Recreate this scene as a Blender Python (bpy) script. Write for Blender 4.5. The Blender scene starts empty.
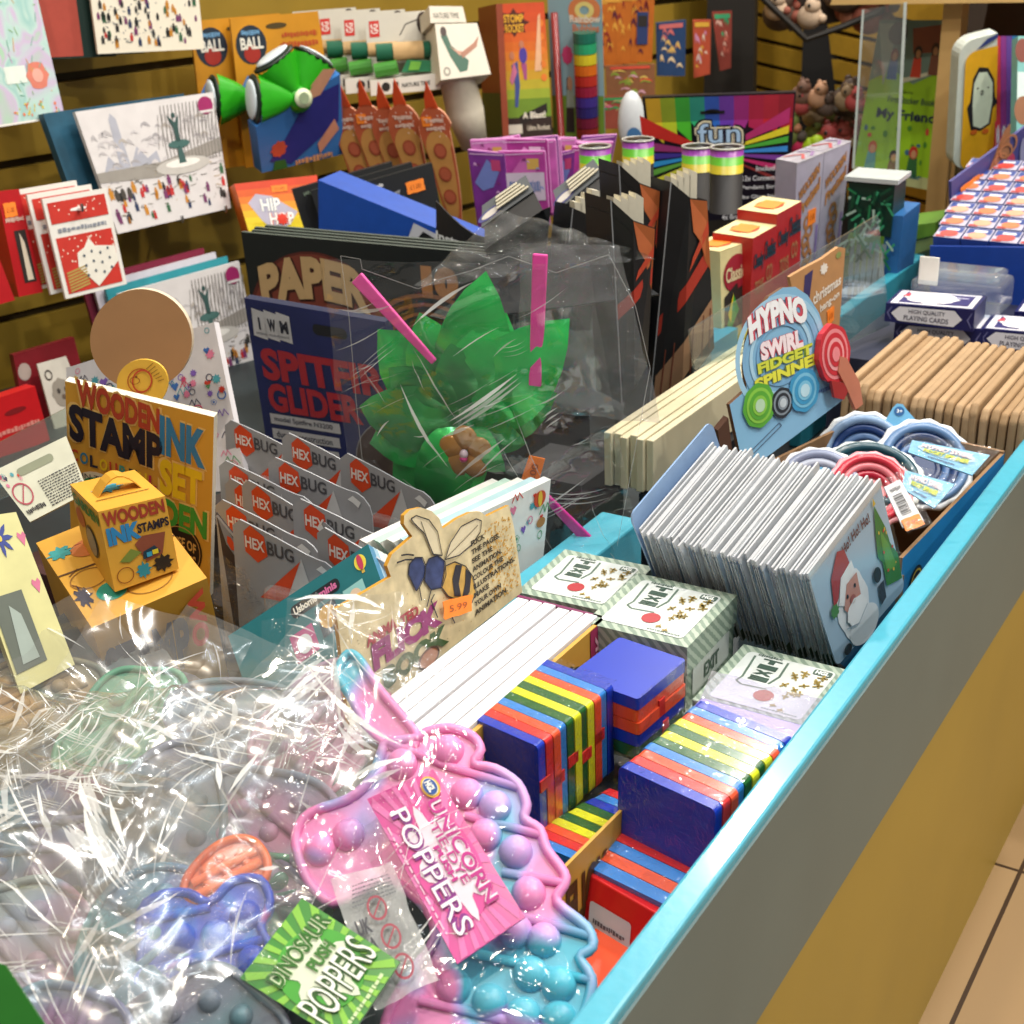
import bpy, bmesh, math, random
from mathutils import Vector, Matrix
random.seed(7)
sc = bpy.context.scene
COL = sc.collection
# ---------------------------------------------------------------- camera
cam = bpy.data.cameras.new('camera'); cam.sensor_width = 36.0; cam.lens = 1400/1024*36
cam.clip_start = .02; cam.clip_end = 40
cam.dof.use_dof = True; cam.dof.focus_distance = .95; cam.dof.aperture_fstop = 16
co = bpy.data.objects.new('camera', cam); COL.objects.link(co)
Rv = Vector((0.84713862, 0.52998883, -0.03831453)); Uv = Vector((-0.18447385, 0.36095181, 0.91415709)); Fv = Vector((-0.49832275, 0.76734974, -0.4035453))
co.matrix_world = Matrix(((Rv.x, Uv.x, -Fv.x, 0), (Rv.y, Uv.y, -Fv.y, 0), (Rv.z, Uv.z, -Fv.z, .45), (0, 0, 0, 1)))
sc.camera = co
# ---------------------------------------------------------------- world, lights, exposure
w = bpy.data.worlds.new('shop_air'); sc.world = w; w.use_nodes = True
w.node_tree.nodes['Background'].inputs[0].default_value = (1.0, .93, .84, 1)
w.node_tree.nodes['Background'].inputs[1].default_value = .24
sc.view_settings.view_transform = 'Standard'; sc.view_settings.look = 'None'
sc.view_settings.gamma = 1; sc.view_settings.use_curve_mapping = False
sc.view_settings.exposure = -0.1
def lamp(name, loc, target, size, power, color, shape='DISK', size_y=None):
    l = bpy.data.lights.new(name, 'AREA'); l.shape = shape; l.size = size
    if size_y: l.size_y = size_y
    l.energy = power; l.color = color
    o = bpy.data.objects.new(name, l); COL.objects.link(o); o.location = loc
    o.rotation_euler = (Vector(target)-Vector(loc)).to_track_quat('-Z', 'Y').to_euler()
    return o
WARM = (1, .86, .68); NEUT = (1, .95, .88); COOL = (.88, .96, 1)
lamp('overhead_spot', (-1.25, 3.1, 2.05), (-.6, 1.0, 0), .10, 24, NEUT)
lamp('overhead_spot', (-.2, 2.2, 2.1), (-.4, .9, 0), .10, 20, NEUT)
lamp('overhead_spot', (-.9, 1.2, 2.1), (-.5, .8, 0), .09, 14, NEUT)
lamp('overhead_spot', (.55, .7, 2.1), (-.4, .7, 0), .10, 19, NEUT)
lamp('overhead_spot', (-.5, -.3, 2.1), (-.7, 1.0, 0), .10, 17, WARM)
lamp('overhead_spot', (.7, 1.9, 2.1), (-.9, 2.2, 0), .10, 20, WARM)
lamp('overhead_strip', (-.1, .6, 2.15), (-.4, .8, 0), 1.2, 14, COOL, 'RECTANGLE', .08)
lamp('overhead_strip', (.3, 2.6, 2.15), (-1.1, 2.2, .1), 1.2, 10, WARM, 'RECTANGLE', .08)
lamp('overhead_spot', (1.5, 1.0, 1.9), (-.22, .9, -.25), .12, 16, NEUT)  # fill lamp added over the aisle to brighten the rim and side panel
lamp('overhead_strip', (.2, 1.5, 2.15), (-.6, 2.4, .1), 1.0, 10, NEUT, 'RECTANGLE', .08)  # fill lamp added to brighten the right back shelf and its green book
# measured faces in metres: name: (bottom-left, bottom-right, top-right, top-left, outward normal)
QD={
'cal_water':((-1.4717,1.1159,0.2140),(-1.4595,1.2445,0.2128),(-1.4844,1.2513,0.3778),(-1.4973,1.1236,0.3839),(0.9840,-0.0923,0.1525)),
'cal_snow':((-1.4650,1.3193,0.2813),(-1.4064,1.4525,0.2750),(-1.4067,1.4565,0.3987),(-1.4654,1.3228,0.4003),(0.9154,-0.4023,0.0152)),
'cal_fount':((-1.3866,1.2369,0.0713),(-1.3637,1.4233,0.0701),(-1.3922,1.4450,0.2205),(-1.4192,1.2270,0.2231),(0.9725,-0.1178,0.2010)),
'cal_low':((-1.3627,1.2243,-0.1598),(-1.3113,1.3906,-0.1534),(-1.3316,1.3930,0.0062),(-1.3848,1.2201,-0.0030),(0.9465,-0.2975,0.1253)),
'redpack':((-1.3408,1.1003,0.0252),(-1.3242,1.1834,0.0254),(-1.3404,1.1879,0.1418),(-1.3574,1.1039,0.1431),(0.9706,-0.1938,0.1425)),
'redbox':((-1.3847,1.0678,0.0309),(-1.3781,1.0985,0.0302),(-1.3948,1.1036,0.1523),(-1.4007,1.0765,0.1533),(0.9686,-0.2052,0.1406)),
'redbox2':((-1.3689,0.9990,0.0344),(-1.3599,1.0424,0.0364),(-1.3706,1.0373,0.0959),(-1.3841,1.0085,0.1411),(0.9658,-0.2070,0.1562)),
'ornam':((-1.3920,1.0507,-0.1478),(-1.3744,1.1409,-0.1483),(-1.3840,1.1380,-0.0380),(-1.3999,1.0554,-0.0400),(0.9785,-0.1900,0.0800)),
'ornamcard':((-1.3524,1.0595,-0.1309),(-1.3401,1.1079,-0.1319),(-1.3642,1.1047,-0.0507),(-1.3733,1.0671,-0.0512),(0.9354,-0.2313,0.2675)),
'redlow':((-1.3355,0.9618,-0.1327),(-1.3252,1.0284,-0.1288),(-1.3300,1.0250,-0.0602),(-1.3400,0.9619,-0.0616),(0.9857,-0.1565,0.0619)),
'ball':((-1.3989,1.4996,0.1092),(-1.3396,1.6338,0.1089),(-1.3528,1.6332,0.3089),(-1.4070,1.5102,0.3083),(0.9133,-0.4031,0.0589)),
'ballbox':((-1.3582,1.4870,0.1070),(-1.3190,1.6225,0.1133),(-1.2801,1.5808,0.2312),(-1.3364,1.4612,0.1745),(0.8932,-0.2400,-0.3802)),
'hiphop':((-1.3253,1.4134,0.0368),(-1.2738,1.4967,0.0237),(-1.2890,1.5226,0.1024),(-1.3482,1.4183,0.1047),(0.8293,-0.4631,0.3126)),
'stretch':((-1.3085,1.6807,0.1879),(-1.2287,1.7484,0.1919),(-1.2445,1.7545,0.3010),(-1.3164,1.6936,0.2988),(0.6379,-0.7584,0.1341)),
'stray':((-1.2779,1.6438,0.1937),(-1.2011,1.7092,0.1977),(-1.2023,1.7105,0.2196),(-1.2788,1.6452,0.2141),(0.6436,-0.7611,0.0813)),
'woman':((-1.1865,1.6896,0.2129),(-1.1421,1.7517,0.2151),(-1.1683,1.7611,0.2834),(-1.2064,1.7109,0.2861),(0.7514,-0.5502,0.3643)),
'roll':((-1.1874,1.7311,0.1017),(-1.1593,1.7597,0.1203),(-1.1687,1.7474,0.2121),(-1.2015,1.7134,0.2097),(0.7199,-0.6938,-0.0198)),
'foot':((-1.1845,1.6564,0.0428),(-1.1427,1.6774,0.0448),(-1.1490,1.6471,0.1844),(-1.1893,1.6268,0.1828),(0.4490,-0.8772,-0.1699)),
'stomp':((-1.2278,1.9098,0.0937),(-1.1625,1.9554,0.0947),(-1.1835,1.9739,0.2953),(-1.2446,1.9315,0.2954),(0.5657,-0.8136,0.1343)),
'stompl':((-1.3103,1.9804,0.0836),(-1.1987,1.8645,0.1022),(-1.2142,1.8843,0.2992),(-1.3192,1.9933,0.2843),(-0.7211,-0.6928,0.0129)),
'rainbow':((-1.2030,2.0264,0.0787),(-1.1208,2.0506,0.0776),(-1.1140,2.0309,0.3115),(-1.1968,2.0065,0.3134),(0.2798,-0.9560,-0.0886)),
'orangep':((-1.1542,2.2067,0.1815),(-1.1234,2.2244,0.1803),(-1.1191,2.2264,0.2949),(-1.1522,2.2074,0.2963),(0.4980,-0.8672,-0.0036)),
'bluep':((-1.1356,2.2677,0.1520),(-1.0937,2.2918,0.1504),(-1.0929,2.2916,0.2422),(-1.1370,2.2662,0.2392),(0.4986,-0.8668,-0.0063)),
'redp':((-1.1208,2.3859,0.1351),(-1.0963,2.4007,0.1410),(-1.0957,2.3995,0.2329),(-1.1229,2.3830,0.2341),(0.5191,-0.8546,-0.0146)),
'glassp':((-1.1203,2.4973,0.1344),(-1.1028,2.5074,0.1391),(-1.1033,2.5068,0.2391),(-1.1347,2.4885,0.2387),(0.5039,-0.8638,-0.0032)),
'lowp':((-1.1863,2.1793,0.1231),(-1.1149,2.2192,0.1238),(-1.1151,2.2191,0.1778),(-1.1887,2.1779,0.1774),(0.4877,-0.8730,-0.0003)),
'oval':((-0.9801,1.8324,0.1183),(-0.9421,1.8531,0.1170),(-0.9526,1.8486,0.1898),(-0.9802,1.8336,0.1853),(0.4771,-0.8787,0.0155)),
'fun':((-0.8894,1.7713,0.0331),(-0.7191,1.8395,0.0412),(-0.7116,1.8323,0.1945),(-0.9018,1.7558,0.1912),(0.3736,-0.9255,-0.0618)),
'pretzel':((-0.6361,1.6528,-0.0229),(-0.6157,1.7608,-0.0094),(-0.6051,1.7536,0.1483),(-0.6279,1.6299,0.1402),(0.9816,-0.1760,-0.0738)),
'pretzel2':((-0.6442,1.6739,-0.0289),(-0.6336,1.7262,-0.0219),(-0.6256,1.7143,0.1398),(-0.6375,1.6546,0.1355),(0.9796,-0.1909,-0.0628)),
'bookmy':((-0.7791,2.2727,0.0026),(-0.6359,2.2454,-0.0070),(-0.6393,2.2731,0.2478),(-0.7558,2.2941,0.2450),(-0.1792,-0.9783,0.1039)),
'penguin':((-0.5667,2.1071,0.0510),(-0.5190,2.1429,0.0580),(-0.5244,2.1098,0.2417),(-0.5652,2.0797,0.2320),(0.6073,-0.7848,-0.1238)),
'stripes':((-0.5156,2.1260,0.0682),(-0.4865,2.1407,0.0675),(-0.5074,2.1535,0.2378),(-0.5359,2.1391,0.2388),(0.4511,-0.8841,0.1217)),
'rbook':((-0.4667,2.0388,0.0923),(-0.4147,2.0736,0.0828),(-0.4443,2.1254,0.2414),(-0.4925,2.0902,0.2440),(0.5653,-0.7473,0.3493)),
'purple':((-0.5088,1.8424,0.0145),(-0.4568,2.0878,0.0668),(-0.4615,2.0716,0.1460),(-0.5133,1.8266,0.0926),(0.9776,-0.2101,0.0146)),
'bluebox':((-0.4765,1.7065,-0.0226),(-0.3204,1.6942,-0.0110),(-0.3271,1.6926,0.0505),(-0.4809,1.7047,0.0362),(-0.0756,-0.9965,-0.0346)),
'hq':((-0.4611,1.4795,0.0034),(-0.3655,1.4859,0.0010),(-0.3657,1.4860,0.0252),(-0.4604,1.4797,0.0238),(0.0666,-0.9977,0.0082)),
'hypno':((-0.4279,1.0111,0.0028),(-0.3771,1.1391,0.0094),(-0.3867,1.1381,0.0675),(-0.4412,1.0011,0.0614),(0.9173,-0.3714,0.1434)),
'santa':((-0.2746,0.8302,-0.0514),(-0.2552,0.9135,-0.0227),(-0.2681,0.8773,0.0705),(-0.2863,0.7969,0.0307),(0.9700,-0.2394,0.0413)),
'spit':((-0.9778,1.0315,-0.0617),(-0.7857,1.0324,-0.0544),(-0.7947,1.0173,0.0845),(-0.9696,1.0152,0.0889),(0.0089,-0.9941,-0.1078)),
'paper':((-1.0992,1.1638,-0.0247),(-0.8024,1.2335,-0.0282),(-0.7982,1.2268,0.1017),(-1.0968,1.1561,0.1154),(0.2275,-0.9721,-0.0576)),
'blued':((-1.1211,1.3165,0.0700),(-0.9141,1.3608,0.0525),(-0.9131,1.3609,0.0717),(-1.1146,1.3175,0.1433),(0.2089,-0.9779,-0.0044)),
'yoink':((-1.1461,1.3969,0.0506),(-1.0525,1.4838,0.0730),(-1.0638,1.4843,0.1387),(-1.1609,1.3935,0.1117),(0.6601,-0.7416,0.1196)),
'stampbig':((-0.8812,0.6838,-0.0414),(-0.7713,0.7277,-0.0631),(-0.7338,0.7209,0.0961),(-0.8422,0.6770,0.1224),(0.3472,-0.9299,-0.1214)),
'doodle':((-1.0258,0.8124,-0.0341),(-0.8179,0.8283,0.0262),(-0.8597,0.8595,0.1185),(-1.0432,0.8424,0.0560),(-0.0179,-0.9498,0.3122)),
'stampf':((-0.7184,0.5886,0.0109),(-0.6981,0.6318,0.0148),(-0.6998,0.6306,0.0721),(-0.7203,0.5873,0.0728),(0.9039,-0.4275,0.0179)),
'stampl':((-0.7590,0.5950,0.0113),(-0.6940,0.5686,0.0259),(-0.7036,0.5738,0.0815),(-0.7704,0.6009,0.0651),(-0.3810,-0.9244,0.0203)),
'goldtop':((-0.7146,0.5607,-0.0035),(-0.6776,0.6381,0.0095),(-0.7714,0.6801,0.0384),(-0.8096,0.5994,0.0249),(0.1834,-0.2466,0.9516)),
'goldfr':((-0.7131,0.5535,-0.0489),(-0.6922,0.6443,-0.0414),(-0.6800,0.6403,0.0079),(-0.6995,0.5489,0.0061),(0.9479,-0.1971,-0.2504)),
'usb':((-0.6073,0.5954,-0.0488),(-0.5293,0.6574,0.0188),(-0.5640,0.6837,0.0420),(-0.6500,0.6242,-0.0239),(-0.0583,-0.7017,0.7101)),
'bee':((-0.4852,0.5556,-0.0115),(-0.4802,0.7482,-0.0047),(-0.4894,0.7501,0.0596),(-0.4956,0.5656,0.0632),(0.9894,-0.0304,0.1419)),
'doodbook':((-0.5303,0.8178,-0.0222),(-0.5221,0.8495,-0.0192),(-0.5181,0.8548,0.0325),(-0.5303,0.8073,0.0300),(0.9679,-0.2462,-0.0500)),
'ucard':((-0.3141,0.4192,-0.0139),(-0.2934,0.4483,0.0013),(-0.3686,0.4829,0.0405),(-0.3933,0.4580,0.0289),(0.1726,-0.5493,0.8176)),
'uni':((-0.3813,0.3785,-0.0492),(-0.2497,0.4422,-0.0395),(-0.3230,0.5788,0.0716),(-0.4770,0.5104,0.0645),(0.2062,-0.5489,0.8101)),
'dino':((-0.3380,0.3620,-0.0271),(-0.3326,0.3997,-0.0057),(-0.3913,0.4007,0.0074),(-0.3990,0.3610,-0.0146),(0.1806,-0.5044,0.8444)),
'blupop':((-0.4377,0.3283,-0.0441),(-0.3876,0.3736,-0.0330),(-0.4273,0.4093,-0.0018),(-0.4809,0.3705,-0.0083),(0.2407,-0.4735,0.8473)),
'palm':((-0.6928,0.8571,-0.0264),(-0.4608,0.9195,-0.0486),(-0.4915,0.9240,0.2033),(-0.7015,0.8659,0.1911),(0.2637,-0.9633,0.0496)),
'tag':((-0.8290,0.6121,0.0328),(-0.8030,0.6488,0.0484),(-0.8358,0.6638,0.0830),(-0.8697,0.6173,0.0640),(0.4389,-0.5954,0.6729)),
'cream':((-0.7333,0.5017,0.0149),(-0.7177,0.5356,0.0193),(-0.7611,0.5525,0.0783),(-0.7805,0.5224,0.0804),(0.6814,-0.3950,0.6162)),
'hexa':((-0.7430,0.7880,-0.0275),(-0.6698,0.7960,-0.0243),(-0.6689,0.7956,0.0287),(-0.7378,0.7879,0.0407),(0.1087,-0.9940,-0.0089)),
'rocket1':((-0.6087,1.2131,0.0260),(-0.5609,1.2425,0.0755),(-0.5664,1.2385,0.1743),(-0.5958,1.2202,0.1927),(0.5261,-0.8504,-0.0046)),
'xmas':((-0.4873,1.2927,0.0404),(-0.4679,1.3505,0.0588),(-0.4679,1.3533,0.1137),(-0.4951,1.2733,0.1070),(0.9461,-0.3234,0.0168)),
'classA':((-0.6143,1.3901,-0.0190),(-0.6082,1.4481,-0.0166),(-0.6094,1.4518,0.0852),(-0.6166,1.3844,0.0869),(0.9943,-0.1057,0.0163)),
'classB':((-0.6005,1.4272,0.0247),(-0.5906,1.5569,0.0357),(-0.5892,1.5488,0.1001),(-0.5986,1.4258,0.0928),(0.9968,-0.0737,-0.0303)),
'classF':((-0.6562,1.4135,0.0033),(-0.6222,1.4066,0.0022),(-0.6228,1.4038,0.0799),(-0.6561,1.4106,0.0797),(-0.1998,-0.9791,-0.0368)),
'teal_bag':((-0.5883,1.7202,-0.0634),(-0.5343,1.7182,-0.0672),(-0.5255,1.7020,0.1139),(-0.5895,1.7047,0.1141),(-0.0427,-0.9953,-0.0871)),
'green1':((-0.4087,0.7154,0.0057),(-0.3417,0.7137,0.0038),(-0.3336,0.7847,0.0054),(-0.4100,0.7946,0.0078),(0.0274,-0.0256,0.9993)),
'post':((-0.6332,2.2026,0.0026),(-0.6034,2.2035,-0.0032),(-0.5991,2.1885,0.2996),(-0.6265,2.1880,0.2997),(0.0195,-0.9986,-0.0497)),
'plank':((-0.7870,2.1506,0.2786),(-0.4573,2.1627,0.2828),(-0.4594,2.1627,0.3012),(-0.7805,2.1509,0.2998),(0.0367,-0.9993,0.0038)),
'column':((-1.1904,2.5771,0.0504),(-1.0997,2.6098,0.0495),(-1.1030,2.6095,0.2715),(-1.1854,2.5797,0.2737),(0.3401,-0.9404,0.0036)),
'wall2':((-1.2186,2.8789,-0.0337),(-1.0152,2.7932,-0.0512),(-1.0111,2.7620,0.2353),(-1.2011,2.8412,0.2594),(-0.3933,-0.9146,-0.0938)),
'blackp':((-1.0561,2.7437,-0.0455),(-0.9388,2.7653,-0.0426),(-0.9384,2.7662,0.2567),(-1.0563,2.7446,0.2584),(0.1806,-0.9836,0.0029)),
'tray1':((-0.9522,2.4129,0.2035),(-0.8408,2.4580,0.2236),(-0.7775,2.4794,0.2830),(-1.0039,2.3835,0.2901),(0.3866,-0.9187,-0.0807)),
'plush':((-0.8954,2.3334,0.0456),(-0.7899,2.3472,0.0323),(-0.7739,2.3074,0.1544),(-0.9622,2.2978,0.1338),(0.0828,-0.9443,-0.3186)),
'gl1':((-0.7081,2.0636,0.0556),(-0.6435,2.0840,0.0384),(-0.6488,2.0831,0.2884),(-0.7074,2.0646,0.2788),(0.3017,-0.9534,0.0033)),
'divg':((-0.5485,1.1919,-0.0214),(-0.4658,1.5176,-0.0119),(-0.4813,1.4964,0.1155),(-0.5569,1.1843,0.0610),(0.9659,-0.2475,0.0761)),
'lowshelf':((-0.5791,1.8220,-0.0170),(-0.5150,1.8252,0.0083),(-0.5179,1.8275,0.0664),(-0.5664,1.8260,0.0697),(0.0342,-0.9986,0.0411)),
'greybag':((-0.7348,1.0286,0.1471),(-0.6186,1.1014,0.1648),(-0.6816,1.0853,0.2039),(-0.7097,1.0642,0.1923),(0.4464,-0.8069,0.3869)),
'instr':((-0.9228,1.2885,0.1140),(-0.8000,1.3210,0.0726),(-0.7957,1.3221,0.1064),(-0.9213,1.2889,0.1388),(0.2555,-0.9668,-0.0017)),
'fork1':((-0.7370,1.2642,0.0980),(-0.7076,1.2806,0.0907),(-0.7007,1.2845,0.1402),(-0.7315,1.2673,0.1485),(0.4867,-0.8736,-0.0002)),
'rocketb':((-0.5957,1.1109,0.0760),(-0.5698,1.1252,0.0897),(-0.5660,1.1273,0.1703),(-0.6004,1.1083,0.1964),(0.4819,-0.8762,-0.0005)),
'pinkbag':((-1.0460,1.5638,0.0710),(-0.9489,1.5995,0.0780),(-0.9516,1.5979,0.1558),(-1.0521,1.5609,0.1525),(0.3458,-0.9383,-0.0081)),
'pinkbag2':((-0.9819,1.6552,0.0651),(-0.9251,1.6765,0.0652),(-0.9094,1.6832,0.1448),(-0.9854,1.6547,0.1453),(0.3512,-0.9362,0.0094)),
'hexw':((-0.6861,0.6709,-0.0255),(-0.6415,0.6877,-0.0223),(-0.6669,0.6748,0.0266),(-0.6878,0.6657,0.0444),(0.3551,-0.9329,-0.0606)),
'fanA':((-0.8111,1.2185,0.1373),(-0.7737,1.2516,0.1671),(-0.7827,1.2551,0.1793),(-0.8152,1.2263,0.1532),(0.3333,-0.8102,0.4822)),
'fanB':((-0.7935,1.3460,0.1318),(-0.7605,1.3790,0.1644),(-0.7715,1.3810,0.1755),(-0.8025,1.3511,0.1468),(0.3366,-0.8102,0.4800)),
'hc1':((-0.3000,1.0494,0.0278),(-0.2476,1.0473,0.0183),(-0.2404,1.0686,0.0290),(-0.3007,1.0607,0.0342),(0.1377,-0.4798,0.8665)),
'hc2':((-0.2809,0.9745,0.0284),(-0.2539,0.9680,0.0198),(-0.2463,0.9919,0.0317),(-0.2839,0.9892,0.0371),(0.1597,-0.4784,0.8635)),
'hc3':((-0.2675,0.9388,0.0125),(-0.2564,0.9526,0.0156),(-0.2813,0.9691,0.0377),(-0.2894,0.9571,0.0342),(0.3788,-0.4832,0.7893)),
'greencard':((-0.4117,0.2298,0.0424),(-0.3905,0.2517,0.0494),(-0.4156,0.2557,0.0678),(-0.4292,0.2504,0.0711),(0.4040,-0.6077,0.6837)),
'disc':((-0.9034,0.7500,0.0834),(-0.8230,0.7877,0.0837),(-0.8155,0.7955,0.1683),(-0.8936,0.7590,0.1688),(0.4237,-0.9046,0.0460)),
'sun':((-0.8342,0.7171,0.0998),(-0.7963,0.7322,0.0966),(-0.7871,0.7366,0.1278),(-0.8286,0.7199,0.1294),(0.3734,-0.9275,0.0184)),
'cleartray':((-0.9682,0.6895,-0.0064),(-0.9172,0.7244,0.0178),(-0.9131,0.7302,0.0723),(-0.9622,0.6964,0.0453),(0.5492,-0.8343,0.0474)),
}
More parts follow.
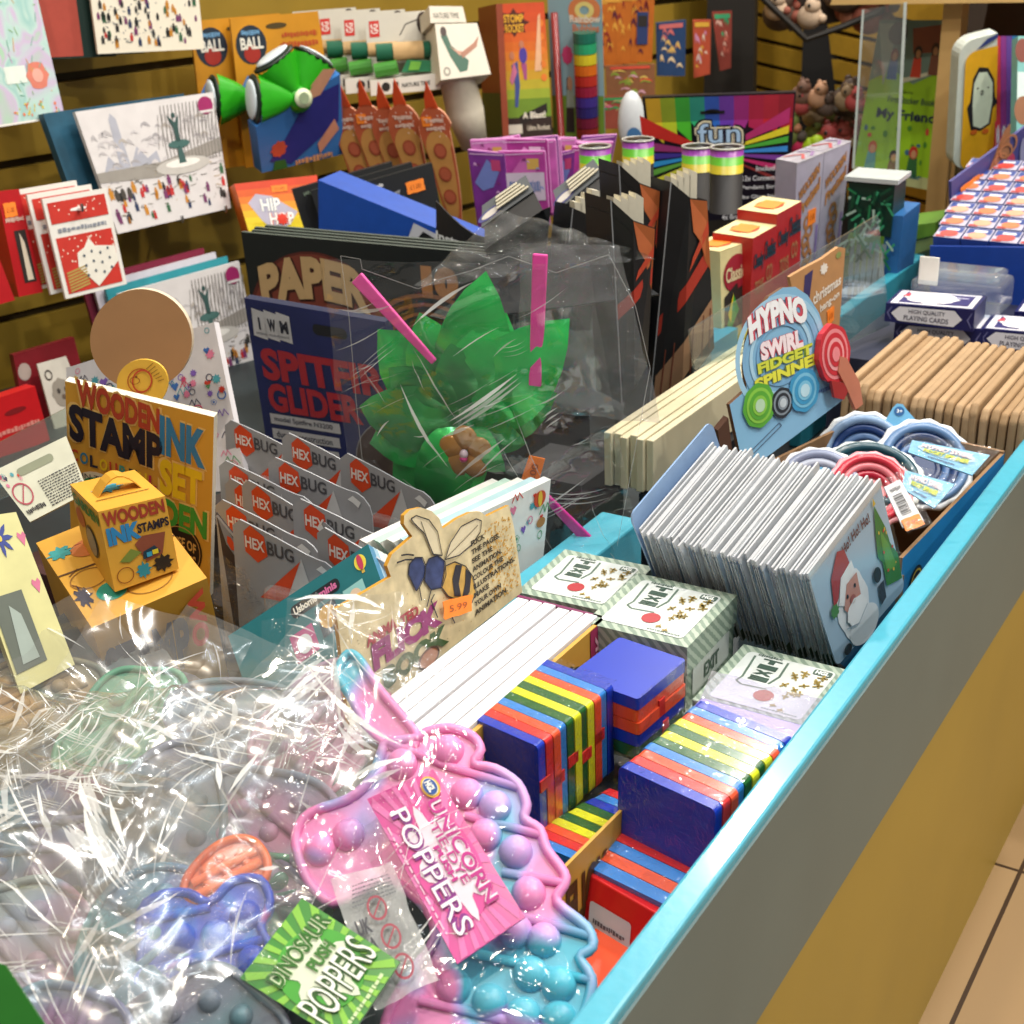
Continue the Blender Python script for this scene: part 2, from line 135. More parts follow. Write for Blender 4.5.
# measured outlines in metres
PT={
'uni_body':((-0.3933,0.5043,0.0391),(-0.3902,0.5088,0.0413),(-0.3799,0.5153,0.0432),(-0.3668,0.5171,0.0410),(-0.3594,0.5135,0.0367),(-0.3593,0.5067,0.0321),(-0.3481,0.5094,0.0311),(-0.3339,0.5087,0.0269),(-0.3251,0.5028,0.0207),(-0.3231,0.4970,0.0163),(-0.3133,0.4963,0.0133),(-0.3062,0.4906,0.0076),(-0.2935,0.4859,0.0012),(-0.2911,0.4815,-0.0024),(-0.2910,0.4740,-0.0075),(-0.2727,0.4715,-0.0138),(-0.2666,0.4660,-0.0191),(-0.2704,0.4597,-0.0224),(-0.2616,0.4556,-0.0274),(-0.2587,0.4477,-0.0336),(-0.2589,0.4368,-0.0409),(-0.2631,0.4226,-0.0494),(-0.2923,0.4024,-0.0557),(-0.3320,0.3845,-0.0577),(-0.3434,0.3990,-0.0450),(-0.3423,0.4169,-0.0331),(-0.3385,0.4350,-0.0218),(-0.3484,0.4436,-0.0135),(-0.3683,0.4461,-0.0067),(-0.3780,0.4432,-0.0062),(-0.3828,0.4366,-0.0094),(-0.3937,0.4252,-0.0144),(-0.4073,0.4260,-0.0104),(-0.4184,0.4312,-0.0040),(-0.4288,0.4406,0.0049),(-0.4271,0.4518,0.0121),(-0.4122,0.4654,0.0175),(-0.4061,0.4779,0.0245),(-0.4078,0.4906,0.0335),(-0.4071,0.4956,0.0367),),
'uni_horn':((-0.4066,0.4949,0.0361),(-0.4214,0.4968,0.0411),(-0.4367,0.5044,0.0502),(-0.4509,0.5109,0.0582),(-0.4531,0.5190,0.0642),(-0.4508,0.5230,0.0664),(-0.4422,0.5218,0.0634),(-0.4262,0.5150,0.0547),(-0.4078,0.5096,0.0464),(-0.3933,0.5043,0.0391),(-0.3972,0.4973,0.0353),),
'uni_bub':((-0.3947,0.4905,0.0301),(-0.3754,0.5063,0.0359),(-0.3559,0.4937,0.0224),(-0.3396,0.4952,0.0193),(-0.3378,0.4828,0.0104),(-0.3202,0.4832,0.0062),(-0.3056,0.4713,-0.0056),(-0.3039,0.4555,-0.0167),(-0.2895,0.4583,-0.0185),(-0.2888,0.4442,-0.0282),(-0.2744,0.4464,-0.0304),(-0.3203,0.4236,-0.0342),(-0.3015,0.4263,-0.0372),(-0.2843,0.4291,-0.0396),(-0.2682,0.4353,-0.0395),(-0.3052,0.4097,-0.0474),(-0.2876,0.4153,-0.0482),(-0.4131,0.4408,0.0011),(-0.4032,0.4524,0.0065),),
'uni_rid':((-0.4071,0.4956,0.0367),(-0.3704,0.5002,0.0305),(-0.3704,0.5002,0.0305),(-0.3322,0.5076,0.0258),(-0.3518,0.4852,0.0156),(-0.3124,0.4946,0.0119),(-0.3219,0.4730,-0.0003),(-0.2911,0.4823,-0.0018),(-0.3158,0.4590,-0.0113),(-0.2703,0.4691,-0.0161),(-0.3225,0.4377,-0.0240),(-0.2604,0.4546,-0.0284),(-0.3326,0.4121,-0.0389),(-0.2569,0.4332,-0.0438),(-0.4061,0.4779,0.0245),(-0.3925,0.4975,0.0343),),
'bee_out':((-0.4956,0.5657,0.0632),(-0.4938,0.6181,0.0620),(-0.4950,0.6168,0.0698),(-0.4955,0.6232,0.0751),(-0.4953,0.6451,0.0784),(-0.4970,0.6394,0.0889),(-0.4977,0.6414,0.0940),(-0.4977,0.6480,0.0953),(-0.4970,0.6585,0.0929),(-0.4958,0.6682,0.0867),(-0.4946,0.6742,0.0795),(-0.4934,0.6759,0.0718),(-0.4930,0.6925,0.0725),(-0.4924,0.7069,0.0713),(-0.4916,0.7173,0.0680),(-0.4906,0.7233,0.0623),(-0.4895,0.7503,0.0601),(-0.4868,0.7517,0.0416),(-0.4834,0.7504,0.0177),(-0.4802,0.7486,-0.0049),(-0.4852,0.5556,-0.0115),),
'bee_w1':((-0.4922,0.6602,0.0601),(-0.4947,0.6557,0.0760),(-0.4964,0.6476,0.0865),(-0.4970,0.6453,0.0903),(-0.4969,0.6510,0.0903),(-0.4955,0.6624,0.0830),(-0.4938,0.6686,0.0724),(-0.4914,0.6688,0.0558),),
'bee_w2':((-0.4908,0.6708,0.0520),(-0.4917,0.6793,0.0607),(-0.4922,0.6932,0.0666),(-0.4915,0.7102,0.0655),(-0.4908,0.7155,0.0619),(-0.4900,0.7123,0.0553),(-0.4896,0.7008,0.0506),(-0.4899,0.6856,0.0490),),
'bee_head':((-0.4926,0.6331,0.0571),(-0.4934,0.6361,0.0633),(-0.4935,0.6423,0.0651),(-0.4929,0.6493,0.0623),(-0.4919,0.6508,0.0557),(-0.4911,0.6478,0.0495),(-0.4907,0.6407,0.0450),(-0.4907,0.6371,0.0443),(-0.4916,0.6355,0.0502),),
'bee_thor':((-0.4919,0.6508,0.0557),(-0.4922,0.6553,0.0591),(-0.4918,0.6642,0.0577),(-0.4906,0.6704,0.0506),(-0.4894,0.6690,0.0421),(-0.4887,0.6624,0.0357),(-0.4895,0.6515,0.0388),(-0.4907,0.6470,0.0468),),
'bee_abd':((-0.4902,0.6696,0.0479),(-0.4897,0.6800,0.0467),(-0.4884,0.6901,0.0394),(-0.4867,0.6958,0.0292),(-0.4851,0.6963,0.0180),(-0.4846,0.6898,0.0129),(-0.4860,0.6770,0.0201),(-0.4874,0.6671,0.0275),(-0.4887,0.6624,0.0357),),
'bee_st1':((-0.4893,0.6805,0.0442),(-0.4887,0.6870,0.0415),(-0.4875,0.6803,0.0311),(-0.4862,0.6800,0.0219),(-0.4868,0.6735,0.0247),(-0.4884,0.6746,0.0366),),
'bee_st2':((-0.4881,0.6901,0.0378),(-0.4870,0.6947,0.0313),(-0.4857,0.6896,0.0209),(-0.4855,0.6825,0.0177),(-0.4859,0.6807,0.0200),(-0.4869,0.6868,0.0283),),
'bee_legs':((-0.4907,0.6407,0.0450),(-0.4894,0.6404,0.0361),(-0.4895,0.6515,0.0388),(-0.4884,0.6442,0.0299),(-0.4888,0.6538,0.0348),(-0.4886,0.6495,0.0321),(-0.4865,0.6525,0.0186),(-0.4863,0.6647,0.0193),(-0.4844,0.6684,0.0075),(-0.4938,0.6417,0.0669),(-0.4944,0.6359,0.0699),(-0.4948,0.6298,0.0717),(-0.4934,0.6409,0.0642),(-0.4941,0.6329,0.0675),(-0.4946,0.6245,0.0688),),
'bee_stk':((-0.4878,0.6578,0.0285),(-0.4856,0.6893,0.0198),(-0.4841,0.6848,0.0088),(-0.4860,0.6552,0.0158),),
'hyp_out':((-0.4378,1.0087,0.0600),(-0.4312,1.0281,0.0680),(-0.4339,1.0286,0.0864),(-0.4346,1.0343,0.1057),(-0.4331,1.0460,0.1260),(-0.4284,1.0624,0.1385),(-0.4228,1.0778,0.1428),(-0.4172,1.0910,0.1409),(-0.4107,1.1033,0.1315),(-0.4037,1.1140,0.1141),(-0.3973,1.1201,0.0891),(-0.3902,1.1269,0.0610),(-0.3864,1.1295,0.0433),(-0.3842,1.1307,0.0331),(-0.4255,1.0154,-0.0016),),
'hyp_c':((-0.4250,1.0375,0.0521),(-0.4144,1.0620,0.0483),(-0.4050,1.0872,0.0531),),
'hyp_red':((-0.3958,1.1195,0.0777),),
'palm_c':((-0.6066,0.8851,0.0598),),
'palm_tips':((-0.6805,0.8688,0.1351),(-0.6944,0.8618,0.0732),(-0.6891,0.8615,0.0400),(-0.6714,0.8641,-0.0044),(-0.6411,0.8720,-0.0118),(-0.6135,0.8798,-0.0079),(-0.6438,0.8796,0.1513),(-0.5993,0.8925,0.1635),(-0.5726,0.8994,0.1557),(-0.5588,0.9023,0.1397),(-0.5361,0.9061,0.0914),(-0.5238,0.9127,0.1540),(-0.5887,0.8966,0.1867),(-0.5593,0.8976,0.0496),(-0.5361,0.9074,0.1176),(-0.5753,0.8920,0.0263),),
'palm_bag':((-0.7017,0.8661,0.1957),(-0.6858,0.8703,0.1936),(-0.6848,0.8702,0.1859),(-0.6405,0.8816,0.1721),(-0.6221,0.8871,0.1805),(-0.5988,0.8938,0.1876),(-0.5697,0.9025,0.1998),(-0.5338,0.9117,0.1886),(-0.4951,0.9230,0.2034),(-0.4752,0.9266,0.1662),(-0.4632,0.9274,0.1190),(-0.4727,0.9216,0.0559),(-0.4862,0.9133,-0.0331),(-0.4911,0.9112,-0.0478),(-0.5358,0.8995,-0.0380),(-0.5700,0.8932,0.0212),(-0.6413,0.8716,-0.0191),(-0.6912,0.8586,-0.0061),(-0.6955,0.8618,0.0787),(-0.6976,0.8647,0.1463),),
'palm_pin':((-0.6878,0.8691,0.1801),(-0.6278,0.8822,0.1157),(-0.5444,0.9095,0.2031),(-0.5488,0.9031,0.1012),(-0.5450,0.8998,0.0177),(-0.4885,0.9119,-0.0490),),
'palm_fl':((-0.6056,0.8845,0.0420),),
'palm_tag':((-0.5541,0.8987,0.0439),(-0.5416,0.9020,0.0421),(-0.5490,0.8985,0.0140),(-0.5626,0.8949,0.0168),),
'hex_tl':((-0.8208,0.8258,0.0450),(-0.7467,0.8140,0.0450),(-0.6836,0.8100,0.0450),(-0.7271,0.7762,0.0450),(-0.7104,0.7220,0.0450),(-0.6587,0.7243,0.0450),(-0.6686,0.6680,0.0450),(-0.6011,0.6795,0.0450),(-0.7661,0.7591,0.0450),(-0.7314,0.7249,0.0450),(-0.7054,0.6900,0.0450),),
'spin':((-0.3690,1.1541,0.0000),(-0.3170,1.1575,0.0000),(-0.3476,1.1101,0.0000),(-0.3811,1.0725,0.0000),(-0.3393,1.0832,0.0000),(-0.3833,1.0168,0.0000),),
'santa_off':((-0.2731,0.7602,0.0500),(-0.4070,0.7710,0.0500),),
'bagc':((-0.7060,0.5084,0.0000),(-0.6273,0.5217,0.0000),(-0.5587,0.5587,0.0000),(-0.5058,0.5734,0.0000),(-0.5854,0.4190,0.0000),(-0.5177,0.4453,-0.0000),(-0.4632,0.4754,0.0000),(-0.5032,0.3464,0.0000),(-0.4613,0.3876,0.0000),(-0.4495,0.3050,0.0000),(-0.4028,0.3540,0.0000),(-0.4430,0.4353,0.0000),),
'tubes':((-0.8614,1.5500,0.1593),(-0.8171,1.5800,0.1654),(-0.7449,1.6000,0.1576),(-0.6888,1.5600,0.1658),),
}
# ---------------------------------------------------------------- materials
def lin(h):
    h = h.lstrip('#'); r = [int(h[i:i+2], 16)/255 for i in (0, 2, 4)]
    return tuple(c/12.92 if c <= .04045 else ((c+.055)/1.055)**2.4 for c in r)+(1,)
_M = {}
def M(h, rough=.5, metal=0., var=.06, scale=60, bump=0., coat=0.):
    k = (h, rough, metal, var, scale, bump, coat)
    if k in _M: return _M[k]
    m = bpy.data.materials.new('paint_'+h.strip('#')); m.use_nodes = True; nt = m.node_tree
    b = nt.nodes['Principled BSDF']; b.inputs['Roughness'].default_value = rough; b.inputs['Metallic'].default_value = metal
    if coat: b.inputs['Coat Weight'].default_value = coat; b.inputs['Coat Roughness'].default_value = .12
    c = lin(h)
    tc = nt.nodes.new('ShaderNodeTexCoord'); n = nt.nodes.new('ShaderNodeTexNoise'); n.inputs['Scale'].default_value = scale; n.inputs['Detail'].default_value = 3
    nt.links.new(tc.outputs['Object'], n.inputs['Vector'])
    r = nt.nodes.new('ShaderNodeValToRGB'); r.color_ramp.elements[0].position = .3; r.color_ramp.elements[1].position = .7
    r.color_ramp.elements[0].color = tuple(max(0, x*(1-var)) for x in c[:3])+(1,); r.color_ramp.elements[1].color = tuple(min(1, x*(1+var)) for x in c[:3])+(1,)
    nt.links.new(n.outputs['Fac'], r.inputs['Fac']); nt.links.new(r.outputs['Color'], b.inputs['Base Color'])
    if bump:
        bp = nt.nodes.new('ShaderNodeBump'); bp.inputs['Strength'].default_value = bump; bp.inputs['Distance'].default_value = .002
        nt.links.new(n.outputs['Fac'], bp.inputs['Height']); nt.links.new(bp.outputs['Normal'], b.inputs['Normal'])
    _M[k] = m; return m
def MT(name, cols, scale=14, rough=.4, sub=.0, distort=.6, sharp=.0, bump=0):
    """marbled colours that run through the thing itself"""
    if name in _M: return _M[name]
    m = bpy.data.materials.new(name); m.use_nodes = True; nt = m.node_tree; b = nt.nodes['Principled BSDF']
    b.inputs['Roughness'].default_value = rough
    tc = nt.nodes.new('ShaderNodeNewGeometry'); n = nt.nodes.new('ShaderNodeTexNoise'); n.inputs['Scale'].default_value = scale; n.inputs['Detail'].default_value = 1.5
    n.inputs['Distortion'].default_value = distort
    nt.links.new(tc.outputs['Position'], n.inputs['Vector']); r = nt.nodes.new('ShaderNodeValToRGB'); e = r.color_ramp.elements
    k = len(cols); lo, hi = .28, .72
    e[0].position = lo; e[0].color = lin(cols[0]); e[1].position = hi; e[1].color = lin(cols[-1])
    for i in range(1, k-1): x = e.new(lo+(hi-lo)*i/(k-1)); x.color = lin(cols[i])
    nt.links.new(n.outputs['Fac'], r.inputs['Fac']); nt.links.new(r.outputs['Color'], b.inputs['Base Color'])
    if bump:
        bp = nt.nodes.new('ShaderNodeBump'); bp.inputs['Strength'].default_value = bump; bp.inputs['Distance'].default_value = .003
        nt.links.new(n.outputs['Fac'], bp.inputs['Height']); nt.links.new(bp.outputs['Normal'], b.inputs['Normal'])
    _M[name] = m; return m
def FILM(name, haze=.1, shine=.5, scale=35, strength=.8, tint=(1, 1, 1), rough=.08, dist=.004, base_=.09, stretch=(1, 1, 1)):
    if name in _M: return _M[name]
    m = bpy.data.materials.new(name); m.use_nodes = True; nt = m.node_tree; nt.nodes.clear(); N = nt.nodes.new; L = nt.links.new
    out = N('ShaderNodeOutputMaterial'); tr = N('ShaderNodeBsdfTransparent'); tr.inputs[0].default_value = tuple(tint)+(1,)
    df = N('ShaderNodeBsdfDiffuse'); df.inputs[0].default_value = (.85, .87, .86, 1)
    gl = N('ShaderNodeBsdfGlossy'); gl.inputs['Roughness'].default_value = rough
    tc = N('ShaderNodeTexCoord'); n1 = N('ShaderNodeTexNoise'); n1.inputs['Scale'].default_value = scale*.6; n1.inputs['Detail'].default_value = 3; n1.inputs['Distortion'].default_value = 1.2
    vo = N('ShaderNodeTexVoronoi'); vo.feature = 'DISTANCE_TO_EDGE'; vo.inputs['Scale'].default_value = scale
    mx = N('ShaderNodeMixRGB'); mx.inputs[0].default_value = .12
    mp = N('ShaderNodeMapping'); mp.inputs['Scale'].default_value = stretch; mp.inputs['Rotation'].default_value = (.2, .1, .7); L(tc.outputs['Object'], mp.inputs[0]); L(mp.outputs[0], n1.inputs['Vector']); L(mp.outputs[0], mx.inputs[1]); L(n1.outputs['Color'], mx.inputs[2]); L(mx.outputs[0], vo.inputs['Vector'])
    ab = N('ShaderNodeMath'); ab.operation = 'MINIMUM'; ab.inputs[1].default_value = .16; L(vo.outputs['Distance'], ab.inputs[0])
    ad = N('ShaderNodeMath'); ad.operation = 'MULTIPLY_ADD'; ad.inputs[1].default_value = 2.2; L(ab.outputs[0], ad.inputs[0]); L(n1.outputs['Fac'], ad.inputs[2])
    bp = N('ShaderNodeBump'); bp.inputs['Strength'].default_value = strength; bp.inputs['Distance'].default_value = dist; L(ad.outputs[0], bp.inputs['Height'])
    L(bp.outputs['Normal'], gl.inputs['Normal'])
    lw = N('ShaderNodeLayerWeight'); lw.inputs['Blend'].default_value = .5; L(bp.outputs['Normal'], lw.inputs['Normal']); fr = N('ShaderNodeMath'); fr.operation = 'POWER'; fr.inputs[1].default_value = 3.2; L(lw.outputs['Facing'], fr.inputs[0])
    sh = N('ShaderNodeMath'); sh.operation = 'MULTIPLY_ADD'; sh.inputs[1].default_value = shine; sh.inputs[2].default_value = shine*base_; sh.use_clamp = True; L(fr.outputs[0], sh.inputs[0])
    m1 = N('ShaderNodeMixShader'); m1.inputs[0].default_value = haze; L(tr.outputs[0], m1.inputs[1]); L(df.outputs[0], m1.inputs[2])
    m2 = N('ShaderNodeMixShader'); L(sh.outputs[0], m2.inputs[0]); L(m1.outputs[0], m2.inputs[1]); L(gl.outputs[0], m2.inputs[2]); L(m2.outputs[0], out.inputs[0])
    _M[name] = m; return m
def GLASS(name='clear_panel', haze=.03, tint=(.95, .97, .97)): return FILM(name, haze, .8, 3, .02, tint, .03)
# ---------------------------------------------------------------- mesh builder
_TX = {}
def text_mesh(s, bold):
    k = (s, bold)
    if k not in _TX:
        c = bpy.data.curves.new('tmp', 'FONT'); c.body = s; c.offset = bold; c.resolution_u = 3
        o = bpy.data.objects.new('tmp', c); COL.objects.link(o)
        me = bpy.data.meshes.new_from_object(o.evaluated_get(bpy.context.evaluated_depsgraph_get()))
        vs = [tuple(v.co[:2]) for v in me.vertices]; fs = [tuple(p.vertices) for p in me.polygons]
        bpy.data.objects.remove(o); bpy.data.curves.remove(c); bpy.data.meshes.remove(me)
        _TX[k] = (vs, fs)
    return _TX[k]
def B(q, u, v, h=0.):
    a = [Vector(x) for x in q[:4]]; n = Vector(q[4])
    return (a[0]*(1-u)+a[1]*u)*(1-v)+(a[3]*(1-u)+a[2]*u)*v+n*h
def wloc(o):
    v = Vector()
    while o is not None: v = v+o.location; o = o.parent
    return v
class MB:
    def __init__(s): s.v = []; s.f = []; s.m = []; s.mats = []
    def mi(s, m):
        if isinstance(m, str): m = M(m)
        if m not in s.mats: s.mats.append(m)
        return s.mats.index(m)
    def face(s, pts, m):
        i = len(s.v); s.v += [tuple(p) for p in pts]; s.f.append(tuple(range(i, i+len(pts)))); s.m.append(s.mi(m)); return s
    def prism(s, pts, vec, m, side=None, caps=2):
        """pts outline (counter clockwise seen from the front), vec = push to the back"""
        k = len(pts); i = len(s.v); s.v += [tuple(p) for p in pts]+[tuple(Vector(p)+Vector(vec)) for p in pts]
        s.f.append(tuple(range(i, i+k))); s.m.append(s.mi(m)); sd = s.mi(side if side is not None else m)
        s.f.append(tuple(range(i+2*k-1, i+k-1, -1))); s.m.append(sd)
        for a in range(k):
            b = (a+1) % k; s.f.append((i+b, i+a, i+k+a, i+k+b)); s.m.append(sd)
        return s
    def box(s, x0, x1, y0, y1, z0, z1, m, top=None):
        p = [(x0, y0, z1), (x1, y0, z1), (x1, y1, z1), (x0, y1, z1)]
        return s.prism(p, (0, 0, z0-z1), top or m, m)
    def slab(s, q, t, m, side=None, u0=0, v0=0, u1=1, v1=1, h=0):
        pts = [B(q, u0, v0, h), B(q, u1, v0, h), B(q, u1, v1, h), B(q, u0, v1, h)]
        return s.prism(pts, Vector(q[4])*-t, m, side)
    def shape(s, q, uv, m, h=.0004, t=0, side=None):
        pts = [B(q, u, v, h) for u, v in uv]
        return s.prism(pts, Vector(q[4])*-t, m, side) if t else s.face(pts, m)
    def rect(s, q, u0, v0, u1, v1, m, h=.0004): return s.shape(q, [(u0, v0), (u1, v0), (u1, v1), (u0, v1)], m, h)
    def ell(s, q, cu, cv, ru, rv, m, h=.0004, inner=0, k=20, t=0, wav=0, side=None):
        A = [2*math.pi*i/k for i in range(k)]
        R = [1+wav*math.cos(a*8) for a in A]
        if inner:
            for i in range(k):
                j = (i+1) % k
                s.face([B(q, cu+ru*f*math.cos(a), cv+rv*f*math.sin(a), h) for f, a in ((inner, A[i]), (R[i], A[i]), (R[j], A[j] if j else 2*math.pi), (inner, A[j] if j else 2*math.pi))], m)
            return s
        return s.shape(q, [(cu+ru*r*math.cos(a), cv+rv*r*math.sin(a)) for a, r in zip(A, R)], m, h, t, side)
    def text(s, q, st, u0, v0, u1, v1, m, h=.0005, bold=.0, fn=None, rot=0):
        vs, fs = text_mesh(st, bold)
        if not vs: return s
        xs = [a for a, b in vs]; ys = [b for a, b in vs]; x0, x1, y0, y1 = min(xs), max(xs), min(ys), max(ys)
        i = len(s.v); mi = s.mi(m)
        for a, b in vs:
            a = (a-x0)/(x1-x0+1e-9); b = (b-y0)/(y1-y0+1e-9)
            if rot == 90: a, b = 1-b, a
            if rot == -90: a, b = b, 1-a
            u, v = u0+(u1-u0)*a, v0+(v1-v0)*b
            if fn: u, v = fn(u, v)
            s.v.append(tuple(B(q, u, v, h)))
        for f in fs: s.f.append(tuple(i+j for j in f)); s.m.append(mi)
        return s
    def text2(s, q, st, u0, v0, u1, v1, m, om, h=.0005, bold=.02, ob=.06, fn=None):
        g = (ob-bold)*.12*(v1-v0)
        s.text(q, st, u0-g, v0-g, u1+g, v1+g, om, h, ob, fn); return s.text(q, st, u0, v0, u1, v1, m, h+.0004, bold, fn)
    def line(s, pts, wd, m, n, h=.0006):
        n = Vector(n)
        for a, b in zip(pts, pts[1:]):
            a, b = Vector(a)+n*h, Vector(b)+n*h; d = (b-a)
            if d.length < 1e-6: continue
            c = n.cross(d).normalized()*wd/2; s.face([a-c, b-c, b+c, a+c], m)
        return s
    def qline(s, q, uv, wd, m, h=.0006): return s.line([B(q, *p) for p in uv], wd, m, q[4], h)
    def ball(s, c, r, m, ax=None, su=14, sv=8, half=False):
        c = Vector(c); r = (r, r, r) if not hasattr(r, '__len__') else r
        ax = ax or (Vector((1, 0, 0)), Vector((0, 1, 0)), Vector((0, 0, 1)))
        i = len(s.v); mi = s.mi(m); lo = 0 if half else -math.pi/2
        for a in range(sv+1):
            t = lo+(math.pi/2-lo)*a/sv
            for b in range(su):
                p = 2*math.pi*b/su
                s.v.append(tuple(c+ax[0]*(r[0]*math.cos(t)*math.cos(p))+ax[1]*(r[1]*math.cos(t)*math.sin(p))+ax[2]*(r[2]*math.sin(t))))
        for a in range(sv):
            for b in range(su):
                b2 = (b+1) % su; s.f.append((i+a*su+b, i+a*su+b2, i+(a+1)*su+b2, i+(a+1)*su+b)); s.m.append(mi)
        return s
    def tube(s, pts, r, m, k=10, close=False):
        pts = [Vector(p) for p in pts]; rs = r if hasattr(r, '__len__') else [r]*len(pts); i = len(s.v); mi = s.mi(m); L = len(pts)
        for a, p in enumerate(pts):
            d = (pts[(a+1) % L]-pts[a-1]) if close else (pts[min(a+1, L-1)]-pts[max(a-1, 0)])
            d.normalize(); x = d.orthogonal().normalized() if abs(d.z) > .95 else d.cross(Vector((0, 0, 1))).normalized(); y = d.cross(x)
            for b in range(k): t = 2*math.pi*b/k; s.v.append(tuple(p+(x*math.cos(t)+y*math.sin(t))*rs[a]))
        for a in range(L if close else L-1):
            for b in range(k):
                a2 = (a+1) % L; b2 = (b+1) % k; s.f.append((i+a*k+b, i+a*k+b2, i+a2*k+b2, i+a2*k+b)); s.m.append(mi)
        if not close: s.f += [tuple(i+b for b in range(k)), tuple(i+(L-1)*k+b for b in range(k))][::1]; s.m += [mi, mi]
        return s
    def ring(s, q, cu, cv, R, r, m, h=0, k=28, wav=0, flat=.6):
        """torus lying in the plane of q, radius R metres"""
        n = Vector(q[4]); o = B(q, cu, cv, h); x = (B(q, 1, 0)-B(q, 0, 0)).normalized(); y = n.cross(x); i = len(s.v); mi = s.mi(m); kk = 8
        for a in range(k):
            t = 2*math.pi*a/k; d = x*math.cos(t)+y*math.sin(t); RR = R*(1+wav*math.cos(14*t))
            for b in range(kk): p = 2*math.pi*b/kk; s.v.append(tuple(o+d*(RR+r*math.cos(p))+n*(r*flat*math.sin(p))))
        for a in range(k):
            for b in range(kk):
                a2 = (a+1) % k; b2 = (b+1) % kk; s.f.append((i+a*kk+b, i+a2*kk+b, i+a2*kk+b2, i+a*kk+b2)); s.m.append(mi)
        return s
    def build(s, name, parent=None, smooth=False, bevel=0, **tags):
        me = bpy.data.meshes.new(name); n = len(s.v)
        cx = sum(v[0] for v in s.v)/n; cy = sum(v[1] for v in s.v)/n; cz = min(v[2] for v in s.v)
        me.from_pydata([(x-cx, y-cy, z-cz) for x, y, z in s.v], [], s.f)
        for m in s.mats: me.materials.append(m)
        me.polygons.foreach_set('material_index', s.m)
        if smooth: me.polygons.foreach_set('use_smooth', [True]*len(me.polygons))
        me.update(); o = bpy.data.objects.new(name, me); COL.objects.link(o)
        o.location = Vector((cx, cy, cz))-wloc(parent)
        if parent: o.parent = parent
        if bevel:
            b = o.modifiers.new('edge', 'BEVEL'); b.width = bevel; b.segments = 2; b.limit_method = 'ANGLE'
        for k, v in tags.items(): o[k] = v
        return o
def thing(name, label, cat, loc, group=None):
    o = bpy.data.objects.new(name, None); o.empty_display_size = .02; COL.objects.link(o); o.location = loc; o['label'] = label; o['category'] = cat
    if group: o['group'] = group
    return o
def base(q, t=0, v0=0): p = B(q, .5, v0, -t/2); return p
def T(name, label, cat, q, v0=0, group=None): return thing(name, label, cat, base(q, 0, v0), group)
def copy_thing(o, d, label=None):
    c = o.copy(); COL.objects.link(c); c.location = o.location+Vector(d)
    if label: c['label'] = label
    for ch in list(o.children):
        k = ch.copy(); COL.objects.link(k); k.parent = c
        for g in list(ch.children): g2 = g.copy(); COL.objects.link(g2); g2.parent = k
    return c
def struct(mb, name, **k): return mb.build(name, kind='structure', **k)
def price(q, cu, cv, ru, rv, parent, h=.001, txt='£1.00', name='price_sticker'):
    mb = MB(); uv = [(cu+ru*a, cv+rv*b) for a, b in ((-1, -.8), (-.9, -1), (-.4, -.92), (.1, -1), (.6, -.93), (1, -.9), (.95, 0), (1, .9), (.5, 1), (0, .93), (-.5, 1), (-1, .9), (-.94, 0))]
    mb.shape(q, uv, M('#ff8a2a', .6), h, .0004)
    mb.text(q, txt, cu-ru*.6, cv-rv*.35, cu+ru*.6, cv+rv*.35, M('#a8521a'), h+.0003)
    return mb.build(name, parent, label='orange paper price sticker')
def scatter(mb, q, u0, v0, u1, v1, n, cols, su, sv, h=.0006, seed=1, kind='r', inside=None):
    R = random.Random(seed)
    for i in range(n):
        u = R.uniform(u0, u1); v = R.uniform(v0, v1)
        if inside and not inside(u, v): continue
        a = su*R.uniform(.5, 1.2); b = sv*R.uniform(.5, 1.2); c = R.choice(cols)
        if kind == 'r': mb.rect(q, u, v, u+a, v+b, c, h)
        elif kind == 'p': mb.shape(q, [(u, v), (u+a*.3, v+b*.5), (u+a, v), (u+a*.8, v+b*.6), (u+a*.5, v+b), (u+a*.1, v+b*.7)], c, h)
        elif kind == 'd': mb.ell(q, u, v, a, b, c, h, k=8)
        elif kind == 'l': mb.qline(q, [(u, v), (u+R.uniform(-1, 1)*su, v+R.uniform(-1, 1)*sv)], .0009, c, h)
def smooth_loop(pts, k=3):
    pts = [Vector(p) for p in pts]; n = len(pts); o = []
    for i in range(n):
        a, b, c, d = pts[i-1], pts[i], pts[(i+1) % n], pts[(i+2) % n]
        for j in range(k):
            t = j/k; o.append(.5*((2*b)+(c-a)*t+(2*a-5*b+4*c-d)*t*t+(3*b-a-3*c+d)*t**3))
    return o
def arch(amp, u0=0, u1=1): return lambda u, v: (u, v+amp*(1-((u-(u0+u1)/2)/((u1-u0)/2))**2))
def scrib(mb, q, u0, v0, u1, v1, m, h=.0006, *a, **k):
    """a row of small unreadable strokes"""
    R = random.Random(int(u0*1000+v0*777)); u = u0
    while u < u1:
        w_ = (u1-u0)*R.uniform(.03, .09); mb.rect(q, u, v0+(v1-v0)*R.uniform(0, .3), min(u1, u+w_), v1-(v1-v0)*R.uniform(0, .25), m, h); u += w_+(u1-u0)*.02
